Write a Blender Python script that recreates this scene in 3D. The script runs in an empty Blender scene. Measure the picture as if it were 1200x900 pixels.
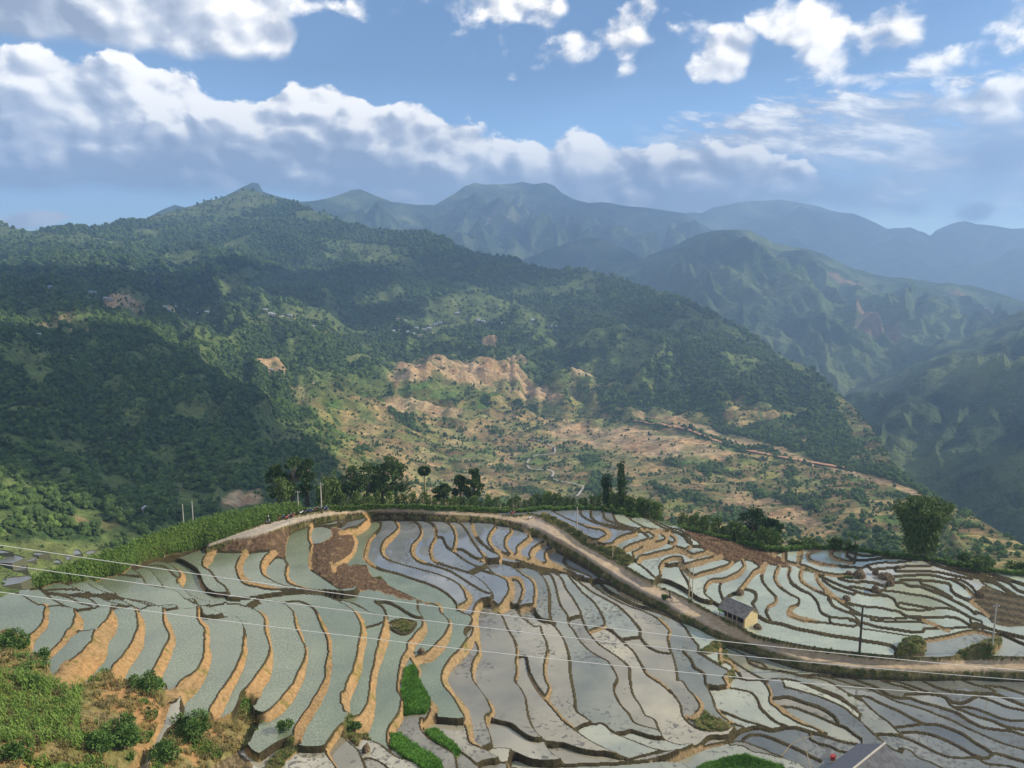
import bpy, bmesh, math, random, time
import numpy as np
from math import radians, sin, cos, tan, pi, atan2, sqrt
from mathutils import Vector, Matrix

T0 = time.time()
random.seed(7)
rng = np.random.default_rng(7)
scene = bpy.context.scene
COL = scene.collection

# ------------------------------------------------------------------ camera
HAZE_D = 1.5e-4
FPX = 906.0                      # focal length in units of a 1200 px wide frame
PITCH = radians(8.8)
CAM_Z = 65.0
cam_data = bpy.data.cameras.new('camera')
cam_data.sensor_width = 36.0
cam_data.lens = 36.0 * FPX / 1200.0
cam_data.clip_start = 0.5
cam_data.clip_end = 60000
cam = bpy.data.objects.new('camera', cam_data)
COL.objects.link(cam)
cam.location = (0, 0, CAM_Z)
cam.rotation_euler = (pi / 2 - PITCH, 0, 0)
scene.camera = cam

# ------------------------------------------------------------------ sun, sky, exposure
SUN_AZ = radians(86)             # clockwise from +Y (the view direction): the sun stands to the right
SUN_EL = radians(29)
sun_dir = Vector((sin(SUN_AZ) * cos(SUN_EL), cos(SUN_AZ) * cos(SUN_EL), sin(SUN_EL)))
sl = bpy.data.lights.new('sun', 'SUN')
sl.energy = 5.0
sl.angle = radians(0.5)
sl.color = (1.0, 0.87, 0.68)
so = bpy.data.objects.new('sun', sl)
so.rotation_euler = sun_dir.to_track_quat('Z', 'Y').to_euler()
so.location = (300, 0, 900)
COL.objects.link(so)

scene.view_settings.view_transform = 'Standard'
scene.view_settings.look = 'None'
scene.view_settings.exposure = 0.50
scene.view_settings.gamma = 1.0
try:
    scene.cycles.use_denoising = True
    scene.cycles.denoiser = 'OPENIMAGEDENOISE'
    scene.cycles.max_bounces = 4
    scene.cycles.diffuse_bounces = 2
    scene.cycles.glossy_bounces = 2
    scene.cycles.transmission_bounces = 2
    scene.cycles.volume_bounces = 1
    scene.cycles.transparent_max_bounces = 8
except Exception:
    pass


# ------------------------------------------------------------------ node helper
class S:
    """a socket with arithmetic that builds math nodes"""
    def __init__(self, g, s): self.g, self.s = g, s
    def _m(self, op, *a, clamp=False): return self.g.math(op, self, *a, clamp=clamp)
    def __add__(self, o): return self._m('ADD', o)
    __radd__ = __add__
    def __sub__(self, o): return self._m('SUBTRACT', o)
    def __rsub__(self, o): return self.g.math('SUBTRACT', o, self)
    def __mul__(self, o): return self._m('MULTIPLY', o)
    __rmul__ = __mul__
    def __truediv__(self, o): return self._m('DIVIDE', o)
    def max(self, o): return self._m('MAXIMUM', o)
    def min(self, o): return self._m('MINIMUM', o)
    def sat(self): return self._m('ADD', 0.0, clamp=True)
    def abs(self): return self._m('ABSOLUTE')


class G:
    def __init__(self, tree):
        self.t = tree; self.n = tree.nodes; self.l = tree.links
    def put(self, sock, v):
        if isinstance(v, S): self.l.new(v.s, sock)
        elif v is not None: sock.default_value = v
    def math(self, op, *a, clamp=False):
        n = self.n.new('ShaderNodeMath'); n.operation = op; n.use_clamp = clamp
        for i, v in enumerate(a): self.put(n.inputs[i], v)
        return S(self, n.outputs[0])
    def ss(self, x, a, b):                     # smoothstep
        n = self.n.new('ShaderNodeMapRange'); n.interpolation_type = 'SMOOTHSTEP'
        self.put(n.inputs[0], x); n.inputs[1].default_value = a; n.inputs[2].default_value = b
        return S(self, n.outputs[0])
    def lin(self, x, a, b, c=0.0, d=1.0):
        n = self.n.new('ShaderNodeMapRange'); n.clamp = True
        self.put(n.inputs[0], x)
        for i, v in enumerate((a, b, c, d)): n.inputs[1 + i].default_value = v
        return S(self, n.outputs[0])
    def xyz(self, x, y, z):
        n = self.n.new('ShaderNodeCombineXYZ')
        for i, v in enumerate((x, y, z)): self.put(n.inputs[i], v)
        return S(self, n.outputs[0])
    def sep(self, v):
        n = self.n.new('ShaderNodeSeparateXYZ'); self.put(n.inputs[0], v)
        return [S(self, o) for o in n.outputs]
    def noise(self, v, scale, detail=4, rough=0.55, dist=0.0, lac=2.0):
        n = self.n.new('ShaderNodeTexNoise'); n.noise_dimensions = '3D'
        self.put(n.inputs['Vector'], v)
        n.inputs['Scale'].default_value = scale; n.inputs['Detail'].default_value = detail
        n.inputs['Roughness'].default_value = rough; n.inputs['Distortion'].default_value = dist
        n.inputs['Lacunarity'].default_value = lac
        return S(self, n.outputs[0])
    def voronoi(self, v, scale, out='Distance', rnd=1.0):
        n = self.n.new('ShaderNodeTexVoronoi'); self.put(n.inputs['Vector'], v)
        n.inputs['Scale'].default_value = scale; n.inputs['Randomness'].default_value = rnd
        return S(self, n.outputs[out])
    def vm(self, op, a, b=None, scale=None):
        n = self.n.new('ShaderNodeVectorMath'); n.operation = op
        self.put(n.inputs[0], a)
        if b is not None: self.put(n.inputs[1], b)
        if scale is not None: self.put(n.inputs['Scale'], scale)
        return S(self, n.outputs[0])
    def mix(self, f, a, b, mode='MIX'):
        n = self.n.new('ShaderNodeMix'); n.data_type = 'RGBA'; n.blend_type = mode
        self.put(n.inputs[0], f)
        for i, v in ((6, a), (7, b)):
            if isinstance(v, S): self.l.new(v.s, n.inputs[i])
            else: n.inputs[i].default_value = (*v[:3], 1.0)
        return S(self, n.outputs[2])
    def curve(self, x, pts):                   # float curve, x and y in 0..1
        n = self.n.new('ShaderNodeFloatCurve'); c = n.mapping.curves[0]
        while len(c.points) < len(pts): c.points.new(0.5, 0.5)
        for p, (a, b) in zip(c.points, pts): p.location = (a, b); p.handle_type = 'AUTO'
        n.mapping.use_clip = False
        n.mapping.update(); self.put(n.inputs['Value'], x)
        return S(self, n.outputs[0])
    def attr(self, name, out='Color'):
        n = self.n.new('ShaderNodeAttribute'); n.attribute_name = name
        return S(self, n.outputs[out])
    def tex(self, out='Object'):
        return S(self, self.n.new('ShaderNodeTexCoord').outputs[out])
    def pos(self):
        return S(self, self.n.new('ShaderNodeNewGeometry').outputs['Position'])
    def bump(self, h, strength=0.5, dist=1.0):
        n = self.n.new('ShaderNodeBump'); self.put(n.inputs['Height'], h)
        n.inputs['Strength'].default_value = strength; n.inputs['Distance'].default_value = dist
        return S(self, n.outputs[0])
    def objcol(self):
        return S(self, self.n.new('ShaderNodeObjectInfo').outputs['Color'])
    def objrnd(self):
        return S(self, self.n.new('ShaderNodeObjectInfo').outputs['Random'])


def px_dir(px, py):
    """world direction of a point of the photograph (1200x900)"""
    a = (np.asarray(px, float) - 600.0) / FPX; b = (450.0 - np.asarray(py, float)) / FPX
    cp, sp = cos(PITCH), sin(PITCH)
    x = a; y = cp + b * sp; z = -sp + b * cp
    n = np.sqrt(x * x + y * y + z * z)
    return x / n, y / n, z / n


def azel(px, py):
    x, y, z = px_dir(px, py)
    return np.degrees(np.arctan2(x, y)), np.degrees(np.arcsin(z))


# ------------------------------------------------------------------ world: Nishita sky with clouds by direction
world = bpy.data.worlds.new('World'); scene.world = world; world.use_nodes = True
world.node_tree.nodes.clear()
g = G(world.node_tree)
sky = g.n.new('ShaderNodeTexSky'); sky.sky_type = 'NISHITA'; sky.sun_disc = False
sky.sun_elevation = SUN_EL; sky.sun_rotation = SUN_AZ; sky.altitude = 1200
sky.air_density = 1.0; sky.dust_density = 0.6; sky.ozone_density = 2.2
SKY_STRENGTH = 0.10
d = g.tex('Generated')
dn = g.vm('NORMALIZE', d)
dx, dy, dz = g.sep(dn)
AZ = g.math('ARCTAN2', dx, dy) * 57.29578
EL = g.math('ARCSINE', dz) * 57.29578
EA = 1.0
pvec = g.xyz(AZ, EL * 1.25, 0.0)
warp = g.noise(pvec, 0.10, 3, 0.5)
warp2 = g.noise(g.vm('ADD', pvec, (31.0, 17.0, 5.0)), 0.10, 3, 0.5)
AZw = AZ + (warp - 0.5) * 5.0
ELw = EL + (warp2 - 0.5) * 2.4
def cn(off, detail=6):
    """cauliflower heads: rounded cells of several sizes over soft noise"""
    v = g.vm('ADD', g.xyz(AZ + (warp - 0.5) * 3.0, (EL + (warp2 - 0.5) * 1.5) * 1.35, 0.0), off)
    fb = g.noise(v, 0.27, detail + 1, 0.58)
    wv = g.vm('ADD', v, g.xyz(fb * 2.2, fb * -1.6, 0.0))
    def cell(sc):
        n = g.n.new('ShaderNodeTexVoronoi'); n.feature = 'SMOOTH_F1'; n.voronoi_dimensions = '2D'
        n.inputs['Smoothness'].default_value = 0.35; n.inputs['Scale'].default_value = sc; g.l.new(wv.s, n.inputs['Vector'])
        return S(g, n.outputs['Distance'])
    puffs = 0.60 - (cell(0.26) * 0.66 + cell(0.62) * 0.26)
    return fb * 0.78 + puffs * 0.42 + 0.04, puffs
n0, p0 = cn((0, 0, 0), 7)                # billow noise
n1, p1 = cn((0.6, 0.75, 0.0), detail=3)     # the same, a step towards the sun
nbig = g.noise(g.xyz(AZ, EL * 1.6, 3.0), 0.11, 3, 0.5)
A0, A1 = -70.0, 70.0
az01 = (AZ - A0) / (A1 - A0)
def crv(pts):
    q = []
    for x, y in pts:
        a, e = azel(x, y); q.append(((a - A0) / (A1 - A0), (e + 10.0) / 40.0))
    q = [(0.0, q[0][1])] + q + [(1.0, q[-1][1])]
    return g.curve(az01, q) * 40.0 - 10.0
# main cumulus bank
top = crv([(0, 62), (60, 62), (110, 58), (160, 72), (215, 92), (260, 116), (310, 104), (370, 92), (430, 108), (480, 128), (560, 150), (610, 162), (700, 162), (800, 170), (900, 180), (950, 200), (1000, 238)])
bot = crv([(0, 228), (120, 226), (200, 232), (300, 228), (380, 236), (450, 262), (520, 275), (640, 280), (760, 280), (840, 262), (900, 244), (960, 234), (1000, 225)])
ntop = (n0 - 0.5)
dt = (top - EL) + ntop * 5.0
db = (EL - bot) + (nbig - 0.5) * 0.9 + ntop * 0.7
d_bank = g.ss(dt, 0.0, 0.42) * g.ss(db, -0.3, 0.9)
bots = crv([(0, 228), (120, 226), (200, 232), (300, 226), (420, 230), (520, 238), (640, 240), (760, 242), (850, 238), (940, 232), (1000, 225)])
hrel = ((EL - bots) / (top - bots + 0.2)).sat()
# cloud in the top left corner
bot2 = crv([(-300, 20), (-60, 38), (60, 50), (150, 62), (240, 70), (300, 72), (335, 70), (350, 48), (362, -60), (380, -260)])
db2 = (EL - bot2) + ntop * 1.3 + (nbig - 0.5) * 0.6
d_tl = g.ss(db2, -0.1, 0.6) * g.ss(AZ, -26.0, -20.5).__rsub__(1.0).max(0.0)
azl = azel(348, 30)[0]
d_tl = g.ss(db2, -0.1, 0.7) * (1.0 - g.ss(AZ + (n0 - 0.5) * 3.0, azl - 0.8, azl + 0.1))
# puffs: (px, py, rx, ry, strength)
def puff(cx, cy, rx, ry, st, rot=0.0):
    a, e = azel(cx, cy); k = 57.3 / FPX
    ax = (AZw - float(a)) ; ey = (ELw - float(e))
    c, s_ = cos(radians(rot)), sin(radians(rot))
    X = (ax * c + ey * s_) / (rx * k); Y = (ey * c - ax * s_) / (ry * k)
    return (1.0 - g.math('SQRT', X * X + Y * Y)) * st
pf = None
for a in [(590, 5, 85, 26, 1.4, 0), (715, 35, 60, 40, 0.8, 20), (848, 68, 72, 32, 1.25, -25), (985, 32, 88, 42, 1.3, -15),
          (1000, 78, 40, 20, 0.7, 0), (1100, 65, 50, 22, 0.6, 10), (610, 62, 40, 18, 0.5, 0), (1025, 97, 34, 12, 0.9, 0), (1185, 28, 45, 24, 0.9, 0),
          (380, 6, 60, 14, 0.8, 0), (1165, 108, 80, 24, 0.9, 12), (25, 262, 34, 7, 1.4, 0), (65, 261, 22, 6, 1.6, 0)]:
    q = puff(*a); pf = q if pf is None else pf.max(q)
d_pf = g.ss(pf + (n0 - 0.5) * 4.2, 0.2, 0.95)
# altocumulus sheet on the right
sheetvec = g.xyz(AZ * 0.75 + (warp - 0.5) * 3.0, EL * 2.6 + AZ * 0.35, 7.0)
sn = g.noise(sheetvec, 0.36, 6, 0.6)
s_top = crv([(560, 190), (760, 160), (800, 145), (900, 120), (1000, 104), (1100, 92), (1200, 78), (1300, 70)])
d_sh = g.ss(AZ + (nbig - 0.5) * 10.0, 7.0, 15.0) * g.ss((s_top - EL) + (sn - 0.5) * 9.0, -0.2, 1.6) * g.ss(EL, 1.5, 5.5) * g.lin(sn, 0.26, 0.55, 0.35, 1.0)
# low dark clouds, right
dk = puff(1165, 178, 75, 38, 1.2, -12).max(puff(870, 212, 150, 30, 1.0, -6)).max(puff(960, 228, 75, 24, 1.0, -8)).max(puff(1140, 243, 26, 11, 1.1, 0)).max(puff(1040, 236, 90, 12, 0.6, 0))
d_dk = g.ss(dk + (n0 - 0.5) * 1.8, 0.0, 0.9)
# fair-weather cloud field everywhere else
ff = g.noise(g.xyz(AZ, EL * 1.8, 11.0), 0.10, 6, 0.55)
away = g.ss(AZ.abs(), 38.0, 52.0).max(g.ss(EL, 18.5, 25.0))
d_ff = g.ss(ff, 0.45, 0.62) * away * g.ss(EL, 2.0, 9.0)
# shading: 1 lit, 0 shaded
relief = (n0 - n1) * 2.4 + (p0 - p1) * 0.9
lit_bank = (hrel * 1.15 - 0.16 + relief * 0.85 + (nbig - 0.5) * 1.3 + g.lin(AZ, -34.0, -22.0, -0.12, 0.0)).sat()
h2 = ((EL - bot2) / 5.0).sat()
lit_tl = (g.lin(AZ, -33.0, -21.0, 0.0, 0.62) + h2 * 0.40 + relief * 0.6 - 0.12).sat()
lit_pf = (0.72 + relief * 0.7).sat()
lit_sh = (0.30 + (sn - 0.45) * 2.6 + relief * 0.25).sat()
C_DARK = (0.265, 0.275, 0.31); C_MID = (0.54, 0.54, 0.56); C_LIT = (1.50, 1.38, 1.18)
def cloudcol(lit):
    a = g.mix(g.ss(lit, 0.0, 0.45), C_DARK, C_MID)
    return g.mix(g.ss(lit, 0.35, 1.0), a, C_LIT)
skyc = S(g, sky.outputs[0])
sky_s = g.vm('SCALE', skyc, scale=SKY_STRENGTH)
sky_s = g.vm('MULTIPLY', sky_s, (0.72, 0.88, 1.0))
sky_s = g.vm('SCALE', sky_s, scale=g.lin(EL, 1.0, 13.0, 2.7, 1.0))
c = sky_s
c = g.mix(d_ff * 0.85, c, cloudcol((0.62 + relief * 0.6).sat()))
c = g.mix(d_sh * 0.86, c, cloudcol(lit_sh))
c = g.mix(d_pf * 0.92, c, cloudcol(lit_pf))
c = g.mix(d_dk * 0.88, c, (0.235, 0.30, 0.43))
c = g.mix(d_bank * 0.97, c, cloudcol(lit_bank))
c = g.mix(d_tl * 0.97, c, cloudcol(lit_tl))
c = g.mix(g.ss(EL, -3.0, 0.0).__rsub__(1.0), c, (0.10, 0.13, 0.12))
bg = g.n.new('ShaderNodeBackground'); g.l.new(c.s, bg.inputs[0]); bg.inputs[1].default_value = 1.0
wo = g.n.new('ShaderNodeOutputWorld'); g.l.new(bg.outputs[0], wo.inputs[0])
world.cycles.sampling_method = 'MANUAL'; world.cycles.sample_map_resolution = 512


# ------------------------------------------------------------------ numeric helpers
def _hash(ix, iy, seed):
    h = (ix.astype(np.int64) * 374761393 + iy.astype(np.int64) * 668265263 + seed * 974634777) & 0xffffffff
    h = ((h ^ (h >> 13)) * 1274126177) & 0xffffffff
    return (h ^ (h >> 16)) & 0xffffffff


def vnoise(x, y, seed=0):
    """gradient noise, about -1..1"""
    x = np.asarray(x, float); y = np.asarray(y, float)
    ix = np.floor(x); iy = np.floor(y); fx = x - ix; fy = y - iy
    u = fx * fx * fx * (fx * (fx * 6 - 15) + 10); v = fy * fy * fy * (fy * (fy * 6 - 15) + 10)
    def gr(a, b, gx, gy):
        t = _hash(a, b, seed).astype(float) * (2 * pi / 4294967296.0)
        return np.cos(t) * gx + np.sin(t) * gy
    n00 = gr(ix, iy, fx, fy); n10 = gr(ix + 1, iy, fx - 1, fy)
    n01 = gr(ix, iy + 1, fx, fy - 1); n11 = gr(ix + 1, iy + 1, fx - 1, fy - 1)
    a = n00 + u * (n10 - n00); b = n01 + u * (n11 - n01)
    return (a + v * (b - a)) * 1.5


def fbm(x, y, oct=4, seed=0, gain=0.5, lac=2.03):
    s = 0; a = 1; t = 0
    for i in range(oct):
        s = s + a * vnoise(x * lac ** i, y * lac ** i, seed + i * 17); t += a; a *= gain
    return s / t


def ridged(x, y, oct=4, seed=0, gain=0.5):
    s = 0; a = 1; t = 0; w = 1
    for i in range(oct):
        n = 1 - np.abs(vnoise(x * 2.05 ** i, y * 2.05 ** i, seed + i * 31)); n = n * n
        s = s + a * n * w; w = np.clip(n * 1.4, 0, 1); t += a; a *= gain
    return s / t


def sstep(x, a, b):
    t = np.clip((np.asarray(x, float) - a) / (b - a), 0, 1); return t * t * (3 - 2 * t)


def tps(pts, vals, smooth=0.0, scale=100.0):
    """thin plate spline through scattered points; returns f(x, y)"""
    P = np.asarray(pts, float) / scale; V = np.asarray(vals, float); n = len(P)
    def U(r2): return np.where(r2 > 0, 0.5 * r2 * np.log(np.maximum(r2, 1e-12)), 0)
    d2 = ((P[:, None] - P[None]) ** 2).sum(-1)
    A = np.zeros((n + 3, n + 3)); A[:n, :n] = U(d2) + smooth * np.eye(n)
    A[:n, n] = 1; A[:n, n + 1:] = P; A[n, :n] = 1; A[n + 1:, :n] = P.T
    w = np.linalg.solve(A, np.concatenate([V, np.zeros(3)]))
    def f(x, y):
        x = np.asarray(x, float) / scale; y = np.asarray(y, float) / scale
        o = w[n] + w[n + 1] * x + w[n + 2] * y
        for i in range(n):
            o = o + w[i] * U((x - P[i, 0]) ** 2 + (y - P[i, 1]) ** 2)
        return o
    return f


def in_poly(px, py, poly):
    px = np.asarray(px, float); py = np.asarray(py, float)
    c = np.zeros(px.shape, bool); n = len(poly); j = n - 1
    for i in range(n):
        xi, yi = poly[i]; xj, yj = poly[j]
        if yi != yj:
            c ^= ((yi > py) != (yj > py)) & (px < (xj - xi) * (py - yi) / (yj - yi) + xi)
        j = i
    return c


def mesh_np(name, verts, faces, mat=None, cols=None, smooth=False, parent=None, link=True):
    """verts (n,3), faces (m,4) or (m,3) arrays"""
    me = bpy.data.meshes.new(name)
    verts = np.ascontiguousarray(verts, dtype=np.float32); faces = np.ascontiguousarray(faces, dtype=np.int32)
    k = faces.shape[1]
    me.vertices.add(len(verts)); me.vertices.foreach_set('co', verts.ravel())
    me.loops.add(faces.size); me.loops.foreach_set('vertex_index', faces.ravel())
    me.polygons.add(len(faces))
    me.polygons.foreach_set('loop_start', np.arange(0, faces.size, k, dtype=np.int32))
    try: me.polygons.foreach_set('loop_total', np.full(len(faces), k, dtype=np.int32))
    except Exception: pass
    me.polygons.foreach_set('use_smooth', np.full(len(faces), smooth, dtype=bool))
    me.update(calc_edges=True)
    if cols is not None:
        for cname, arr in cols.items():
            a = me.color_attributes.new(cname, 'FLOAT_COLOR', 'POINT')
            arr = np.asarray(arr, np.float32)
            if arr.shape[1] == 3: arr = np.concatenate([arr, np.ones((len(arr), 1), np.float32)], 1)
            a.data.foreach_set('color', np.ascontiguousarray(arr).ravel())
    if mat is not None:
        me.materials.append(mat)
    o = bpy.data.objects.new(name, me)
    if link: COL.objects.link(o)
    if parent is not None: o.parent = parent
    return o


def sub_mesh(name, V, F, mask, mat, cols=None, parent=None, smooth=False):
    f = F[mask]
    if len(f) == 0: return None
    idx, inv = np.unique(f.ravel(), return_inverse=True)
    c = None if cols is None else {k: a[idx] for k, a in cols.items()}
    return mesh_np(name, V[idx], inv.reshape(f.shape), mat, c, smooth, parent)


def tag(o, label=None, cat=None, group=None, kind=None):
    if label: o['label'] = label
    if cat: o['category'] = cat
    if group: o['group'] = group
    if kind: o['kind'] = kind
    return o


def bsdf(name, rough=0.9, spec=0.3):
    m = bpy.data.materials.new(name); m.use_nodes = True
    gg = G(m.node_tree); b = m.node_tree.nodes['Principled BSDF']
    b.inputs['Roughness'].default_value = rough
    b.inputs['Specular IOR Level'].default_value = spec
    return m, gg, b
# ------------------------------------------------------------------ the near hillside: base surface
ZC = [(-150,700,13),(-60,690,14),(0,700,14),(60,740,15),(0,668,12),(150,680,12),(-60,760,17),(330,640,7),(250,640,9),(200,660,10.5),(350,605,7),(450,600,5),(520,600,3.2),(600,605,1),
 (650,630,0.2),(700,655,-2),(780,705,-4),(860,745,-5),(950,775,-6),(1100,785,-6),(1300,785,-6),
 (200,760,10.5),(300,760,6.5),(400,760,1.5),(460,760,-1.5),(520,790,-3),(250,700,9),(350,690,6),(440,710,3.2),
 (100,800,15),(160,800,13),(200,850,10),(250,830,7),(300,850,4),(350,880,0.5),(380,830,1),(440,850,-3),(0,800,18.5),(0,900,20),(100,900,16.5),(170,900,12),(-60,960,22),(250,950,6),
 (550,750,-2),(600,700,0.3),(500,680,3.8),(450,650,4.2),(400,650,5.2),(550,640,2.6),(600,800,-4.5),(600,890,-7.5),(500,880,-5.5),(520,840,-4.2),(700,750,-4.8),(700,850,-8.3),(800,800,-7.2),(800,870,-9.8),
 (700,700,-3.2),(640,660,-0.6),(900,850,-9.8),(950,815,-8),(1000,890,-10.3),(1000,830,-8.4),(1100,820,-7.6),(1200,820,-7.2),(1200,890,-10),(1100,880,-10.8),(1400,900,-9),(1400,820,-7.4),
 (700,960,-13.5),(1000,960,-13.5),(1250,960,-12),
 (700,610,1.6),(750,640,0.6),(780,615,3.2),(650,598,1.6),(700,597,2.6),(800,612,3.8),(900,640,2.4),(850,620,3.6),(830,645,0.5),(820,680,-2.4),(870,700,-4),(950,730,-5),(1000,690,-3.6),
 (960,660,-1),(1000,640,1.4),(1100,652,2),(1200,666,2.4),(1100,700,-2.4),(1200,700,-0.4),(1200,740,-3.6),(1100,740,-5),(1350,700,1),(1350,665,3),(1050,770,-5.8)]
BZ = tps([(a, b) for a, b, c in ZC], [c for a, b, c in ZC], smooth=0.02)

X0, X1, Y0, Y1 = -60, 1262, 590, 946
def coarse(f, PX, PY, k=6):
    """evaluate a smooth function on a thinned grid and interpolate"""
    ny, nx = PX.shape; iy = np.unique(np.append(np.arange(0, ny, k), ny - 1)); ix = np.unique(np.append(np.arange(0, nx, k), nx - 1))
    v = f(PX[np.ix_(iy, ix)], PY[np.ix_(iy, ix)])
    a = np.empty((ny, len(ix)))
    yy = np.arange(ny); j = np.clip(np.searchsorted(iy, yy, 'right') - 1, 0, len(iy) - 2); t = ((yy - iy[j]) / (iy[j + 1] - iy[j]))[:, None]
    a = v[j] * (1 - t) + v[j + 1] * t
    xx = np.arange(nx); j = np.clip(np.searchsorted(ix, xx, 'right') - 1, 0, len(ix) - 2); t = ((xx - ix[j]) / (ix[j + 1] - ix[j]))[None, :]
    return a[:, j] * (1 - t) + a[:, j + 1] * t
GX, GY = np.meshgrid(np.arange(X0, X1 + 1), np.arange(Y0, Y1 + 1))
NYg, NXg = GX.shape

def ray_at_z(px, py, z):
    x, y, zz = px_dir(px, py); t = (z - CAM_Z) / zz
    return x * t, y * t, np.asarray(z, float) + 0 * x

def ground(px, py):
    """world point of the base hillside under a point of the photograph"""
    z = float(BZ(px, py)); x, y, z = ray_at_z(px, py, z)
    return Vector((float(x), float(y), float(z)))

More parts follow.
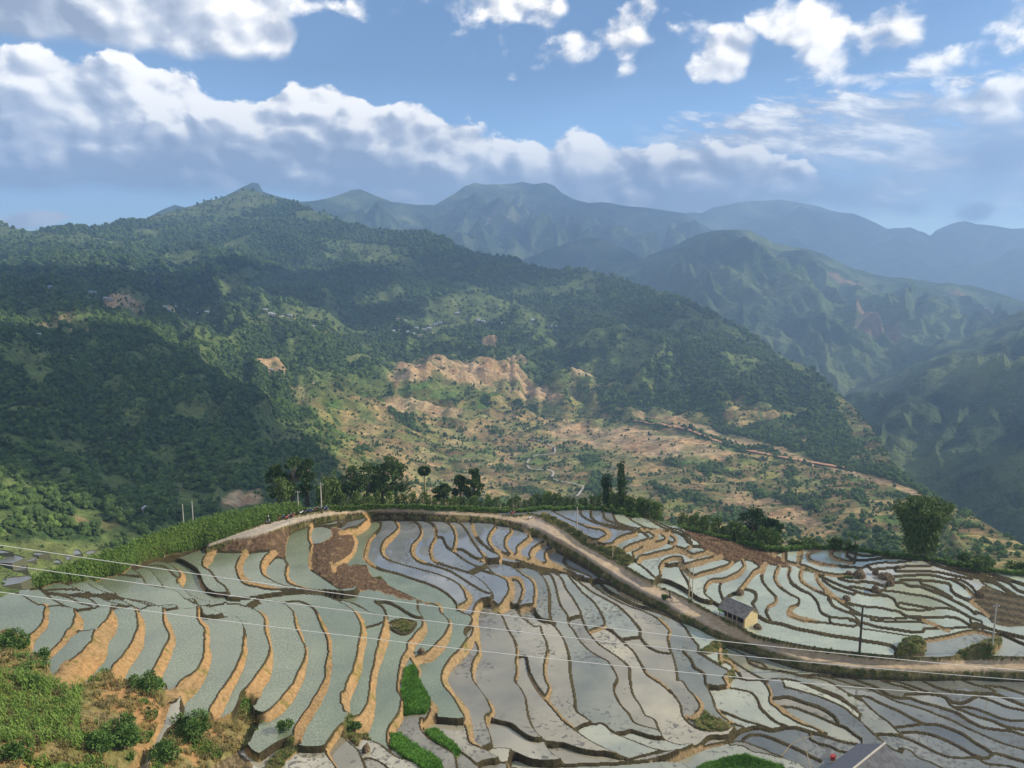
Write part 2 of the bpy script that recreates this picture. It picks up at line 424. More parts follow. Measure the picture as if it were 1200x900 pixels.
# ------------------------------------------------------------------ bunds and banks, as polylines on the hillside
TILE = dict(A=(0,600), B=(200,600), C=(400,590), D=(600,590), E=(800,600), F=(1000,630), G=(0,750), H=(200,750), I=(400,750), J=(600,750), K=(800,750), L=(1000,750), M=(400,690), N=(600,690))
LINES = """
A -300,602 0,585 60,578 150,590 210,620 260,645 320,658 330,665 322,720 312,790 262,850 225,885 G 200,40 | 2.5,2.5,2.5,2.5,5,8,10
A 525,690 550,760 540,810 480,860 G 455,0 400,60 340,115 | 3,12,10,7,6,7
A 530,835 600,838 670,828 | 2.5
A 788,685 790,750 770,810 710,880 G 690,60 620,150 520,230 420,300 | 3,16,22,26,28,30,30
A 955,690 985,760 990,830 975,890 G 970,20 900,130 830,220 800,290 | 4,10,12,15,16,17,17
G 770,240 690,290 600,350 540,390 480,430 | 3
A 1150,690 1165,770 B 0,850 H 10,0 G 1185,60 1150,140 1110,220 1085,290 | 4,8,8,10,12,14,15
G 1050,265 960,310 840,345 | 3
B 195,690 200,750 250,820 252,890 H 252,40 255,120 210,240 110,340 20,400 G 1190,380 | 4,7,8,9,11,16,20,20,14
B 455,740 495,775 520,830 522,890 H 520,20 515,100 465,230 385,370 310,510 | 2.5,3,7,8,8,13,15
B 230,655 300,662 400,660 500,668 580,688 640,715 672,760 672,805 680,860 H 690,0 705,90 670,220 600,330 550,450 | 2.5,2.5,2.5,3,7,7,5,8,15,18,16
H 540,350 500,390 485,460 440,570 | 3
B 540,667 620,645 720,635 790,648 850,690 872,730 885,790 920,880 H 930,10 955,80 930,200 870,340 770,470 680,540 600,560 | 2.5,2.5,2.5,4,6,4,5,9,11,13,12,8
B 720,628 800,630 900,628 960,650 1010,685 1050,760 1085,830 H 1110,-10 1118,60 1110,180 1095,290 1010,460 900,640 890,720 | 2.5,2.5,3,6,6,8,9,12,13,12
B 400,600 560,600 680,585 800,575 920,572 1040,595 1200,648 C 40,725 M 110,180 145,240 155,320 135,430 110,570 60,690 20,800 I 20,400 35,500 | 2.5,2.5,2.5,2.5,2.5,5,8,9,11,11,9
B 960,570 1100,590 1200,615 C 0,670 80,690 160,735 210,770 300,800 | 2.5
M 0,70 80,100 200,165 310,195 | 2.5
M 310,190 315,260 300,350 262,480 230,600 215,720 I 210,440 180,540 140,600 | 3,12,11,9,8,8,14,19
M 165,262 230,258 305,245 | 2.5
M 535,110 540,150 575,215 582,280 535,345 490,390 485,440 | 2.5,2.5,4,8,12,10,10
M 485,440 440,500 415,600 400,700 430,770 425,840 I 415,530 380,590 340,640 325,700 345,770 | 10,8,7,5,6,7,8,8,5,4
M 485,440 515,520 548,575 538,640 560,690 600,760 640,830 I 650,480 640,540 590,590 | 10,7,5,4,4,5,10,13,5
C 560,690 690,722 705,770 745,810 M 765,240 745,330 680,420 620,475 550,490 515,500 | 3,6,3,7,11,12,10
M 330,250 380,300 440,322 490,300 525,245 430,215 340,235 330,250 | 3
M 240,90 320,95 400,130 480,180 560,222 | 2.5
M 240,90 300,140 320,195 | 2.5
B -20,318 40,325 120,370 180,410 205,460 220,510 260,555 330,580 400,577 | 2.5,2.5,2.5,5,3,2.5
A 1115,340 1200,375 B 60,415 80,440 82,470 60,495 | 2.5,2.5,7,8
A 1020,365 1100,375 1170,400 B 50,480 80,530 120,570 190,605 300,635 450,638 560,630 620,628 | 2.5
A 940,385 1000,395 1060,420 1100,460 1150,520 1165,545 | 2.5
A 930,400 1000,460 1020,500 1050,515 1130,540 1200,562 B 50,580 110,625 200,665 300,700 390,738 460,742 | 3,4,2.5
B 295,262 262,330 240,370 290,430 330,485 385,530 408,577 | 10,13,4,2.5,2.5,4
B 525,285 495,340 480,390 490,440 530,490 620,520 740,545 860,555 1000,562 1200,600 | 9,9,6,3,2.5,2.5
B 730,290 680,330 652,380 655,430 710,480 790,515 870,540 | 9,9,6,3,2.5,2.5
B 830,140 810,190 800,260 800,330 820,370 815,440 830,480 890,515 980,540 1100,560 1200,575 C 100,640 | 3,3,4,6,5,2.5,2.5,2.5
B 990,90 975,140 975,190 990,225 985,300 985,390 1050,440 1120,490 1200,550 C 0,605 150,600 250,610 350,640 470,680 560,690 620,705 | 5,5,4,4,3,3,3,3
B 300,262 400,272 530,275 | 2.5
B 530,285 620,270 720,280 | 2.5
B 690,360 740,320 800,335 | 2.5
B 840,120 900,85 980,70 1000,80 1060,85 1130,120 1140,170 1090,215 990,225 | 2.5
B 990,75 1100,90 1180,85 C -30,100 0,150 30,110 20,70 -30,60 | 3
C 0,205 50,195 120,185 160,160 185,130 185,105 150,68 60,90 30,110 | 8,8,8,5,2.5,2.5
C 60,200 100,240 90,330 20,400 -40,440 B 1150,420 1130,330 1190,280 | 4,5,5,3
C 20,400 60,430 170,440 200,510 280,530 330,575 450,630 560,680 | 3
C 195,112 240,112 275,130 275,170 240,215 200,260 180,320 170,380 200,420 270,460 400,495 500,530 620,570 720,620 790,680 815,720 850,768 900,790 920,830 905,875 M 875,290 870,320 905,370 | 2.5,3,5,6,4,2.5,2.5,2.5,2.5,2.5,3,3,4
C 190,95 290,75 350,95 395,140 400,185 360,230 310,280 290,320 295,360 340,400 430,430 540,460 650,490 760,530 840,580 880,630 900,680 880,715 830,735 | 2.5,2.5,5,7,6,2.5,2.5,2.5,2.5,3,8,9
C 320,78 390,72 470,95 530,130 560,180 560,230 520,280 500,320 510,370 560,410 660,440 760,475 840,520 900,560 980,610 1040,645 | 2.5,2.5,4,6,5,2.5,2.5,2.5,2.5
C 440,80 510,72 570,95 640,140 665,190 660,250 635,300 630,350 650,400 730,435 830,465 920,500 980,540 1030,590 1062,640 1050,690 M 990,90 945,160 940,240 945,320 905,380 860,440 780,510 735,580 722,640 760,710 820,790 870,870 I 885,560 905,660 915,710 980,760 1080,830 1180,900 1260,960 | 2.5,3,5,5,2.5,2.5,2.5,4,9,11,9,9,9,11,9,3,4,5,3,3,3
M 945,320 965,400 972,460 940,520 925,600 940,660 990,730 1040,800 I 1065,500 1050,540 1020,550 1020,590 1045,670 1065,755 | 8,6,6,8,5,3,3,7,6,4,3,3
I 1075,510 1050,545 1100,575 1200,600 J 60,650 130,695 230,715 | 3
I 980,750 1065,755 1140,765 1200,785 J 60,830 | 2.5
I 680,565 770,572 870,585 | 2.5
I 840,785 900,830 960,890 1000,940 | 2.5
I 560,560 560,620 600,680 700,745 790,810 815,900 820,960 | 5,4,4,4
I 150,690 260,730 340,790 400,830 500,860 570,895 600,950 | 3,4,4
I 0,650 60,730 110,770 150,850 180,930 | 4
H 1200,620 1140,700 1100,770 1140,860 1190,930 | 6,5,4
H 900,765 960,772 1100,772 | 2.5
I 200,830 280,865 340,910 | 2.5
C 560,90 640,82 710,105 770,150 800,200 805,260 795,330 | 2.5,2.5,4,5,6
C 710,95 760,95 830,130 880,190 920,260 970,330 1010,380 985,405 | 2.5,2.5,2.5,6
C 675,235 710,240 740,300 790,340 870,400 960,450 1040,490 1130,520 1180,550 1195,610 1180,670 1140,730 1090,745 1065,700 | 2.5,2.5,2.5,2.5,3,8,11,6
C 1090,745 1130,790 1160,860 M 1180,300 N 10,350 32,410 35,500 35,600 J 25,290 60,340 95,410 108,500 130,580 170,650 225,705 300,730 | 3,3,4,5,4,3,4,3,3
C 800,320 850,325 920,370 1010,420 1060,480 1130,515 1200,525 D 45,535 75,580 75,640 50,700 40,740 60,790 110,830 170,870 N 195,260 215,320 240,370 250,430 240,500 230,560 240,640 265,700 250,765 | 2.5,2.5,3,5,7,4,2.5,3,3,5,5,6
C 900,485 960,465 1030,445 | 4
C 905,95 925,150 935,200 980,270 1050,330 1120,375 1120,400 | 2.5,5,4,3,3,6
C 1010,400 1120,410 1200,440 D 80,500 140,540 165,600 160,690 160,760 200,815 280,845 320,890 N 365,360 390,430 405,510 410,590 425,680 440,760 J 450,490 520,550 570,590 | 2.5,3,5,5,3,3,4,4,4,3
C 1120,400 1200,425 D 90,440 170,470 220,520 250,580 265,660 265,740 275,820 N 300,240 | 2.5,3,4,4
C 900,95 1000,100 1060,115 1085,160 1060,200 1040,240 1050,290 1100,335 1200,385 D 90,425 180,455 260,485 | 2.5,3,6,5,3,2.5
C 1100,115 1180,140 1195,200 1160,250 1155,300 1200,355 D 60,395 150,432 250,462 330,495 | 2.5,5,5,3,2.5
D -20,150 60,160 110,200 130,240 90,280 50,310 45,350 80,385 150,420 250,450 350,475 440,495 | 2.5,5,7,4,2.5,2.5
D 110,195 200,225 240,255 190,300 150,330 140,370 170,410 260,440 360,470 440,500 | 2.5,6,7,4,2.5
D 250,270 300,300 260,330 240,370 260,410 330,450 430,490 | 3,7,6,3
D 340,330 380,355 365,400 390,440 470,480 550,520 560,560 620,610 700,660 820,720 930,760 1040,820 1100,880 N 1110,300 1100,350 1110,420 1130,470 1150,540 1160,600 1165,640 | 4,4,2.5,4,2.5,3,3,5,4,3,4
D 400,370 500,430 540,450 600,510 620,545 660,600 760,660 870,710 1000,750 1100,790 1200,850 E 60,880 110,940 | 2.5,4,4,2.5
D 620,540 700,560 740,580 760,620 860,670 960,710 1040,750 | 2.5,5,3
D 430,500 480,525 560,545 620,545 | 2.5
D 160,450 210,480 270,500 300,560 320,640 340,710 390,790 400,850 430,890 N 480,370 540,430 600,470 670,510 720,580 740,640 715,690 J 720,370 760,450 820,520 860,580 930,610 1020,640 1080,700 1180,740 1260,740 | 2.5,2.5,3,3,3,4,3,3
D 300,480 350,530 380,600 430,670 480,760 490,800 530,890 N 600,380 700,450 780,510 825,560 830,640 850,740 900,820 940,890 J 1000,560 1030,620 1045,650 | 2.5,3,3,3,4,3,3
D 400,510 440,560 500,630 570,690 620,760 650,830 655,870 N 690,290 760,350 800,390 860,450 890,500 920,550 950,600 1040,660 1130,740 1180,810 K 0,530 40,580 100,620 170,640 270,645 370,635 | 2.5,3,4,3,5,3,3,4
D 430,510 500,570 560,620 650,670 740,720 820,790 880,860 N 900,290 905,340 950,400 1020,440 1110,460 | 2.5,3,4,3
D 260,480 340,480 430,505 500,520 | 2.5
N 410,208 450,200 485,197 | 4
N 545,298 600,283 655,268 | 5
N 775,355 830,348 900,345 | 3
D -20,720 40,720 | 3
N 65,140 100,130 150,130 | 5
N 65,470 95,475 110,530 120,590 J 120,230 160,310 200,370 250,430 310,500 360,560 430,620 520,690 620,750 720,800 810,838 | 3,5,5,3,3.5
J 440,630 500,600 570,592 640,590 700,640 780,680 900,730 1050,780 1200,795 K 60,785 | 3
J 740,650 800,650 830,640 900,660 1000,690 1080,705 | 2.5
J -20,595 60,650 | 3
J 220,705 290,740 350,735 450,770 560,795 660,805 760,835 830,840 900,820 1000,800 1100,795 1200,790 K 60,770 130,740 180,690 300,690 | 3,3,3,4,4
J 230,715 250,760 300,820 350,860 | 3
I 1180,880 J 0,800 60,830 130,860 250,870 400,880 550,875 700,870 850,860 1000,845 1100,835 K 0,805 100,770 200,740 310,715 340,680 380,650 450,630 530,615 620,635 720,620 800,620 900,650 1000,675 1100,710 1200,730 L 60,740 | 3.5,4,4,4,4.5,4,4,4
J 1000,855 1100,870 1200,890 K 60,930 | 3
J -200,860 0,880 90,940 | 3
K 0,80 60,140 80,190 150,240 160,300 185,350 210,410 235,480 290,540 350,580 430,618 | 3,4,3,4,5,3
K 180,320 230,335 330,335 400,350 480,370 520,410 550,480 610,540 660,580 730,610 | 3,3,4,4
K 0,290 40,350 100,410 130,460 120,510 60,550 30,540 | 3,3,6,8,5
K 235,480 330,520 430,565 540,600 620,630 | 3
K 110,85 180,130 260,180 320,220 330,250 | 4
K 320,120 400,180 480,230 560,270 600,290 | 3
K 300,30 370,70 440,110 470,160 560,200 640,210 760,230 870,260 960,270 1040,300 1120,350 1190,390 L 60,430 | 3,4,3.5
K 475,140 560,165 595,198 | 3
K 270,60 270,130 330,160 400,240 415,265 | 5,6,3
K 300,270 320,320 | 8
K 350,255 460,285 560,290 600,330 620,380 620,430 680,480 760,540 850,590 930,620 1010,662 | 3,3,5,8,5,4
K 590,280 680,270 780,285 860,310 950,350 1050,390 1130,430 1190,470 L 50,520 | 3
K 880,310 960,340 1040,370 1100,395 | 3
K 1120,405 1160,440 L 20,480 | 3
K 640,410 750,405 850,440 950,470 1040,520 1080,560 1095,592 | 4
K 680,465 780,475 880,510 980,550 1070,590 1150,620 1200,660 L 60,700 | 3
K 720,330 850,365 950,395 1060,440 1140,480 1200,530 L 50,570 120,640 200,710 280,770 340,790 | 3,3,4
K 840,245 960,240 1060,265 1130,290 L 0,315 100,340 200,385 300,430 400,460 500,490 600,530 700,570 800,620 880,655 960,690 1060,730 1200,770 1300,800 | 3
K 940,235 1000,240 L -10,255 60,290 160,330 240,380 320,405 400,410 470,435 600,470 740,520 800,560 900,610 1000,630 1100,640 1200,670 1300,700 | 3,4,4,3
L -30,390 100,400 180,440 260,475 320,500 420,555 500,590 580,595 680,625 780,670 850,720 920,760 980,800 | 3,4,4,4
L 300,610 380,605 500,590 | 3
L 50,410 110,470 180,530 250,580 300,630 350,680 | 3
L 150,660 260,665 350,685 450,725 560,780 660,820 760,830 860,830 940,870 1100,890 1250,940 | 3.5
L 350,645 450,650 560,670 660,710 760,760 850,810 940,830 990,800 1050,810 1130,835 1200,855 1300,880 | 4
L 330,760 400,780 460,830 540,860 620,900 700,940 | 3.5
L 210,270 320,290 400,320 520,365 | 3
L 200,275 280,310 360,330 440,362 | 3
L 370,380 450,380 560,385 640,400 | 3
L 500,285 560,320 640,350 740,365 880,375 | 3,4,4
L 560,370 640,400 690,460 780,500 880,540 980,570 1080,610 1200,630 1300,650 | 3,4,4
L 700,470 820,475 920,505 1020,545 1100,565 1200,565 1300,570 | 3
L 780,280 850,310 960,340 1000,365 | 3
L 880,375 1000,382 1100,420 1200,460 1300,500 | 4
L 880,395 980,430 1080,470 1200,495 1300,520 | 3
L 930,320 1040,330 1120,355 1200,380 1300,400 | 3
L 640,400 700,435 780,440 870,395 | 4
D 285,50 350,90 440,130 540,165 650,190 680,220 640,255 590,270 540,265 | 2.5,2.5,5,9,8
D 480,40 490,80 550,120 640,150 740,180 850,195 920,205 955,240 | 3,3,2.5,2.5,4
D 555,40 555,90 600,130 700,155 800,180 900,200 | 3,3,2.5,2.5
D 640,55 650,100 700,130 800,160 900,180 980,205 1015,240 960,268 880,290 800,325 | 2.5,2.5,2.5,7,10,9
D 710,65 730,120 790,150 880,175 1000,195 1060,215 1090,255 1030,285 950,310 860,350 | 2.5,2.5,2.5,7,10,9
D 800,80 850,120 920,160 1020,190 1110,215 1150,250 1140,290 1100,270 | 2.5,2.5,6,4
D 830,85 900,85 960,110 1060,170 1200,225 E 40,215 | 2.5
D 880,60 1000,110 1100,165 1200,200 E 30,200 | 2.5
D 870,220 800,235 740,265 720,290 | 8
D 710,290 650,300 600,295 | 5
D 895,410 900,385 985,365 1090,340 1190,328 E 70,310 160,290 200,295 | 7,9,9,8
E 0,165 50,205 60,235 40,255 0,280 D 1130,285 | 2.5,4,7,6
D 1045,500 1045,440 1090,400 1180,385 E 0,380 100,358 200,330 270,315 | 4,7,9,9,8
D 1100,435 1180,430 E 70,450 150,430 250,405 320,380 350,355 | 3,6,7,6
D 1180,430 E 0,430 30,480 50,540 | 3
E 420,340 435,380 400,430 330,465 280,480 200,485 165,520 155,570 200,620 240,650 | 5,8,9,6,3,3
E 275,490 260,530 275,600 | 3
E 580,365 550,400 500,430 460,480 430,520 400,560 | 8,8,6
E 575,370 570,410 555,450 570,500 610,550 655,600 650,640 600,670 590,710 620,765 | 6,4,3,3,5,4,3
E 680,380 660,420 650,470 690,530 760,580 820,615 810,650 765,675 750,710 810,745 900,765 1050,785 1200,805 | 6,5,3,3,7,7,3,3,3
E 755,395 745,440 760,490 830,545 900,580 950,640 970,700 1030,735 1200,760 F 60,640 | 5,3,3,3
E 1030,735 1040,780 | 3
E 850,390 830,430 835,480 900,530 1000,580 1080,610 1200,650 | 6,5,3,3
E 940,440 950,480 1000,540 1050,590 1130,630 1200,655 | 6,6,3
E 1030,610 1060,600 1100,630 1200,690 F 60,545 | 4,3
E 1025,610 1060,660 1120,690 1200,725 F 60,615 | 4,3
E 970,450 1050,490 1120,520 1200,550 F 100,400 240,410 | 2.5
E 990,480 1060,530 1200,580 | 2.5
E 740,355 860,385 960,425 1080,445 1150,450 1200,440 | 5
E 580,210 580,250 620,300 700,335 750,355 | 5,3
E 645,215 640,260 645,300 | 8
E 735,225 720,280 715,330 | 9
E 860,215 835,270 815,360 | 9
E 1040,225 1000,250 930,270 885,300 890,335 950,360 1050,375 1200,388 | 7,8,5,3
E 1165,215 1140,250 1060,270 1040,290 1060,320 1120,340 1200,355 F 20,105 | 6,6,3
E 1200,245 1150,280 1160,310 1200,335 | 6,3
E 380,185 450,215 520,255 600,300 700,345 | 3
E 430,180 500,210 560,250 640,300 | 2.5
E 530,205 700,205 850,205 930,215 1030,205 1160,190 | 3
E 0,140 60,180 120,220 160,270 220,300 280,320 350,350 420,330 490,345 550,385 590,360 680,375 745,385 | 3
E 60,240 150,250 | 2.5
E 430,535 510,570 515,610 490,640 | 4
E 525,730 600,770 700,790 800,820 900,840 1050,870 1200,890 F 100,730 200,745 280,770 300,800 295,825 | 4
D 850,380 900,430 960,480 1010,545 | 3
D 850,380 810,440 | 3
D 1040,530 1120,560 1200,600 E 60,580 130,625 200,640 | 3
F -20,585 80,600 170,625 300,645 400,660 490,662 | 2.5
F 60,640 200,660 320,680 460,700 | 2.5
F -20,520 60,545 180,565 300,570 370,565 | 2.5
F 130,580 250,590 450,590 540,605 | 2.5
F -20,465 80,485 200,495 260,510 320,520 370,550 460,570 540,600 620,635 670,655 | 2.5,2.5,4,5
F -20,342 100,365 180,390 240,410 290,440 310,480 350,500 500,510 600,495 680,500 760,525 820,565 830,600 880,630 | 2.5,3,3
F 200,370 300,380 420,400 520,415 620,450 700,490 800,550 900,590 | 3
F 260,320 340,315 400,340 470,345 540,370 620,400 700,440 800,490 860,540 | 3,4,3
F 340,460 450,480 560,500 | 2.5
F 400,555 550,560 700,560 750,575 830,625 | 2.5
F 500,640 650,640 800,630 950,640 | 2.5
F 860,600 950,640 1050,670 1200,705 1300,730 | 3
F 990,650 1100,700 1180,740 1300,780 | 3
F 480,725 600,710 700,690 800,665 880,660 960,680 1000,692 | 5
F -60,165 120,155 240,140 300,140 | 2.5
F 60,215 100,195 200,175 300,175 400,165 | 2.5
F 130,225 300,210 420,200 540,200 | 2.5
F 300,235 450,235 600,245 720,270 830,290 | 2.5
F 290,275 420,265 560,265 660,290 760,300 830,345 860,380 | 2.5
F 330,300 480,300 600,310 680,330 690,370 720,400 820,445 | 2.5,3,4
F 480,325 560,350 640,390 690,420 | 2.5
F 500,155 600,200 700,230 800,260 900,290 1000,320 1050,350 1100,390 1200,425 | 4
F 540,140 700,210 850,265 1000,310 1060,350 1140,400 | 3
F 590,150 700,190 820,240 950,280 1080,310 1160,370 1250,400 | 3.5
F 640,145 760,195 900,245 1010,270 1200,330 1300,350 | 3.5
F 700,150 850,190 1000,215 1200,245 1300,255 | 3
F 720,140 900,180 1040,195 1200,212 1300,220 | 3
F 680,290 760,330 820,380 850,420 830,450 880,490 940,540 985,590 | 3,5,4
F 900,310 960,350 1060,390 1140,420 | 3
F 850,420 950,430 1080,470 1200,480 1300,485 | 3
F 850,460 1000,500 1200,530 1300,545 | 3
F 860,520 1000,570 1200,610 1300,640 | 3
F 20,50 90,85 160,120 300,120 | 2.5
F -20,105 80,130 160,125 | 2.5
F 300,140 420,150 540,150 640,145 | 3
F 220,345 130,315 -20,310 E 1100,470 | 3
A 150,520 300,540 450,545 560,560 650,580 760,600 880,610 1000,620 1120,650 1200,655 B 40,660 | 2.5
A 120,545 300,560 450,580 600,590 720,600 850,625 920,655 980,680 | 2.5
A 430,495 520,530 620,570 740,595 850,600 940,625 1060,660 1160,685 | 2.5
A 470,490 600,500 660,535 760,580 850,600 | 2.5
A 625,460 680,500 760,545 830,580 900,600 1000,620 | 2.5
A 300,570 400,585 500,610 560,640 640,665 | 2.5
A 310,575 360,610 420,640 500,675 | 3
A 430,580 560,595 640,620 690,660 | 2.5
A 690,600 760,630 850,660 940,680 | 2.5
A 330,660 430,665 510,680 600,688 700,675 800,672 880,680 980,685 1060,675 1180,685 B 50,690 130,685 200,690 | 3
A -400,590 0,550 100,520 300,505 400,485 560,460 640,445 740,437 830,432 900,445 1000,470 | 3
A 940,385 1020,340 1100,325 1200,318 B 40,310 150,265 290,240 300,262 | 3
B 100,610 160,620 200,650 260,660 | 3
B 215,700 230,730 320,745 450,742 | 3
G 1200,370 1130,560 1050,720 910,930 | 9
H 85,450 75,520 90,580 -20,650 G 1140,730 1050,910 | 4
H -40,300 G 1200,440 | 3
H 620,838 700,775 850,685 | 4
H 600,600 560,700 530,760 620,840 | 5
I 35,500 60,530 110,535 | 4
E 240,650 300,700 460,740 525,730 | 3
E 400,560 330,590 280,640 | 3
E 490,640 520,700 525,730 | 3
K 430,690 480,665 560,670 650,700 740,740 830,780 920,830 970,850 | 4
K 330,700 430,715 500,740 580,770 650,800 700,815 | 3
K 340,740 420,750 500,790 560,800 640,820 740,850 820,880 850,900 | 3
K 900,700 960,730 1040,750 1100,780 1170,790 | 3
E 700,205 700,260 640,300 | 2.5
E 790,225 840,222 | 3
"""

def parse_lines(txt):
    out = []
    for ln in txt.strip().split('\n'):
        a, w = ln.split('|'); pts = []; o = None
        for tok in a.split():
            if tok in TILE: o = TILE[tok]; continue
            x, y = tok.split(','); pts.append((o[0] + float(x) / 6, o[1] + float(y) / 6))
        out.append((pts, [float(v) for v in w.split(',')]))
    return out

def smooth_line(pts, step=0.5):
    P = np.array(pts, float)
    if len(P) == 2:
        n = max(2, int(np.hypot(*(P[1] - P[0])) / step)); t = np.linspace(0, 1, n)[:, None]
        return P[0] * (1 - t) + P[1] * t
    Q = np.vstack([2 * P[0] - P[1], P, 2 * P[-1] - P[-2]]); out = []
    for i in range(1, len(Q) - 2):
        p0, p1, p2, p3 = Q[i - 1], Q[i], Q[i + 1], Q[i + 2]
        n = max(2, int(np.hypot(*(p2 - p1)) / step)); t = np.linspace(0, 1, n, endpoint=False)[:, None]
        k0 = max(np.hypot(*(p1 - p0)), 1e-3) ** .5; k1 = max(np.hypot(*(p2 - p1)), 1e-3) ** .5; k2 = max(np.hypot(*(p3 - p2)), 1e-3) ** .5
        m1 = (p2 - p1) + k1 * ((p1 - p0) / k0 - (p2 - p0) / (k0 + k1)) * 1.0
        m2 = (p2 - p1) + k1 * ((p3 - p2) / k2 - (p3 - p1) / (k1 + k2)) * 1.0
        m1 = np.clip(m1, -abs(p2 - p1).max() * 1.5, abs(p2 - p1).max() * 1.5); m2 = np.clip(m2, -abs(p2 - p1).max() * 1.5, abs(p2 - p1).max() * 1.5)
        h = 2 * t ** 3 - 3 * t ** 2 + 1, t ** 3 - 2 * t ** 2 + t, -2 * t ** 3 + 3 * t ** 2, t ** 3 - t ** 2
        out.append(h[0] * p1 + h[1] * m1 + h[2] * p2 + h[3] * m2)
    out.append(P[-1:]); return np.vstack(out)

ZONE = np.zeros(GX.shape, bool)
def stamp(mask, L, W):
    for r in np.unique(np.round(W * 4) / 4):
        s = np.abs(W - r) <= 0.125; q = L[s]
        if len(q) == 0: continue
        R = int(math.ceil(r + 1)); oy, ox = np.mgrid[-R:R + 1, -R:R + 1]
        cx = np.round(q[:, 0]).astype(int); cy = np.round(q[:, 1]).astype(int)
        for a, b in zip(ox.ravel(), oy.ravel()):
            ok = ((cx + a - q[:, 0]) ** 2 + (cy + b - q[:, 1]) ** 2) <= r * r
            X = cx[ok] + a - X0; Y = cy[ok] + b - Y0
            k = (X >= 0) & (X < NXg) & (Y >= 0) & (Y < NYg)
            mask[Y[k], X[k]] = True
WIDE = np.zeros(GX.shape, bool)
# ------------------------------------------------------------------ other ground: road, ploughed soil, grass, seed beds
def path(txt):
    pts = []; o = None
    for tok in txt.split():
        if tok in TILE: o = TILE[tok]; continue
        x, y = tok.split(','); pts.append((o[0] + float(x) / 6, o[1] + float(y) / 6))
    return pts
ROAD_LO = path("B 265,262 300,246 450,205 560,190 680,160 830,110 900,85 1100,40 1200,30 C 150,70 400,68 600,80 700,88 900,95 1060,110 1200,140 D 60,155 110,180 200,210 300,280 450,360 560,430 750,560 900,640 1050,710 1180,790 E 100,780 230,850 350,905 K 450,40 600,95 750,145 850,175 1000,197 1200,225 L 300,240 600,245 900,245 1200,250 1300,255 1700,250")
ROAD_UP = path("B 255,240 420,180 600,120 750,75 900,45 1100,15 1200,3 C 200,52 500,55 800,65 1000,80 1200,105 D 150,95 260,140 400,220 500,300 600,350 700,410 850,500 1000,590 1180,668 E 180,720 380,830 500,895 K 600,22 850,75 1000,100 1200,125 L 300,155 600,155 900,150 1200,150 1300,150 1700,150")
POLYS = {
 'road': [ROAD_UP + ROAD_LO[::-1]],
 'plough': [path("B 300,262 310,250 460,205 600,180 690,160 840,115 815,200 800,320 740,318 700,270 640,262 560,275 420,268"),
            path("B 1000,235 1060,215 1140,170 1130,120 1170,95 C -10,180 50,200 90,240 90,330 20,400 40,425 180,440 210,510 290,530 340,580 460,630 540,665 620,700 690,715 690,725 560,700 470,690 350,650 250,618 150,608 0,612 B 1200,555 1120,495 1050,445 990,395 990,300"),
            path("D 900,60 1040,100 1200,170 E 60,180 120,220 160,270 220,300 280,320 350,350 420,330 490,345 550,385 590,362 680,378 745,388 742,350 650,300 560,262 500,232 380,185 240,130 100,100 0,90 D 1100,110 980,70")],
 'wetsoil': [path("F 850,420 905,350 960,350 1060,395 1200,425 1400,440 1400,640 1200,620 1060,625 990,600 930,540 870,490 840,455")],
 'drybed': [path("H 260,890 300,830 400,770 440,755 500,800 560,850 580,900 590,960 250,960")],
 'grass': [path("B 560,205 640,195 700,240 715,275 640,250 580,240"), path("C 0,430 90,420 180,440 190,500 280,520 290,560 180,545 120,500 0,490"),
           path("B 1080,215 1140,175 1200,195 1290,240 1200,245 1120,240"), path("M 345,240 430,215 525,240 490,290 440,310 390,290"),
           path("H 350,600 440,575 490,460 500,395 545,360 560,440 540,520 600,545 640,570 610,650 540,700 510,740 450,730 380,760 300,760"),
           path("H 690,850 760,770 850,685 900,750 880,790 800,860 780,900 760,960 640,960"),
           path("I 0,610 60,540 110,530 160,600 200,690 150,690 110,740 60,690 20,650"),
           path("K 60,560 150,490 200,530 290,570 380,620 360,640 270,648 170,640 100,620"),
           path("K 120,80 170,45 240,0 330,0 290,50 260,90 180,95"), path("K 250,100 310,60 330,160 260,170"), path("K 290,260 360,200 370,260 330,300"),
           path("F 310,790 350,740 430,725 500,730 520,760 500,800 500,850 300,850"),
           path("F 705,860 740,810 850,770 930,730 1000,690 1040,730 1040,770 1000,800 960,860"),
           path("D 210,60 330,120 480,200 560,260 620,290 700,290 720,300 800,350 850,400 800,440 760,450 700,420 600,350 500,290 400,215 260,135 200,100"),
           path("E 700,345 760,352 860,378 950,420 1100,438 1180,430 1190,470 1060,455 960,440 860,400 760,372")],
 'seedbed': [[(475,784),(485,781),(488,793),(503,820),(500,837),(475,837),(471,813),(473,793)],
             [(457,860),(467,859),(483,872),(503,883),(515,892),(517,900),(517,912),(500,907),(483,894),(460,878)],
             [(498,855),(510,854),(523,865),(538,878),(535,886),(523,878),(507,868)],
             [(818,899),(858,888),(872,887),(893,892),(917,900),(921,918),(812,918)]],
 'fore': [[(-80,735),(5,745),(28,752),(40,775),(60,792),(70,812),(80,822),(100,812),(128,793),(140,808),(165,806),(188,803),(194,815),(186,845),(172,872),(150,905),(130,990),(-80,990)],
          [(178,905),(190,872),(212,850),(232,843),(256,846),(275,845),(287,815),(300,842),(303,855),(290,870),(243,905),(240,990),(150,990)]],
 'corn': [[(-80,700),(0,694),(50,686),(90,680),(140,672),(155,663),(170,656),(200,650),(245,640),(255,640),(275,628),(300,618),(325,611),(345,605),(375,600),(420,599),(470,598),(540,600),(600,601),(600,560),(-80,560)]],
}
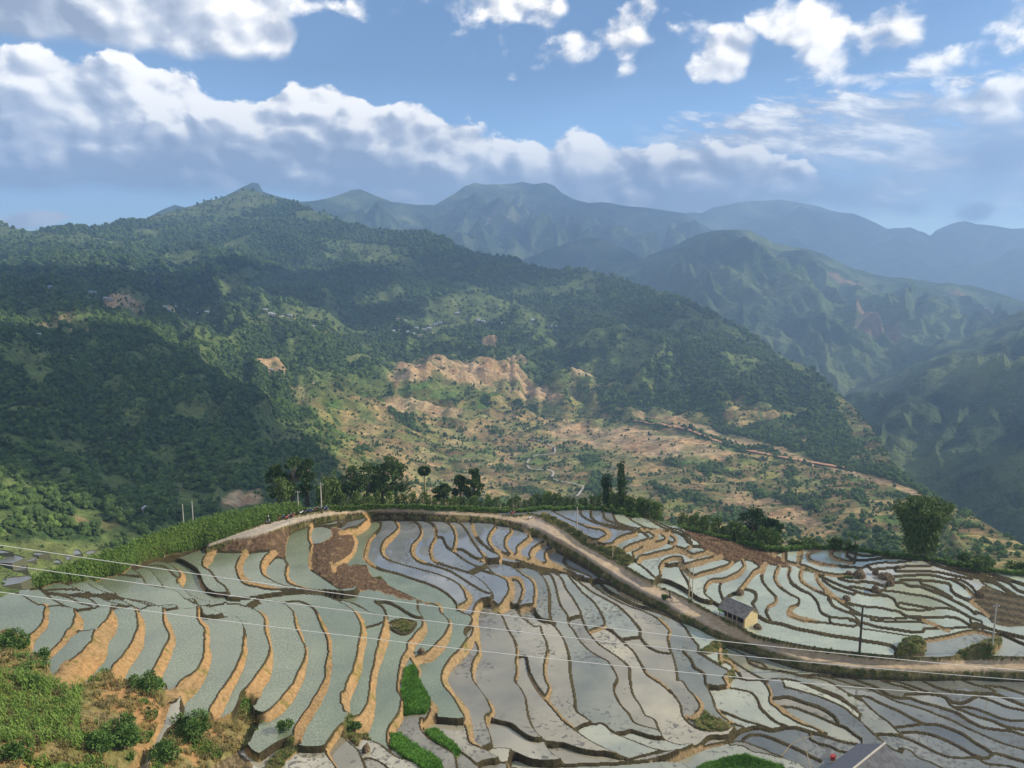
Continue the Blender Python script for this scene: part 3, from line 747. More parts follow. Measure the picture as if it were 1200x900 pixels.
# the line where the hill drops away behind (tops of plants stand above it)
CREST = [(-90,712),(0,702),(30,690),(55,683),(80,674),(110,664),(150,650),(190,634),(230,620),(270,609),(310,602),(350,598),(400,596),(450,596),(520,596),(600,598),(615,598),(640,594),(690,592),(720,594),(760,599),(800,608),(840,617),(880,626),(905,633),(960,631),(1000,634),(1040,640),(1100,646),(1150,656),(1200,661),(1300,668)]
SEGS = []
for pts, w in parse_lines(LINES):
    # lines that reach the edge of the traced area run on past it
    for end in (0, -1):
        p = np.array(pts[end]); q = np.array(pts[1 if end == 0 else -2]); d_ = (p - q) / max(np.hypot(*(p - q)), 1e-6)
        ext = None
        if p[0] > 1194: ext = (X1 + 12 - p[0]) / max(d_[0], 0.5)
        elif p[1] > 894: ext = (Y1 + 10 - p[1]) / max(d_[1], 0.35)
        elif p[0] < 4: ext = (p[0] - X0 + 12) / max(-d_[0], 0.5)
        if ext and ext > 0:
            e_ = tuple(p + d_ * ext)
            pts = [e_] + pts if end == 0 else pts + [e_]
    SEGS.append((smooth_line(pts), w, pts))
OBST = np.vstack([smooth_line(ROAD_LO), smooth_line(ROAD_UP), smooth_line(CREST)] + [smooth_line(list(p) + [p[0]]) for p in POLYS['fore']])
ALLP = np.vstack([L for L, w, p in SEGS] + [OBST]); OWN = np.concatenate([np.full(len(L), i) for i, (L, w, p) in enumerate(SEGS)] + [np.full(len(OBST), -1)])
ARC = np.concatenate([np.arange(len(L)) * 0.5 for L, w, p in SEGS] + [np.zeros(len(OBST))])
JOIN = []
njoin = 0
for i, (L, w, p) in enumerate(SEGS):
    tot = len(L) * 0.5
    for end in (0, 1):
        e_ = L[0] if end == 0 else L[-1]
        if not (X0 + 3 < e_[0] < X1 - 3 and Y0 < e_[1] < Y1 - 3): continue
        k_ = min(10, len(L) - 1); t_ = (L[0] - L[k_]) if end == 0 else (L[-1] - L[-1 - k_]); t_ = t_ / max(np.hypot(*t_), 1e-6)
        v_ = ALLP - e_; dd = np.hypot(v_[:, 0], v_[:, 1])
        arc_ = ARC if end == 0 else tot - ARC
        ok = (OWN != i) | (arc_ > 30)
        c_ = (v_ @ t_) / np.maximum(dd, 1e-6)
        cost = np.where(ok, dd * (1.9 - c_ * 0.9), 1e9)
        j = int(np.argmin(cost))
        if dd[j] > 1.2 and cost[j] < 17 and dd[j] < 16:
            JOIN.append((e_, ALLP[j])); njoin += 1
print('joined ends', njoin)
for L, w, pts in SEGS:
    s = np.linspace(0, 1, len(L))
    W = np.interp(s, np.linspace(0, 1, max(len(w), 2)), w if len(w) > 1 else [w[0]] * 2)
    ds = np.arange(len(L)) * 0.5
    W = np.where((L[:, 0] > 690) & (L[:, 1] < 690) & (W > 4), 4 + (W - 4) * 0.62, W)
    W = W * (1 + 0.22 * vnoise(ds / 14.0, ds * 0 + pts[0][0], 3) * (W > 5)) 
    W = np.where(W < 3, W * (0.88 + 0.22 * vnoise(ds / 19.0, ds * 0 + pts[0][1], 5)), W)
    stamp(ZONE, L, np.maximum((W - 1.1) / 2, 0.9))
    if (W > 4.2).any(): stamp(WIDE, L[W > 4.2], W[W > 4.2] / 2)


for a_, b_ in JOIN:
    n_ = int(np.hypot(*(b_ - a_)) / 0.4) + 2; t_ = np.linspace(0, 1, n_)[:, None]
    stamp(ZONE, a_ * (1 - t_) + b_ * t_, np.full(n_, 0.9))
cy = np.interp(GX[0], [p[0] for p in CREST], [p[1] for p in CREST])
cy = cy + 0.8 * vnoise(GX[0] / 23.0, GX[0] * 0 + 4.0, 9)
INSIDE = GY >= cy[None, :]

KINDN = ['none', 'paddy', 'zone', 'road', 'plough', 'wetsoil', 'drybed', 'grass', 'seedbed', 'fore', 'corn']
K = np.full(GX.shape, 1, np.uint8)
K[ZONE] = 2
POLM = {}
for nm in ('plough', 'wetsoil', 'drybed', 'grass', 'seedbed', 'fore', 'corn', 'road'):
    m = np.zeros(GX.shape, bool)
    wob = 1.2 if nm != 'road' else 0.5
    for p in POLYS[nm]:
        L = np.array(p)
        m |= in_poly(GX + wob * vnoise(GX / 7.0, GY / 5.0, 21), GY + wob * vnoise(GX / 7.0, GY / 5.0, 22), L)
    POLM[nm] = m
for nm in ('plough', 'wetsoil', 'drybed', 'grass'):
    K[POLM[nm] & (K == 1)] = KINDN.index(nm)
    K[POLM[nm] & (K == 2) & ~WIDE] = KINDN.index(nm)
for nm in ('seedbed', 'fore', 'corn', 'road'):
    K[POLM[nm]] = KINDN.index(nm)
# verges on both sides of the road
VERGE = np.zeros(GX.shape, bool)
stamp(VERGE, smooth_line(ROAD_LO), np.full(len(smooth_line(ROAD_LO)), 4.0))
L = smooth_line(ROAD_UP); stamp(VERGE, L, np.full(len(L), 1.8))
VERGE &= (K != 3)
VERGE &= ~((GX < 620) & (GY < 640) & (K != 1))
K[VERGE & (K == 1)] = 2
K[~INSIDE] = 0

# connected paddies
lab = -np.ones(GX.shape, int)
par = []
def find(a):
    while par[a] != a:
        par[a] = par[par[a]]; a = par[a]
    return a
isP = K == 1
prev = []
for r in range(NYg):
    row = isP[r].astype(np.int8); dd = np.diff(np.concatenate([[0], row, [0]]))
    st = np.where(dd == 1)[0]; en = np.where(dd == -1)[0]; cur = []
    for s_, e_ in zip(st, en):
        i = len(par); par.append(i)
        for (ps, pe, pi_) in prev:
            if ps < e_ and pe > s_:
                ra, rb = find(i), find(pi_)
                if ra != rb: par[max(ra, rb)] = min(ra, rb)
        lab[r, s_:e_] = i; cur.append((s_, e_, i))
    prev = cur
root = np.array([find(i) for i in range(len(par))])
lab = np.where(lab >= 0, root[np.maximum(lab, 0)], -1)
u, inv, cnt = np.unique(lab, return_inverse=True, return_counts=True)
inv = inv.reshape(lab.shape)
order = np.argsort(-cnt); keep = [i for i in order if u[i] >= 0 and cnt[i] >= 12]
newid = np.full(len(u), -1)
for n_, i in enumerate(keep): newid[i] = n_
pid = newid[inv]
K[(K == 1) & (pid < 0)] = 2
NP = len(keep)
print('t', time.time() - T0); print('paddies', NP, 'largest', [int(cnt[i]) for i in keep[:12]], time.time() - T0)

# levels: every paddy is flat
B = coarse(BZ, GX, GY)
Hh = B.copy()
ph = np.zeros(NP); pcx = np.zeros(NP); pcy = np.zeros(NP); psz = np.zeros(NP)
flat = pid.ravel(); okp = flat >= 0
psz = np.bincount(flat[okp], minlength=NP)
pcx = np.bincount(flat[okp], GX.ravel()[okp], NP) / psz; pcy = np.bincount(flat[okp], GY.ravel()[okp], NP) / psz
fixed = pid >= 0
# average over world area rather than picture area
wgt = (1.0 / np.maximum(np.tan(np.arcsin(-px_dir(GX, GY)[2])), 0.1)) ** 3
ph = np.bincount(flat[okp], (B * wgt).ravel()[okp], NP) / np.bincount(flat[okp], wgt.ravel()[okp], NP)
Hh[fixed] = ph[pid[fixed]]
def blur(a, n):
    for _ in range(n):
        p = np.pad(a, 1, mode='edge'); a = (p[:-2, 1:-1] + p[2:, 1:-1] + p[1:-1, :-2] + p[1:-1, 2:]) / 4
    return a
# steps between neighbours: spread the labels over the banks, then read who meets whom and how wide the bank is
spr = pid.copy(); spr[K == 3] = NP; thick = np.zeros(GX.shape)
spr[(K == 9) | (K == 10)] = NP
for it in range(1, 22):
    p = np.pad(spr, 1, constant_values=-1); nw = spr.copy()
    for (a, b) in ((0, 1), (2, 1), (1, 0), (1, 2)):
        c_ = p[a:a + NYg, b:b + NXg]; t = (nw < 0) & (K > 0) & (c_ >= 0); nw[t] = c_[t]; 
    thick[(nw >= 0) & (spr < 0)] = it * 2; spr = nw
gBx = np.zeros(GX.shape); gBx[:, 3:-3] = B[:, 6:] - B[:, :-6]; gBy = np.zeros(GX.shape); gBy[3:-3] = B[6:] - B[:-6]
rangem = (CAM_Z - B) / -px_dir(GX, GY)[2]
acc = {}
CXp = np.append(pcx, 0); CYp = np.append(pcy, 0)
for kd, (sa, sb, th) in enumerate(((spr[:, :-1], spr[:, 1:], np.maximum(thick[:, :-1], thick[:, 1:])), (spr[:-1], spr[1:], np.maximum(thick[:-1], thick[1:])))):
    rr = rangem[:sa.shape[0], :sa.shape[1]]
    t = (sa != sb) & (sa >= 0) & (sb >= 0)
    lo = np.minimum(sa, sb)[t]; hi = np.maximum(sa, sb)[t]; sg = np.where(sa[t] < sb[t], 1.0, -1.0) if kd == 0 else np.zeros(int(t.sum()))
    key = lo * (NP + 1) + hi; wm = th[t] * rr[t] / FPX
    for k_ in np.unique(key):
        m_ = key == k_; e = acc.setdefault(int(k_), [0, 0.0, 0.0, 0])
        w4 = wm[m_]; big = w4 > 0.75
        e[0] += m_.sum(); e[1] += sg[m_].sum(); e[2] += w4[big].sum(); e[3] += big.sum()
AA = np.zeros((NP + 1, NP + 1)); bb = np.zeros(NP + 1); near_road = np.zeros(NP)
for k_, (n_, sx_, ts_, nb_) in acc.items():
    i, j = divmod(k_, NP + 1)
    if j == NP: near_road[i] += n_; continue
    cx_, cy2_ = (CXp[i] + CXp[j]) / 2, (CYp[i] + CYp[j]) / 2
    mag = 0.16
    if nb_ > 0.06 * n_: mag = min(0.26 + (ts_ / nb_ - 0.75) * 0.42, 1.5)
    if (cx_ > 950 and cy2_ > 780) or (cx_ < 215 and cy2_ < 715) or (cx_ > 980 and cy2_ < 700): mag = min(mag, 0.12)
    tg = mag * np.clip(sx_ / (0.35 * n_), -1, 1)            # the left-hand neighbour is the higher one
    w_ = min(n_, 160)
    AA[i, i] += w_; AA[j, j] += w_; AA[i, j] -= w_; AA[j, i] -= w_; bb[i] += w_ * tg; bb[j] -= w_ * tg
PW = 0.012 * AA.diagonal()[:NP] + 0.2 + near_road * np.where((pcx < 330) & (pcy > 740), 0.45, 0.22)
AA[np.arange(NP), np.arange(NP)] += PW; bb[:NP] += PW * ph; AA[NP, NP] += 1
ph0 = ph.copy(); ph = np.linalg.solve(AA, bb)[:NP]
print('t', time.time() - T0); print('level shift', float(np.abs(ph - ph0).mean()), float(np.abs(ph - ph0).max()))
Hh = B.copy(); Hh[fixed] = ph[pid[fixed]]
free = (K == 2) | (K == 3) | (K == 10) | (K == 7) | (K == 4) | (K == 5) | (K == 6) | (K == 8)
Z = Hh.copy()
def relax(Z, free, n):
    Z = Z.copy()
    for it in range(n):
        p = np.pad(Z, 1, mode='edge')
        a = (p[:-2, 1:-1] + p[2:, 1:-1] + p[1:-1, :-2] + p[1:-1, 2:]) / 4
        Z[free] = a[free]
    return Z
Z = relax(Z, free, 700)
# the road is level across: one height for each stretch of its length
rl = smooth_line([((a[0] + b[0]) / 2, (a[1] + b[1]) / 2) for a, b in zip([np.array(smooth_line(ROAD_UP, 1.0))[int(t * (len(smooth_line(ROAD_UP, 1.0)) - 1))] for t in np.linspace(0, 1, 60)], [np.array(smooth_line(ROAD_LO, 1.0))[int(t * (len(smooth_line(ROAD_LO, 1.0)) - 1))] for t in np.linspace(0, 1, 60)])], 3.0)
ry_, rx_ = np.where(K == 3)
arc_i = np.zeros(len(rx_), int)
for c0 in range(0, len(rx_), 20000):
    dx2 = (rx_[c0:c0 + 20000, None] + X0 - rl[None, :, 0]) ** 2 + (ry_[c0:c0 + 20000, None] + Y0 - rl[None, :, 1]) ** 2
    arc_i[c0:c0 + 20000] = dx2.argmin(1)
nb = len(rl); cn_ = np.bincount(arc_i, minlength=nb); wz_ = np.where(rx_ + X0 < 640, 0.97, 0.65); zb = np.bincount(arc_i, Z[ry_, rx_] * wz_ + B[ry_, rx_] * (1 - wz_), nb) / np.maximum(cn_, 1)
ok_ = cn_ > 0; zb = np.interp(np.arange(nb), np.arange(nb)[ok_], zb[ok_])
kern = np.hanning(31); kern /= kern.sum(); zb = np.convolve(np.pad(zb, 15, mode='edge'), kern, 'valid')
Z[ry_, rx_] = zb[arc_i]
Z = np.where(K == 3, blur(Z, 3), Z)
Z = relax(Z, free & (K != 3), 160)
B = blur(Z, 60)
print('t relax', time.time() - T0)
# which side is high: nearest level within 2 px
pz = np.where(fixed, Z, -1e3)
def dil(a, n, big=True):
    for _ in range(n):
        p = np.pad(a, 1, mode='edge')
        q = np.stack([p[:-2, 1:-1], p[2:, 1:-1], p[1:-1, :-2], p[1:-1, 2:], a]); a = q.max(0) if big else q.min(0)
    return a
near_hi = dil(pz, 2)
top_edge = (K == 2) & (near_hi >= Z + 0.012) & (near_hi < Z + 6)
hi6 = dil(pz, 7); lo6 = dil(np.where(fixed, Z, 1e3), 7, False)
drop = np.clip(np.where((hi6 > -500) & (lo6 < 500), hi6 - lo6, 0), 0, 8)
narrow = (K == 2) & ~WIDE
bund = top_edge | narrow
XW, YW, _ = ray_at_z(GX, GY, B)
nz = fbm(XW / 1.3, YW / 1.3, 3, 41)
Z = Z + np.where(bund, 0.13 + 0.09 * nz, 0) + np.where((K == 2) & ~bund, 0.10 * nz, 0)
clod = fbm(XW / 0.8, YW / 0.8, 3, 51); roll = fbm(XW / 4.0, YW / 4.0, 3, 52)
kk = {n: i for i, n in enumerate(KINDN)}
Z = Z + np.where((K == kk['plough']), 0.34 * clod + 0.15 * roll, 0)
Z = Z + np.where((K == kk['drybed']), 0.30 * clod, 0) + np.where((K == kk['wetsoil']), 0.14 * clod, 0)
Z = Z + np.where(K == kk['grass'], 0.18 * clod + 0.25 * roll + 0.15, 0)
Z = Z + np.where(K == kk['seedbed'], 0.10, 0)
Z = Z + np.where(K == kk['corn'], 0.3 * roll, 0)
foreB = fbm(XW / 7.0, YW / 7.0, 4, 61)
Z = Z + np.where(K == kk['fore'], 1.3 * foreB + 0.5 * roll + 0.22 * clod, 0)
mound1 = np.exp(-(((GX - 1070) / 17.0) ** 2 + ((GY - 762) / 10.0) ** 2)) * 1.9 + np.exp(-(((GX - 1150) / 28.0) ** 2 + ((GY - 768 + (GX - 1150) * 0.42) / 9.0) ** 2)) * 1.8
Z = Z + mound1 * (K == kk['grass'])
# road: smooth with two wheel tracks
rd = K == 3
Z = Z + np.where(rd, 0.05 * roll + 0.45, 0) + np.where(VERGE, 0.12 * clod + 0.32, 0)
V = np.stack([XW, YW, Z], -1)

# ------------------------------------------------------------------ colours of the soil kinds
n_big = fbm(XW / 9.0, YW / 9.0, 3, 71); n_mid = fbm(XW / 2.2, YW / 2.2, 3, 72); n_fin = fbm(XW / 0.55, YW / 0.55, 2, 73)
def mixc(a, b, t): t = np.clip(t, 0, 1)[..., None]; return np.array(a) * (1 - t) + np.array(b) * t
def c2(a, b, t): t = np.clip(t, 0, 1)[..., None]; return a * (1 - t) + np.array(b) * t
RIS = mixc((0.37, 0.26, 0.14), (0.29, 0.22, 0.12), 0.5 + 0.7 * n_mid)
leftw = sstep(GX, 560, 380)
RIS = c2(RIS, (0.46, 0.275, 0.12), leftw * np.clip(0.5 + 0.6 * n_big, 0, 1))
RIS = c2(RIS, (0.20, 0.19, 0.055), sstep(n_mid + 0.5 * n_fin, 0.16, 0.5) * 0.75)
cen = sstep(GX, 560, 700) * sstep(GY, 640, 720)
cen = sstep(GX, 540, 660)
RIS = c2(RIS, (0.30, 0.22, 0.125), cen * 0.75)
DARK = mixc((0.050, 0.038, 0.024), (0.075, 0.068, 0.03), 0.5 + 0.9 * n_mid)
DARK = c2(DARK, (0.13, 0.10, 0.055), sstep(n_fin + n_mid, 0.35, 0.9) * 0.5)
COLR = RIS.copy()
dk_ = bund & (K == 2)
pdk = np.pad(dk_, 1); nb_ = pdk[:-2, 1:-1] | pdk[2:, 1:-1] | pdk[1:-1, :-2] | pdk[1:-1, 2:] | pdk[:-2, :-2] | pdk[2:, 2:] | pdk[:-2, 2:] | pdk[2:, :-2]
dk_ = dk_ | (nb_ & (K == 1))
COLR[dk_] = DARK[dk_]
pl = mixc((0.150, 0.100, 0.062), (0.085, 0.056, 0.036), 0.5 + 0.9 * n_fin); pl = c2(pl, (0.20, 0.14, 0.085), sstep(n_mid, 0.1, 0.5))
furrow = np.sin((GY - 0.42 * GX + 3 * n_mid) / 1.1) * (GX > 700)
pl = pl * (1 + 0.22 * furrow[..., None])
COLR[K == kk['plough']] = pl[K == kk['plough']]
wt = mixc((0.14, 0.115, 0.075), (0.055, 0.05, 0.032), 0.5 + 1.2 * n_fin + 0.5 * np.sin((GY - 0.2 * GX) / 1.2)); COLR[K == kk['wetsoil']] = wt[K == kk['wetsoil']]
db_ = mixc((0.24, 0.19, 0.11), (0.10, 0.08, 0.045), 0.5 + 1.6 * n_fin); COLR[K == kk['drybed']] = db_[K == kk['drybed']]
gr = mixc((0.075, 0.095, 0.030), (0.16, 0.14, 0.06), 0.5 + 0.9 * n_mid + 0.5 * n_fin); COLR[K == kk['grass']] = gr[K == kk['grass']]
COLR[K == kk['seedbed']] = (0.05, 0.16, 0.02)
fo = mixc((0.30, 0.235, 0.11), (0.15, 0.17, 0.055), 0.5 + 1.1 * n_mid); fo = c2(fo, (0.44, 0.255, 0.12), sstep(n_big + 0.35 * n_mid, -0.02, 0.2) * 0.85)
COLR[K == kk['fore']] = fo[K == kk['fore']]
COLR[K == kk['corn']] = mixc((0.07, 0.085, 0.03), (0.13, 0.10, 0.05), 0.5 + n_mid)[K == kk['corn']]
vg = mixc((0.09, 0.095, 0.035), (0.22, 0.175, 0.09), 0.42 + 0.8 * n_mid + 0.5 * n_fin)
COLR[VERGE] = vg[VERGE]
# road: tan clay with greyer, wetter stretches
wet = sstep(fbm(XW / 14.0, YW / 14.0, 3, 81) + 0.4 * sstep(GX, 640, 700) * sstep(GX, 800, 740), 0.05, 0.35)
rc = mixc((0.47, 0.37, 0.25), (0.39, 0.31, 0.205), 0.5 + 0.8 * n_mid); rc = c2(rc, (0.31, 0.27, 0.25), wet * 0.55)
rc = c2(rc, (0.36, 0.34, 0.30), sstep(GX, 420, 330) * 0.7)
COLR[rd] = rc[rd]

# ------------------------------------------------------------------ materials of the hillside
def soil_mat():
    m, q, b = bsdf('soil', 0.95, 0.1)
    p = q.pos(); a = q.attr('Col')
    n = q.noise(p, 1.7, 6, 0.65); n2 = q.noise(p, 7.0, 4, 0.6)
    c = q.mix(q.lin(n, 0.3, 0.7), (0.66, 0.64, 0.60), (1.30, 1.27, 1.2)); 
    q.l.new(q.mix(1.0, a, c, 'MULTIPLY').s, b.inputs['Base Color'])
    q.l.new(q.bump(n2 * 0.4 + n, 0.9, 0.35).s, b.inputs['Normal'])
    return m
M_SOIL = soil_mat()
def road_mat():
    m, q, b = bsdf('dirt_road', 0.9, 0.2)
    p = q.pos(); a = q.attr('Col')
    n = q.noise(p, 0.9, 7, 0.62); n2 = q.noise(p, 6.0, 3, 0.6)
    c = q.mix(q.lin(n, 0.32, 0.68), (0.74, 0.73, 0.72), (1.18, 1.16, 1.13))
    c = q.mix(q.ss(n2, 0.6, 0.72) * 0.5, c, (0.6, 0.58, 0.55))
    q.l.new(q.mix(1.0, a, c, 'MULTIPLY').s, b.inputs['Base Color'])
    q.l.new(q.bump(n + n2 * 0.2, 0.5, 0.15).s, b.inputs['Normal'])
    return m
M_ROAD = road_mat()
def paddy_mat():
    """still shallow water over mud; object colour gives the mud, alpha how much rice or clods stand in it"""
    m, q, b = bsdf('paddy_water', 0.06, 0.5)
    oi = q.n.new('ShaderNodeObjectInfo'); oc = S(q, oi.outputs['Color']); al = S(q, oi.outputs['Alpha'])
    p = q.pos(); rnd = S(q, oi.outputs['Random'])
    ps = q.vm('ADD', p, q.xyz(rnd * 50.0, rnd * 31.0, 0.0))
    n1_ = q.noise(ps, 0.10, 5, 0.55, 0.4)          # cloudy mud in the water
    c = q.mix(q.lin(n1_, 0.3, 0.7), (0.74, 0.76, 0.78), (1.2, 1.18, 1.12))
    mud = q.mix(1.0, oc, c, 'MULTIPLY')
    # clods left by the harrow: short dark dashes
    sx, sy, sz = q.sep(ps)
    cl = q.noise(q.xyz(sx * 1.0, sy * 1.0, 0.0), 1.15, 4, 0.66, 0.6)
    patch = q.noise(ps, 0.075, 2, 0.5)
    clm = q.ss(cl - (patch - 0.5) * -0.60, 0.59, 0.65)
    is_mud = q.ss(al, 0.0, 0.5).__rsub__(1.0)
    k = clm * is_mud
    mud = q.mix(k * 0.80, mud, (0.075, 0.066, 0.050))
    # young rice: rows of fine green tufts
    rice = q.noise(q.xyz(sx * 1.0, sy * 1.0, 0.0), 3.1, 3, 0.65)
    ricem = q.ss(rice, 0.43, 0.60) * al
    rp = q.noise(ps, 0.16, 4, 0.55)
    col = q.mix(ricem * q.lin(rp, 0.3, 0.65, 0.3, 0.85), mud, (0.090, 0.132, 0.062))
    q.l.new(col.s, b.inputs['Base Color'])
    rough = 0.035 + k * 0.4 + ricem * 0.26 + q.lin(n1_, 0.3, 0.7) * 0.03
    q.l.new(rough.s, b.inputs['Roughness'])
    b.inputs['IOR'].default_value = 1.85
    h = q.noise(ps, 2.2, 3, 0.5) * 0.02 + k * 0.5 + ricem * 0.35
    q.l.new(q.bump(h, 0.35, 0.10).s, b.inputs['Normal'])
    return m
M_PADDY = paddy_mat()

print('t faces', time.time() - T0)
# ------------------------------------------------------------------ faces
idx = np.arange(NYg * NXg).reshape(NYg, NXg)
q00, q10, q01, q11 = idx[:-1, :-1], idx[1:, :-1], idx[:-1, 1:], idx[1:, 1:]
F = np.stack([q10, q11, q01, q00], -1).reshape(-1, 4)
Kf = np.stack([K.ravel()[F[:, i]] for i in range(4)], -1)
Pf = np.stack([pid.ravel()[F[:, i]] for i in range(4)], -1)
Vr = V.reshape(-1, 3); Cr = COLR.reshape(-1, 3)
valid = (Kf > 0).all(1)
samep = (Pf == Pf[:, :1]).all(1) & (Pf[:, 0] >= 0) & valid
roadf = (Kf == 3).all(1)
# owner of each bank: the paddy above it (label spread through the banks, the higher one wins)
own = pid.copy(); oh = np.where(fixed, Hh, -1e3)
for it in range(16):
    po = np.pad(own, 1, constant_values=-1); pz_ = np.pad(oh, 1, constant_values=-1e3)
    best = own.copy(); bh = np.where(own >= 0, oh, -1e3)
    for (a, b) in ((0, 1), (2, 1), (1, 0), (1, 2)):
        c_o = po[a:a + NYg, b:b + NXg]; c_h = pz_[a:a + NYg, b:b + NXg]
        t = (own < 0) & (K == 2) & (c_o >= 0) & (c_h > bh)
        best[t] = c_o[t]; bh[t] = c_h[t]
    own = best; oh = np.where(fixed, Hh, bh)
Of = own.ravel()[F[:, 0]]
bankf = valid & ~samep & ~roadf & (Kf == 2).any(1) & ~(Kf > 2).any(1) & (Of >= 0)
restf = valid & ~samep & ~roadf & ~bankf

hill = sub_mesh('rice_terraces', Vr, F, restf, M_SOIL, {'Col': Cr})
tag(hill, 'terraced hillside stepping down in curved flooded rice paddies', kind='structure')
road = sub_mesh('dirt_road', Vr, F, roadf, M_ROAD, {'Col': Cr}, smooth=True)
tag(road, 'pale dirt road curving along the crest and down through the terraces', kind='structure')

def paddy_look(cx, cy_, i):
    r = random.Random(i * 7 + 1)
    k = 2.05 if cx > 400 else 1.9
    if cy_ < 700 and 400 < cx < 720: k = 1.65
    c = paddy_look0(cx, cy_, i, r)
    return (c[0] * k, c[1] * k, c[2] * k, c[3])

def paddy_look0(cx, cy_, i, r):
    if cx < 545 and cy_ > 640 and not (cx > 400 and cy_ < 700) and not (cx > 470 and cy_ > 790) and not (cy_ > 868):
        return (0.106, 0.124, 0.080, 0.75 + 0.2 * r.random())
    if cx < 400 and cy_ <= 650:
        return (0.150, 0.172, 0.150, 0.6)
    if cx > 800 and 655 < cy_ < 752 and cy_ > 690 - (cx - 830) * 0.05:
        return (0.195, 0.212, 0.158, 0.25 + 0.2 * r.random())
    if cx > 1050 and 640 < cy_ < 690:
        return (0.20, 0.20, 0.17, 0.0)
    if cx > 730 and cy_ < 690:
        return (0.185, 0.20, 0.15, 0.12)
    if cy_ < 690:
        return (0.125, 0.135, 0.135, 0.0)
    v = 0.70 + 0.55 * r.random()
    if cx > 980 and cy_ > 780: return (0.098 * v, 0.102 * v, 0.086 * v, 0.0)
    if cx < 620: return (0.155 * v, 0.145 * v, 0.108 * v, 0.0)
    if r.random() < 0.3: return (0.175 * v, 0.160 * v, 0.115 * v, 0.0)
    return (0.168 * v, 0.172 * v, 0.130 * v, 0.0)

fo_ = np.argsort(Pf[:, 0], kind='stable')
bo_ = np.argsort(Of, kind='stable')
pk = np.where(samep, Pf[:, 0], -1); bk = np.where(bankf, Of, -1)
so_p = np.argsort(pk, kind='stable'); ps_ = np.searchsorted(pk[so_p], np.arange(NP + 1))
so_b = np.argsort(bk, kind='stable'); bs_ = np.searchsorted(bk[so_b], np.arange(NP + 1))
def sub_idx(name, ids, mat, parent, cols=None):
    f = F[ids]
    ix, inv_ = np.unique(f.ravel(), return_inverse=True)
    return mesh_np(name, Vr[ix], inv_.reshape(f.shape), mat, None if cols is None else {'Col': Cr[ix]}, False, parent)
SMALL = []
for i in range(NP):
    ids = so_p[ps_[i]:ps_[i + 1]]; bids = so_b[bs_[i]:bs_[i + 1]]
    if i >= 300:
        SMALL.append(i); continue
    if len(ids) == 0: continue
    o = sub_idx('rice_paddy', ids, M_PADDY, hill)
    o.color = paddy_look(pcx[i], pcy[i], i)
    if len(bids): sub_idx('earth_bank', bids, M_SOIL, o, 1)
if SMALL:
    ids = np.concatenate([so_p[ps_[i]:ps_[i + 1]] for i in SMALL]); bids = np.concatenate([so_b[bs_[i]:bs_[i + 1]] for i in SMALL])
    if len(ids):
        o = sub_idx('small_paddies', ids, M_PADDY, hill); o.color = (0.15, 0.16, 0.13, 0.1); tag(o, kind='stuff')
        if len(bids): sub_idx('earth_bank', bids, M_SOIL, o, 1)
loose = so_b[:bs_[0]] if False else None
print('near done', time.time() - T0)

def surf(px, py):
    """point of the built hillside for a photo position (nearest grid vertex)"""
    ix_ = int(round(min(max(px, X0), X1))) - X0; iy_ = int(round(min(max(py, Y0), Y1))) - Y0
    while iy_ < NYg - 1 and K[iy_, ix_] == 0: iy_ += 1
    return Vector(V[iy_, ix_])
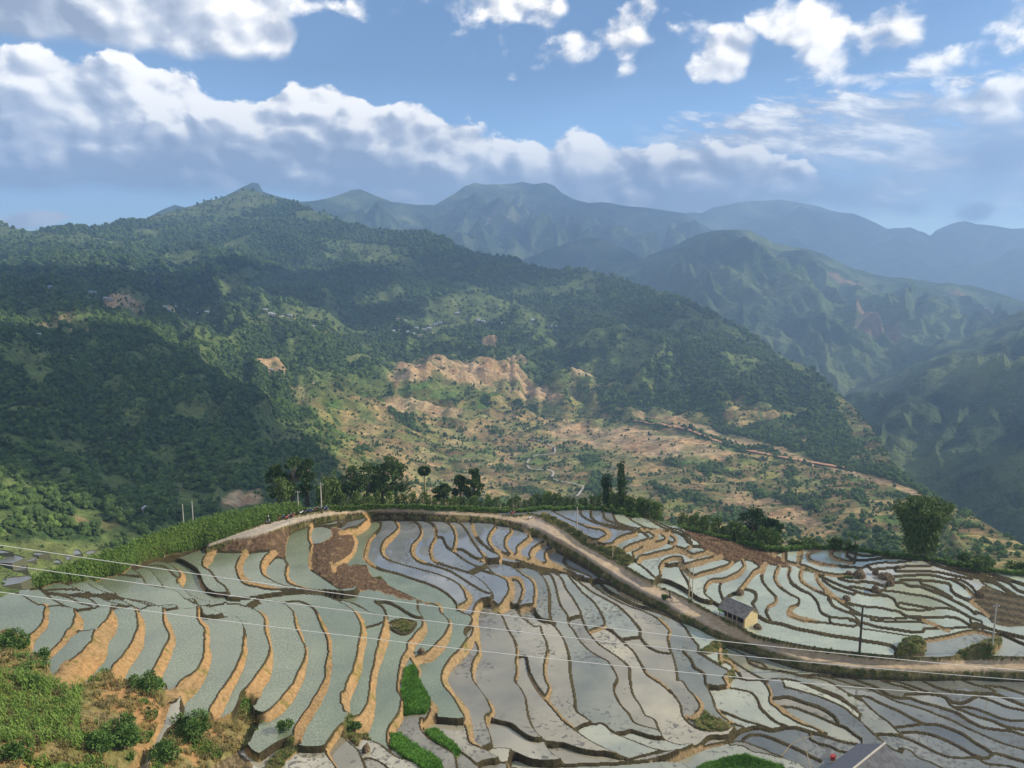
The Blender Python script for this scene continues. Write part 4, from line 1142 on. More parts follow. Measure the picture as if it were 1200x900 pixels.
# ------------------------------------------------------------------ mountains and valley: sheets of terrain with their own distances
def mk_cover(name, rough=0.95):
    m, q, b = bsdf(name, rough, 0.05)
    p = q.pos(); a = q.attr('Col')
    far = q.attr('Scale', 'Fac')
    ln = q.vm('SCALE', p, scale=1.0)
    n1_ = q.noise(p, 1 / 26.0, 6, 0.68); n2_ = q.noise(p, 1 / 7.0, 4, 0.6)
    c = q.mix(q.lin(n1_, 0.32, 0.68), (0.60, 0.62, 0.62), (1.42, 1.38, 1.30))
    c2_ = q.mix(q.lin(n2_, 0.35, 0.65), (0.75, 0.76, 0.78), (1.25, 1.24, 1.2))
    cc = q.mix(1.0, q.mix(1.0, a, c, 'MULTIPLY'), c2_, 'MULTIPLY')
    # small fields: cells of different crops with darker hedges between, where the slope is worked
    fa = q.n.new('ShaderNodeAttribute'); fa.attribute_name = 'Field'; fw = S(q, fa.outputs['Fac'])
    wx = q.noise(p, 1 / 60.0, 3, 0.5); wy = q.noise(q.vm('ADD', p, (91.0, 40.0, 0.0)), 1 / 60.0, 3, 0.5)
    sx_, sy_, sz_ = q.sep(p)
    fp = q.xyz(sx_ + wx * 60.0, sy_ * 0.8 + wy * 60.0, sz_ * 2.2)
    vc = q.n.new('ShaderNodeTexVoronoi'); vc.inputs['Scale'].default_value = 1 / 42.0; q.l.new(fp.s, vc.inputs['Vector'])
    ve = q.n.new('ShaderNodeTexVoronoi'); ve.feature = 'DISTANCE_TO_EDGE'; ve.inputs['Scale'].default_value = 1 / 42.0; q.l.new(fp.s, ve.inputs['Vector'])
    r_, g_, b_ = q.sep(S(q, vc.outputs['Color']))
    tint = q.mix(q.ss(r_, 0.35, 0.6), (1.30, 1.10, 0.90), q.mix(q.ss(g_, 0.4, 0.6), (0.50, 0.78, 0.42), (0.95, 1.05, 0.76)))
    tint = q.mix(q.ss(b_, 0.55, 0.8), tint, (0.62, 0.50, 0.42))
    edge = q.ss(S(q, ve.outputs['Distance']), 0.02, 0.07)
    tint = q.mix(edge, (0.45, 0.62, 0.42), tint)
    # contour lines of the terraced fields
    ct = q.math('FRACT', sz_ / 3.4 + wx * 3.0)
    tint = q.mix(q.ss(ct, 0.78, 0.9) * 0.35, tint, (0.4, 0.5, 0.35))
    cc = q.mix(fw * 0.9, cc, q.mix(1.0, cc, tint, 'MULTIPLY'))
    q.l.new(cc.s, b.inputs['Base Color'])
    q.l.new(q.bump(n1_ * 1.0 + n2_ * 0.3, 1.0, 9.0).s, b.inputs['Normal'])
    return m
M_COVER = mk_cover('hill_cover')
def mk_farcover():
    m, q, b = bsdf('mountain_cover', 0.95, 0.05)
    p = q.pos(); a = q.attr('Col')
    n1_ = q.noise(p, 1 / 180.0, 7, 0.66)
    c = q.mix(q.lin(n1_, 0.32, 0.68), (0.58, 0.60, 0.62), (1.45, 1.40, 1.30))
    q.l.new(q.mix(1.0, a, c, 'MULTIPLY').s, b.inputs['Base Color'])
    q.l.new(q.bump(n1_, 1.0, 110.0).s, b.inputs['Normal'])
    return m
M_FAR = mk_farcover()

FOREST = (0.055, 0.100, 0.034); GRASS = (0.085, 0.135, 0.040); SOIL = (0.36, 0.185, 0.095)

def sheet(name, sky_pts, rpts, bottom, nx, nt, amp, wl, colour, mat, x0=-260, x1=1460, back=0.75, label=None, seed=0, tp=1.0, edge=0.12, ro=5, field=None, flat_=None, knolls=(), spur=None, fade_t=0.22):
    """a hill sheet: photo columns from its skyline down to 'bottom', distance from scattered points, then a back slope"""
    fr = tps([(a, b) for a, b, c in rpts], [math.log(c) for a, b, c in rpts], smooth=0.01, scale=200.0)
    xs = np.linspace(x0, x1, nx); sp = np.array(sky_pts, float)
    ys = np.interp(xs, sp[:, 0], sp[:, 1])
    t = np.linspace(0, 1, nt) ** tp
    PX = np.repeat(xs[None, :], nt, 0); PY = ys[None, :] + (bottom - ys[None, :]) * t[:, None]
    R = np.exp(coarse(fr, PX, PY, 5))
    dx_, dy_, dz_ = px_dir(PX, PY); hd = np.sqrt(dx_ ** 2 + dy_ ** 2)
    X = dx_ / hd * R; Y = dy_ / hd * R; Zs = CAM_Z + dz_ / hd * R
    # gullies and spurs; calmer at the skyline so the outline keeps its shape
    n = ridged(X / wl, Y / wl, ro, seed) - 0.45
    if flat_ is not None:
        w_ = flat_(PX, PY); n = n * (1 - w_) + w_ * (fbm(X / (wl * 0.42), Y / (wl * 0.42), 3, seed + 77) * 0.9 + 0.55 * np.abs(vnoise(X / 68.0, Y / 68.0, seed + 78)) + 0.22 * np.abs(vnoise(X / 31.0, Y / 31.0, seed + 79)))
    n = n + 0.5 * fbm(X / (wl * 0.22), Y / (wl * 0.22), 4, seed + 5) * 0.5
    kn = 0
    for (kx, ky, krx, kry, kh) in knolls: kn = kn + kh * np.exp(-((PX - kx) / krx) ** 2 - ((PY - ky) / kry) ** 2)
    if spur is not None:
        k1, wx_, wy_, am_ = spur; wb = fbm(PX / 90.0, PY / 70.0, 3, seed + 60)
        sp_ = 0.5 - 1.5 * np.abs(fbm((PX + k1 * PY) / wx_ + wb * 0.8, PY / wy_ + wb * 0.3, 3, seed + 61, 0.4))
        n = n * 0.75 + sp_ * am_ * (1 if flat_ is None else (1 - 0.85 * w_))
    fade = edge + (1 - edge) * sstep(t, 0.0, fade_t)[:, None]
    am = amp(PX, PY, R) if callable(amp) else amp * R / R.mean()
    Zs = Zs + n * am * fade + kn * (1 + 0.35 * fbm(X / 60.0, Y / 60.0, 3, 88))
    # back slope
    kb = 10; rows = []
    for i in range(1, kb + 1):
        s_ = i / kb; D = R[0] * 0.06 * s_ * 3 * (0.3 + s_)
        u_ = np.stack([X[0], Y[0]]) / R[0]
        Xb = X[0] + u_[0] * D; Yb = Y[0] + u_[1] * D
        zb = Zs[0] - D * back * (0.25 + 0.75 * s_) + am[0] * 0.5 * s_ * fbm(Xb / (wl * .5), Yb / (wl * .5), 3, seed + 9)
        rows.append((Xb, Yb, zb))
    X = np.vstack([np.stack([r[0] for r in rows[::-1]]), X]); Y = np.vstack([np.stack([r[1] for r in rows[::-1]]), Y]); Zs = np.vstack([np.stack([r[2] for r in rows[::-1]]), Zs])
    PXf = np.vstack([PX[:1].repeat(kb, 0), PX]); PYf = np.vstack([PY[:1].repeat(kb, 0), PY])
    cols = colour(PXf, PYf, X, Y, Zs)
    ny_ = nt + kb; ii = np.arange(ny_ * nx).reshape(ny_, nx)
    Fq = np.stack([ii[1:, :-1], ii[1:, 1:], ii[:-1, 1:], ii[:-1, :-1]], -1).reshape(-1, 4)
    print(name, time.time() - T0)
    o = mesh_np(name, np.stack([X, Y, Zs], -1).reshape(-1, 3), Fq, mat, {'Col': cols.reshape(-1, 3)}, True)
    if field is not None:
        a_ = o.data.attributes.new('Field', 'FLOAT', 'POINT'); a_.data.foreach_set('value', np.ascontiguousarray(field(PXf, PYf).ravel().astype(np.float32)))
    tag(o, label, kind='structure')
    return dict(o=o, X=X, Y=Y, Z=Zs, PX=PXf, PY=PYf, kb=kb)

_WOB = {}
def blob(PX, PY, cx, cy_, rx, ry, rot=0, soft=0.25, wob=0.28, seed=0):
    """soft-edged patch; only worked out near itself"""
    key = (PX.shape, float(PX[0, 0]), float(PY[0, 0]))
    if key not in _WOB: _WOB[key] = (fbm(PX / 16.0, PY / 9.0, 3, 100), fbm(PX / 16.0 + 40, PY / 9.0, 3, 101))
    w1, w2 = _WOB[key]; out = np.zeros(PX.shape); m = max(rx, ry) * 1.9
    k = (np.abs(PX - cx) < m) & (np.abs(PY - cy_) < m)
    c, s_ = cos(radians(rot)), sin(radians(rot)); a = PX[k] - cx; b = PY[k] - cy_
    u_ = (a * c + b * s_) / rx; v_ = (b * c - a * s_) / ry
    t_ = seed * 1.7
    d = np.sqrt(u_ * u_ + v_ * v_) + wob * (w1[k] * cos(t_) + w2[k] * sin(t_)) * 1.2
    out[k] = sstep(d, 1 + soft, 1 - soft)
    return out

# --- the big ridge on the left with the valley floor below it
SKY1 = [(-260,272),(-100,268),(0,264),(30,271),(80,267),(110,268),(150,262),(190,253),(230,241),(262,232),(280,225),(292,222),(304,225),(322,232),(340,238),(365,247),(385,251),(400,262),(422,266),(440,272),(470,275),(500,274),(520,282),(535,291),(550,297),(580,303),(600,305),(615,312),(635,318),(650,320),(670,316),(690,318),(712,324),(730,331),(752,340),(775,344),(790,348),(812,360),(830,368),(850,378),(870,388),(888,400),(900,405),(912,414),(925,421),(940,428),(952,433),(962,443),(975,455),(985,465),(1000,478),(1010,489),(1020,500),(1029,513),(1037,528),(1046,544),(1057,558),(1070,569),(1086,578),(1104,588),(1125,599),(1150,611),(1175,626),(1200,640),(1230,655),(1262,670),(1460,760)]
R1 = [(-260,272,3600),(0,264,3500),(150,262,3700),(292,222,4300),(385,251,3900),(440,272,3500),(520,282,3200),(620,312,2900),(700,322,2750),(790,348,2450),(900,405,2000),(1000,478,1500),(1036,530,1120),(1104,588,800),(1200,640,560),(1300,690,430),(1460,760,330),
      (0,300,2900),(0,340,1900),(0,380,1150),(0,450,800),(0,520,600),(0,600,430),(0,700,330),(-260,400,1000),(-260,600,420),(-260,700,330),
      (100,330,2100),(100,380,1250),(100,450,880),(100,520,660),(100,600,460),(100,640,410),(200,350,2100),(200,400,1300),(200,450,980),(200,520,730),(200,600,490),(200,700,350),
      (300,300,3200),(300,350,2400),(300,400,1600),(300,450,1200),(300,500,880),(300,570,600),(300,620,520),(400,350,2500),(400,400,1800),(400,450,1420),(400,500,1120),(400,560,760),(400,620,560),(400,700,420),
      (500,350,2550),(500,400,2050),(500,450,1600),(500,500,1300),(500,560,930),(500,620,690),(600,360,2550),(600,400,2150),(600,450,1700),(600,500,1400),(600,560,1020),(600,620,720),(600,700,480),
      (700,370,2350),(700,420,1900),(700,470,1550),(700,520,1240),(700,580,880),(700,640,620),(800,400,2050),(800,450,1650),(800,500,1360),(800,560,950),(800,620,660),(800,700,460),
      (900,450,1650),(900,500,1350),(900,540,1120),(900,600,760),(900,660,540),(960,500,1320),(1000,540,1120),(1000,580,840),(1000,620,640),(1000,700,430),(1100,640,520),(1100,700,400),(1200,700,400)]
FIELD = []   # bare fields: cx, cy, rx, ry, rot, strength
FIELDS = [(505,447,34,17,-8,1),(480,450,26,18,0,1),(545,455,42,15,-6,1),(590,457,46,17,8,1),(632,468,34,12,14,1),(600,470,70,9,6,.8),(572,420,12,9,0,1),(604,432,15,9,0,1),(500,432,28,9,0,.8),(520,490,25,8,0,.9),(480,478,40,7,10,.9),
          (680,445,16,14,0,.85),(690,460,30,9,0,.5),(440,500,50,26,25,.75),(470,540,55,34,18,.8),(540,560,60,24,5,.75),(500,585,60,16,0,.7),(420,540,30,22,10,.4),(560,520,70,20,5,.7),(620,500,60,14,5,.55),(590,555,50,20,0,.7),(640,560,46,22,0,.7),
          (700,512,70,14,8,1),(760,520,60,18,14,1),(820,530,55,14,18,.9),(735,540,40,22,10,.8),(670,520,40,12,0,.8),(790,560,80,18,18,.75),(850,580,60,14,20,.8),(900,598,70,13,18,.95),(960,625,50,9,18,.8),(850,610,60,12,12,.6),(745,580,50,16,10,.7),(690,590,50,10,0,.5),
          (830,510,120,4.5,13,1),(960,545,120,4.0,15,1),(1060,574,38,3.5,22,1),(800,497,60,5,8,.7),(940,565,60,13,14,.55),(1000,600,50,8,22,.5),(770,495,90,6,4,.5),(620,492,120,4,2,.6),
          (145,367,24,11,10,.95),(165,372,14,7,0,.8),(60,387,46,6,-6,.8),(20,388,20,5,0,.7),(105,402,30,6,0,.6),(208,378,18,7,0,.8),(340,398,38,14,0,.45),(385,405,20,9,0,.45),(10,312,22,12,0,.5),(318,435,22,6,20,.9),(360,470,40,8,40,.6),
          (283,585,32,14,-20,1),(90,612,16,7,10,.8),(128,618,20,8,0,.5),(345,520,28,6,-4,.55),(395,470,14,5,30,.6),(350,455,10,3,20,.8),(240,430,12,5,0,.3),(65,425,26,10,15,.25),(330,545,30,8,0,.35),(0,395,12,8,0,.5),(380,545,14,20,0,.4)]
BROWN = [(1060,460,22,5),(885,402,9,4),(925,425,12,5)]
_CF = {}
def forestness(PX, PY):
    if ('f', PX.shape) not in _CF: _CF[('f', PX.shape)] = forestness0(PX, PY)
    return _CF[('f', PX.shape)]
def bareness(PX, PY):
    if ('b', PX.shape) not in _CF: _CF[('b', PX.shape)] = bareness0(PX, PY)
    return _CF[('b', PX.shape)]
def forestness0(PX, PY):
    """how wooded the ridge sheet is, 0..1, by place"""
    f = np.ones(PX.shape) * 0.92
    valley = sstep(PY, 425, 470) * sstep(PX, 330, 420) * sstep(PX, 1010, 930)
    dline = 500 + (PX - 750) * 0.24          # the dirt road on the spur divides wood above from fields below
    valley = np.where(PX > 700, sstep(PY - dline, -14, 10), valley)
    f = f * (1 - 0.86 * valley)
    n = fbm(PX / 38.0, PY / 20.0, 4, 300)
    f = f + 0.9 * valley * sstep(n, 0.12, 0.30)
    strips = np.exp(-((PY - (545 + (PX - 700) * 0.30)) / 9.0) ** 2) * sstep(PX, 600, 690) + np.exp(-((PY - (560 + (PX - 850) * 0.52)) / 9.0) ** 2) * sstep(PX, 800, 850) + np.exp(-((PY - (575 + (PX - 700) * 0.1)) / 7.0) ** 2) * 0.7
    strips = strips + np.exp(-((PY - (500 + (PX - 430) * 0.1)) / 9.0) ** 2) * sstep(PX, 360, 400) * sstep(PX, 520, 480)
    f = np.maximum(f, np.clip(strips * (0.6 + 1.4 * n), 0, 0.9) * valley)
    # grassy and meadow patches among the woods
    m = fbm(PX / 60.0, PY / 22.0, 4, 310)
    up = sstep(PY, 440, 400)
    f = f * (1 - 0.85 * sstep(m, 0.06, 0.26) * (1 - 0.25 * up))
    mead = np.maximum.reduce([blob(PX, PY, 62, 424, 34, 10, 8, seed=1), blob(PX, PY, 20, 430, 26, 12, 0, seed=2), blob(PX, PY, 240, 405, 40, 9, 5, seed=3), blob(PX, PY, 330, 390, 50, 8, 0, seed=4), blob(PX, PY, 375, 470, 34, 22, 40, seed=5), blob(PX, PY, 330, 500, 50, 14, 20, seed=15),
                              blob(PX, PY, 560, 372, 70, 16, 0, seed=6), blob(PX, PY, 1005, 495, 14, 50, -32, .4, .2, 7), blob(PX, PY, 925, 420, 40, 7, 38, seed=8), blob(PX, PY, 840, 385, 60, 6, 28, seed=9), blob(PX, PY, 750, 430, 40, 12, 10, seed=10),
                              blob(PX, PY, 130, 625, 26, 10, 20, seed=11), blob(PX, PY, 255, 245, 90, 10, -8, seed=12), blob(PX, PY, 95, 285, 90, 7, 5, seed=13), blob(PX, PY, 430, 300, 60, 10, 10, seed=14), blob(PX, PY, 1110, 610, 130, 12, 27, .4, .3, 16)])
    f = f * (1 - 0.8 * mead)
    f = f * (1 - sstep(PX, 135, 115) * sstep(PY, 634, 642) * sstep(PY, 700, 690))
    return np.clip(f, 0, 1)
def bareness0(PX, PY):
    b = np.zeros(PX.shape)
    for i, (cx, cy_, rx, ry, rot, st) in enumerate(FIELDS):
        st = st if st >= 0.85 else st * 0.5; rx, ry = rx * 0.86, ry * 0.86
        b = np.maximum(b, st * blob(PX, PY, cx, cy_, rx, ry, rot, 0.22, 0.30, i))
    return b
def col_ridge(PX, PY, X, Y, Z_):
    f = forestness(PX, PY); br_ = bareness(PX, PY)
    n = fbm(X / 70.0, Y / 70.0, 4, 400); n2 = fbm(X / 22.0, Y / 22.0, 3, 401)
    C = mixc((0.105, 0.160, 0.048), (0.18, 0.20, 0.075), 0.5 + 0.9 * n)
    val = sstep(PY, 455, 500) * sstep(PX, 380, 430)
    gm = sstep(fbm(PX / 34.0, PY / 13.0, 4, 420), 0.0, 0.24)
    va = (val * 0.8)[..., None]
    C = C * (1 - va) + c2(mixc((0.40, 0.31, 0.19), (0.30, 0.26, 0.14), 0.5 + n2), (0.15, 0.21, 0.065), gm * 0.8) * va
    C = C * (1 - f[..., None]) + np.array(FOREST) * f[..., None]
    so_ = mixc((0.50, 0.31, 0.165), (0.56, 0.42, 0.27), 0.45 + 1.0 * n); so_ = c2(so_, (0.26, 0.15, 0.085), sstep(n2, 0.1, 0.5) * 0.6)
    k = br_ * (0.85 + 0.5 * n2) * (1 - 0.75 * sstep(fbm(X / 55.0, Y / 55.0, 4, 430), 0.10, 0.26)); k = np.clip(k, 0, 1)[..., None]
    C = C * (1 - k) + so_ * k
    return C
def amp1(PX, PY, R):
    a = 0.042 * R
    a = a * (1 - 0.60 * sstep(PY, 470, 520) * sstep(PX, 300, 400))
    a = a * (1 + 0.0 * np.exp(-(((PX - 560) / 110.0) ** 2 + ((PY - 450) / 24.0) ** 2)))
    a = a * (1 - 0.6 * sstep(PY, 530, 590) * sstep(PX, 430, 340)) * (1 - 0.7 * np.exp(-(((PX - 1038) / 26.0) ** 2)) * sstep(PY, 500, 530))
    a = a * np.where(PX > 600, 1.25 - 0.45 * sstep(PY, 470, 520), 1.0)
    return a
ridge = sheet('forested_ridge', SKY1, R1, 780, 900, 500, amp1, 560.0, col_ridge, M_COVER, label='long wooded ridge falling to brown fields on the valley floor', seed=3, tp=0.92, edge=0.10, ro=5, spur=(-0.45, 120.0, 330.0, 0.9), knolls=[(a_, b_, c_, d_, e_ * 0.34) for a_, b_, c_, d_, e_ in [(505, 452, 22, 16, 34), (478, 452, 14, 12, 22), (548, 456, 18, 13, 30), (575, 458, 14, 12, 26), (600, 463, 16, 12, 26), (630, 468, 18, 9, 18), (572, 422, 10, 7, 20), (604, 434, 12, 8, 22), (680, 447, 12, 10, 24), (668, 455, 9, 9, 14), (530, 440, 10, 9, 14), (860, 545, 30, 9, 10), (790, 525, 26, 9, 14), (745, 515, 22, 9, 12), (520, 490, 22, 8, 10)]], flat_=lambda a, b: np.maximum(sstep(b, 440, 490) * sstep(a, 340, 400) * sstep(a, 1040, 980), np.exp(-(((a - 570) / 170.0) ** 4 + ((b - 450) / 55.0) ** 4))), field=lambda a, b: sstep(b, 425, 480) * sstep(a, 330, 390) * (1 - 0.85 * bareness(a, b)))

# --- far mountains behind
def col_mtn(base, rock=0.0, seed=0):
    def f(PX, PY, X, Y, Z_):
        n = fbm(X / 420.0, Y / 420.0, 5, seed); n2 = fbm(X / 120.0, Y / 120.0, 3, seed + 3)
        C = mixc(base, (0.13, 0.17, 0.068), sstep(n, -0.10, 0.35))
        if rock: C = c2(C, (0.30, 0.27, 0.22), rock * sstep(n2 + n, 0.22, 0.5) * np.exp(-(((PX - 560) / 60.0) ** 2 + ((PY - 262) / 30.0) ** 2)))
        return C
    return f
SKY2 = [(-260,330),(60,300),(130,285),(160,262),(180,251),(192,244),(205,240),(216,243),(240,238),(265,229),(280,221),(289,217),(296,214),(303,215),(308,224),(322,229),(332,232),(350,236),(372,235),(388,232),(400,228),(412,223),(422,222),(432,226),(446,232),(460,237),(485,240),(510,241),(522,234),(534,227),(545,219),(556,215),(568,217),(585,216),(600,215),(612,213),(625,216),(640,214),(650,218),(658,226),(672,234),(690,238),(705,238),(740,242),(775,246),(800,250),(860,285),(950,330),(1460,420)]
R2 = [(-260,330,6500),(180,251,6300),(300,214,6600),(420,222,7200),(560,215,7800),(700,238,8200),(800,250,8300),(1460,420,7000),(180,300,5500),(400,300,5700),(560,300,5900),(700,300,6400),(400,360,5000),(700,360,5200),(0,360,5000),(1100,420,5600)]
sheet('far_mountain', SKY2, R2, 390, 760, 260, 0.072 * 6500, 1300.0, col_mtn((0.045, 0.075, 0.035), 0.9, 21), M_FAR, x1=1000, label='high rocky mountain with its crest under the clouds', seed=23, fade_t=0.4, edge=0.03, ro=7, spur=(-0.3, 60.0, 160.0, 0.6))
SKY3 = [(400,420),(560,338),(600,308),(640,291),(668,281),(690,276),(705,277),(722,284),(745,298),(780,318),(850,350),(1000,420)]
R3 = [(400,420,4600),(600,308,5000),(690,276,5300),(850,350,5000),(1000,420,4600),(600,370,4300),(850,400,4300)]
sheet('dark_foothill', SKY3, R3, 450, 240, 110, 0.06 * 4800, 900.0, col_mtn((0.035, 0.065, 0.03), 0, 31), M_FAR, x0=400, x1=1000, label='dark wooded foothill between the two ranges', seed=33)
SKY4 = [(560,400),(640,350),(700,328),(740,310),(765,300),(790,290),(805,282),(820,276),(840,271),(860,269),(880,271),(892,277),(905,285),(930,289),(950,292),(965,297),(980,305),(1000,315),(1020,322),(1050,327),(1080,330),(1105,333),(1130,335),(1150,338),(1175,344),(1200,352),(1260,375),(1460,430)]
R4 = [(560,400,4400),(700,328,4700),(860,269,5200),(1000,315,5200),(1200,352,5000),(1460,430,4400),(700,400,3500),(860,330,4300),(1000,370,4000),(1200,400,4000),(860,400,3400),(1000,430,3200),(1200,450,3100),(860,480,2700),(1000,500,2500),(1200,520,2300),(1460,520,2300)]
def col4(PX, PY, X, Y, Z_):
    C = col_mtn((0.050, 0.085, 0.036), 0, 41)(PX, PY, X, Y, Z_)
    gr_ = np.maximum(blob(PX, PY, 1000, 380, 70, 34, 20, .5, .4, 50), blob(PX, PY, 1090, 400, 50, 22, 25, .5, .4, 51))
    C = c2(C, (0.13, 0.18, 0.065), gr_ * 0.7)
    bb_ = np.maximum.reduce([blob(PX, PY, 1015, 395, 14, 4, 0, seed=52), blob(PX, PY, 1030, 405, 24, 9, 0, seed=53), blob(PX, PY, 985, 335, 30, 2, 8, seed=54), blob(PX, PY, 1140, 352, 30, 3, 15, seed=55)])
    return c2(C, (0.32, 0.20, 0.13), bb_ * 0.8)
sheet('green_hill', SKY4, R4, 560, 620, 300, 0.065 * 3800, 900.0, col4, M_FAR, x0=560, label='sunlit green hill with deep gullies across the river valley', seed=43, edge=0.06, ro=7, spur=(-0.9, 75.0, 260.0, 0.7))
SKY5 = [(840,560),(930,470),(985,462),(1020,446),(1050,428),(1080,413),(1110,400),(1140,391),(1170,379),(1200,366),(1240,352),(1300,330),(1460,290)]
R5 = [(840,560,2300),(1020,446,2900),(1110,400,3100),(1200,366,3300),(1460,290,3500),(1030,500,2100),(1110,460,2300),(1200,430,2400),(1040,540,1700),(1110,520,1800),(1200,500,1800),(1110,580,1450),(1200,580,1350),(1200,640,1050),(1110,640,1200),(1460,500,1500),(1460,640,950),(900,600,1700),(1200,740,800),(1000,700,1000)]
sheet('dark_valley_slope', SKY5, R5, 740, 420, 300, 0.065 * 2000, 600.0, col_mtn((0.055, 0.088, 0.038), 0, 61), M_FAR, x0=840, label='shaded slope on the far right side of the river valley', seed=63, ro=7, spur=(0.9, 110.0, 260.0, 0.6))
SKY6 = [(600,330),(680,268),(700,262),(740,254),(780,251),(800,250),(812,248),(822,249),(835,243),(850,240),(865,237),(880,235),(900,234),(915,233),(930,236),(945,239),(960,243),(975,248),(990,250),(1000,250),(1010,254),(1025,260),(1040,268),(1048,267),(1060,268),(1066,267),(1078,272),(1090,277),(1097,271),(1105,267),(1118,262),(1130,260),(1145,263),(1165,265),(1185,268),(1200,267),(1260,262),(1460,275)]
R6 = [(600,330,9000),(740,254,10500),(915,233,11500),(1090,277,11500),(1200,267,11000),(1460,275,10500),(740,330,8000),(915,330,8500),(1200,360,8000),(1460,360,8000)]
sheet('distant_range', SKY6, R6, 400, 420, 90, 0.05 * 10000, 2200.0, col_mtn((0.05, 0.08, 0.045), 0, 71), M_FAR, x0=600, x1=1460, label='distant blue mountain range along the right horizon', seed=73, edge=0.05)

# lowest ground under everything, out to the horizon
gv = []; 
for r_ in (300, 600, 1200, 2500, 5000, 9000, 14000):
    for k_ in range(96):
        a_ = 2 * pi * k_ / 96; gv.append((r_ * sin(a_), r_ * cos(a_) , -430 - 20 * math.sin(a_ * 5 + r_)))
gf = []
for i in range(6):
    for k_ in range(96):
        gf.append((i * 96 + k_, i * 96 + (k_ + 1) % 96, (i + 1) * 96 + (k_ + 1) % 96, (i + 1) * 96 + k_))
gv.append((0, 0, -430)); n0_ = len(gv) - 1
low = mesh_np('valley_ground', np.array(gv), np.array(gf), M_FAR, {'Col': np.tile([[0.05, 0.08, 0.04]], (len(gv), 1))})
tag(low, kind='structure')

# hidden back slope of the near hill and the ground the camera stands on
def skirt():
    xs = np.arange(X0 - 60, X1 + 61, 6.0); rows = []
    cyv = np.interp(xs, [p[0] for p in CREST], [p[1] for p in CREST])
    P0 = np.array([surf(x, y + 1.5) for x, y in zip(xs, cyv)])
    dirn = P0[:, :2] / np.linalg.norm(P0[:, :2], axis=1)[:, None]
    V_ = []; D = [(0.0, -0.03), (1.5, -0.5), (6, -2.2), (14, -7), (28, -17), (55, -38), (90, -66), (140, -105), (220, -150), (330, -190)]
    for dd_, dz_ in D:
        nn = fbm(P0[:, 0] / 12.0 + dd_, P0[:, 1] / 12.0, 3, 91)
        V_.append(np.column_stack([P0[:, :2] + dirn * dd_, P0[:, 2] + dz_ + nn * min(dd_ * 0.06, 3) * (dd_ > 1)]))
    V_ = np.stack(V_); ny_, nx_ = V_.shape[:2]; ii = np.arange(ny_ * nx_).reshape(ny_, nx_)
    Fq = np.stack([ii[:-1, :-1], ii[:-1, 1:], ii[1:, 1:], ii[1:, :-1]], -1).reshape(-1, 4)
    c_ = mixc((0.06, 0.085, 0.03), (0.12, 0.11, 0.05), 0.5 + fbm(V_[..., 0] / 6.0, V_[..., 1] / 6.0, 3, 92))
    o = mesh_np('back_slope', V_.reshape(-1, 3), Fq, M_SOIL, {'Col': c_.reshape(-1, 3)}, True)
    tag(o, 'weedy slope dropping away behind the terrace crest', kind='structure')
skirt()
def apron():
    """plain grassy ground carrying on past the sides of the traced terraces"""
    P0 = [V[r, 0] for r in range(int(np.argmax(INSIDE[:, 0])) + 1, NYg, 3)]; nl = len(P0)
    P0 += [V[-1, c] for c in range(0, NXg, 6)]; nb_ = len(P0)
    P0 += [V[r, -1] for r in range(NYg - 1, int(np.argmax(INSIDE[:, -1])), -3)]
    P0 = np.array(P0); n = len(P0); side = np.zeros((n, 2)); side[:nl] = (-0.9, -0.25); side[nl:nb_] = (0, -1); side[nb_:] = (0.95, -0.15)
    for _ in range(60): side[1:-1] = (side[:-2] + side[1:-1] * 2 + side[2:]) / 4
    side /= np.linalg.norm(side, axis=1)[:, None]; rows = []
    for d_, z_ in [(0, -0.04), (2, -0.3), (7, -0.6), (16, -1.5), (32, -3.5), (60, -8), (110, -20)]:
        x = P0[:, 0] + side[:, 0] * d_; y = P0[:, 1] + side[:, 1] * d_
        rows.append(np.column_stack([x, y, P0[:, 2] + z_ + min(d_ * 0.08, 2.5) * fbm(x / 14.0, y / 14.0, 3, 95)]))
    Vv = np.stack(rows); ii = np.arange(Vv.shape[0] * n).reshape(-1, n)
    Fq = np.stack([ii[:-1, :-1], ii[1:, :-1], ii[1:, 1:], ii[:-1, 1:]], -1).reshape(-1, 4)
    c_ = mixc((0.10, 0.12, 0.04), (0.22, 0.17, 0.08), 0.5 + fbm(Vv[..., 0] / 5.0, Vv[..., 1] / 5.0, 3, 96))
    tag(mesh_np('grassy_slope', Vv.reshape(-1, 3), Fq, M_SOIL, {'Col': c_.reshape(-1, 3)}, True), kind='structure')
apron()
print('far done', time.time() - T0)
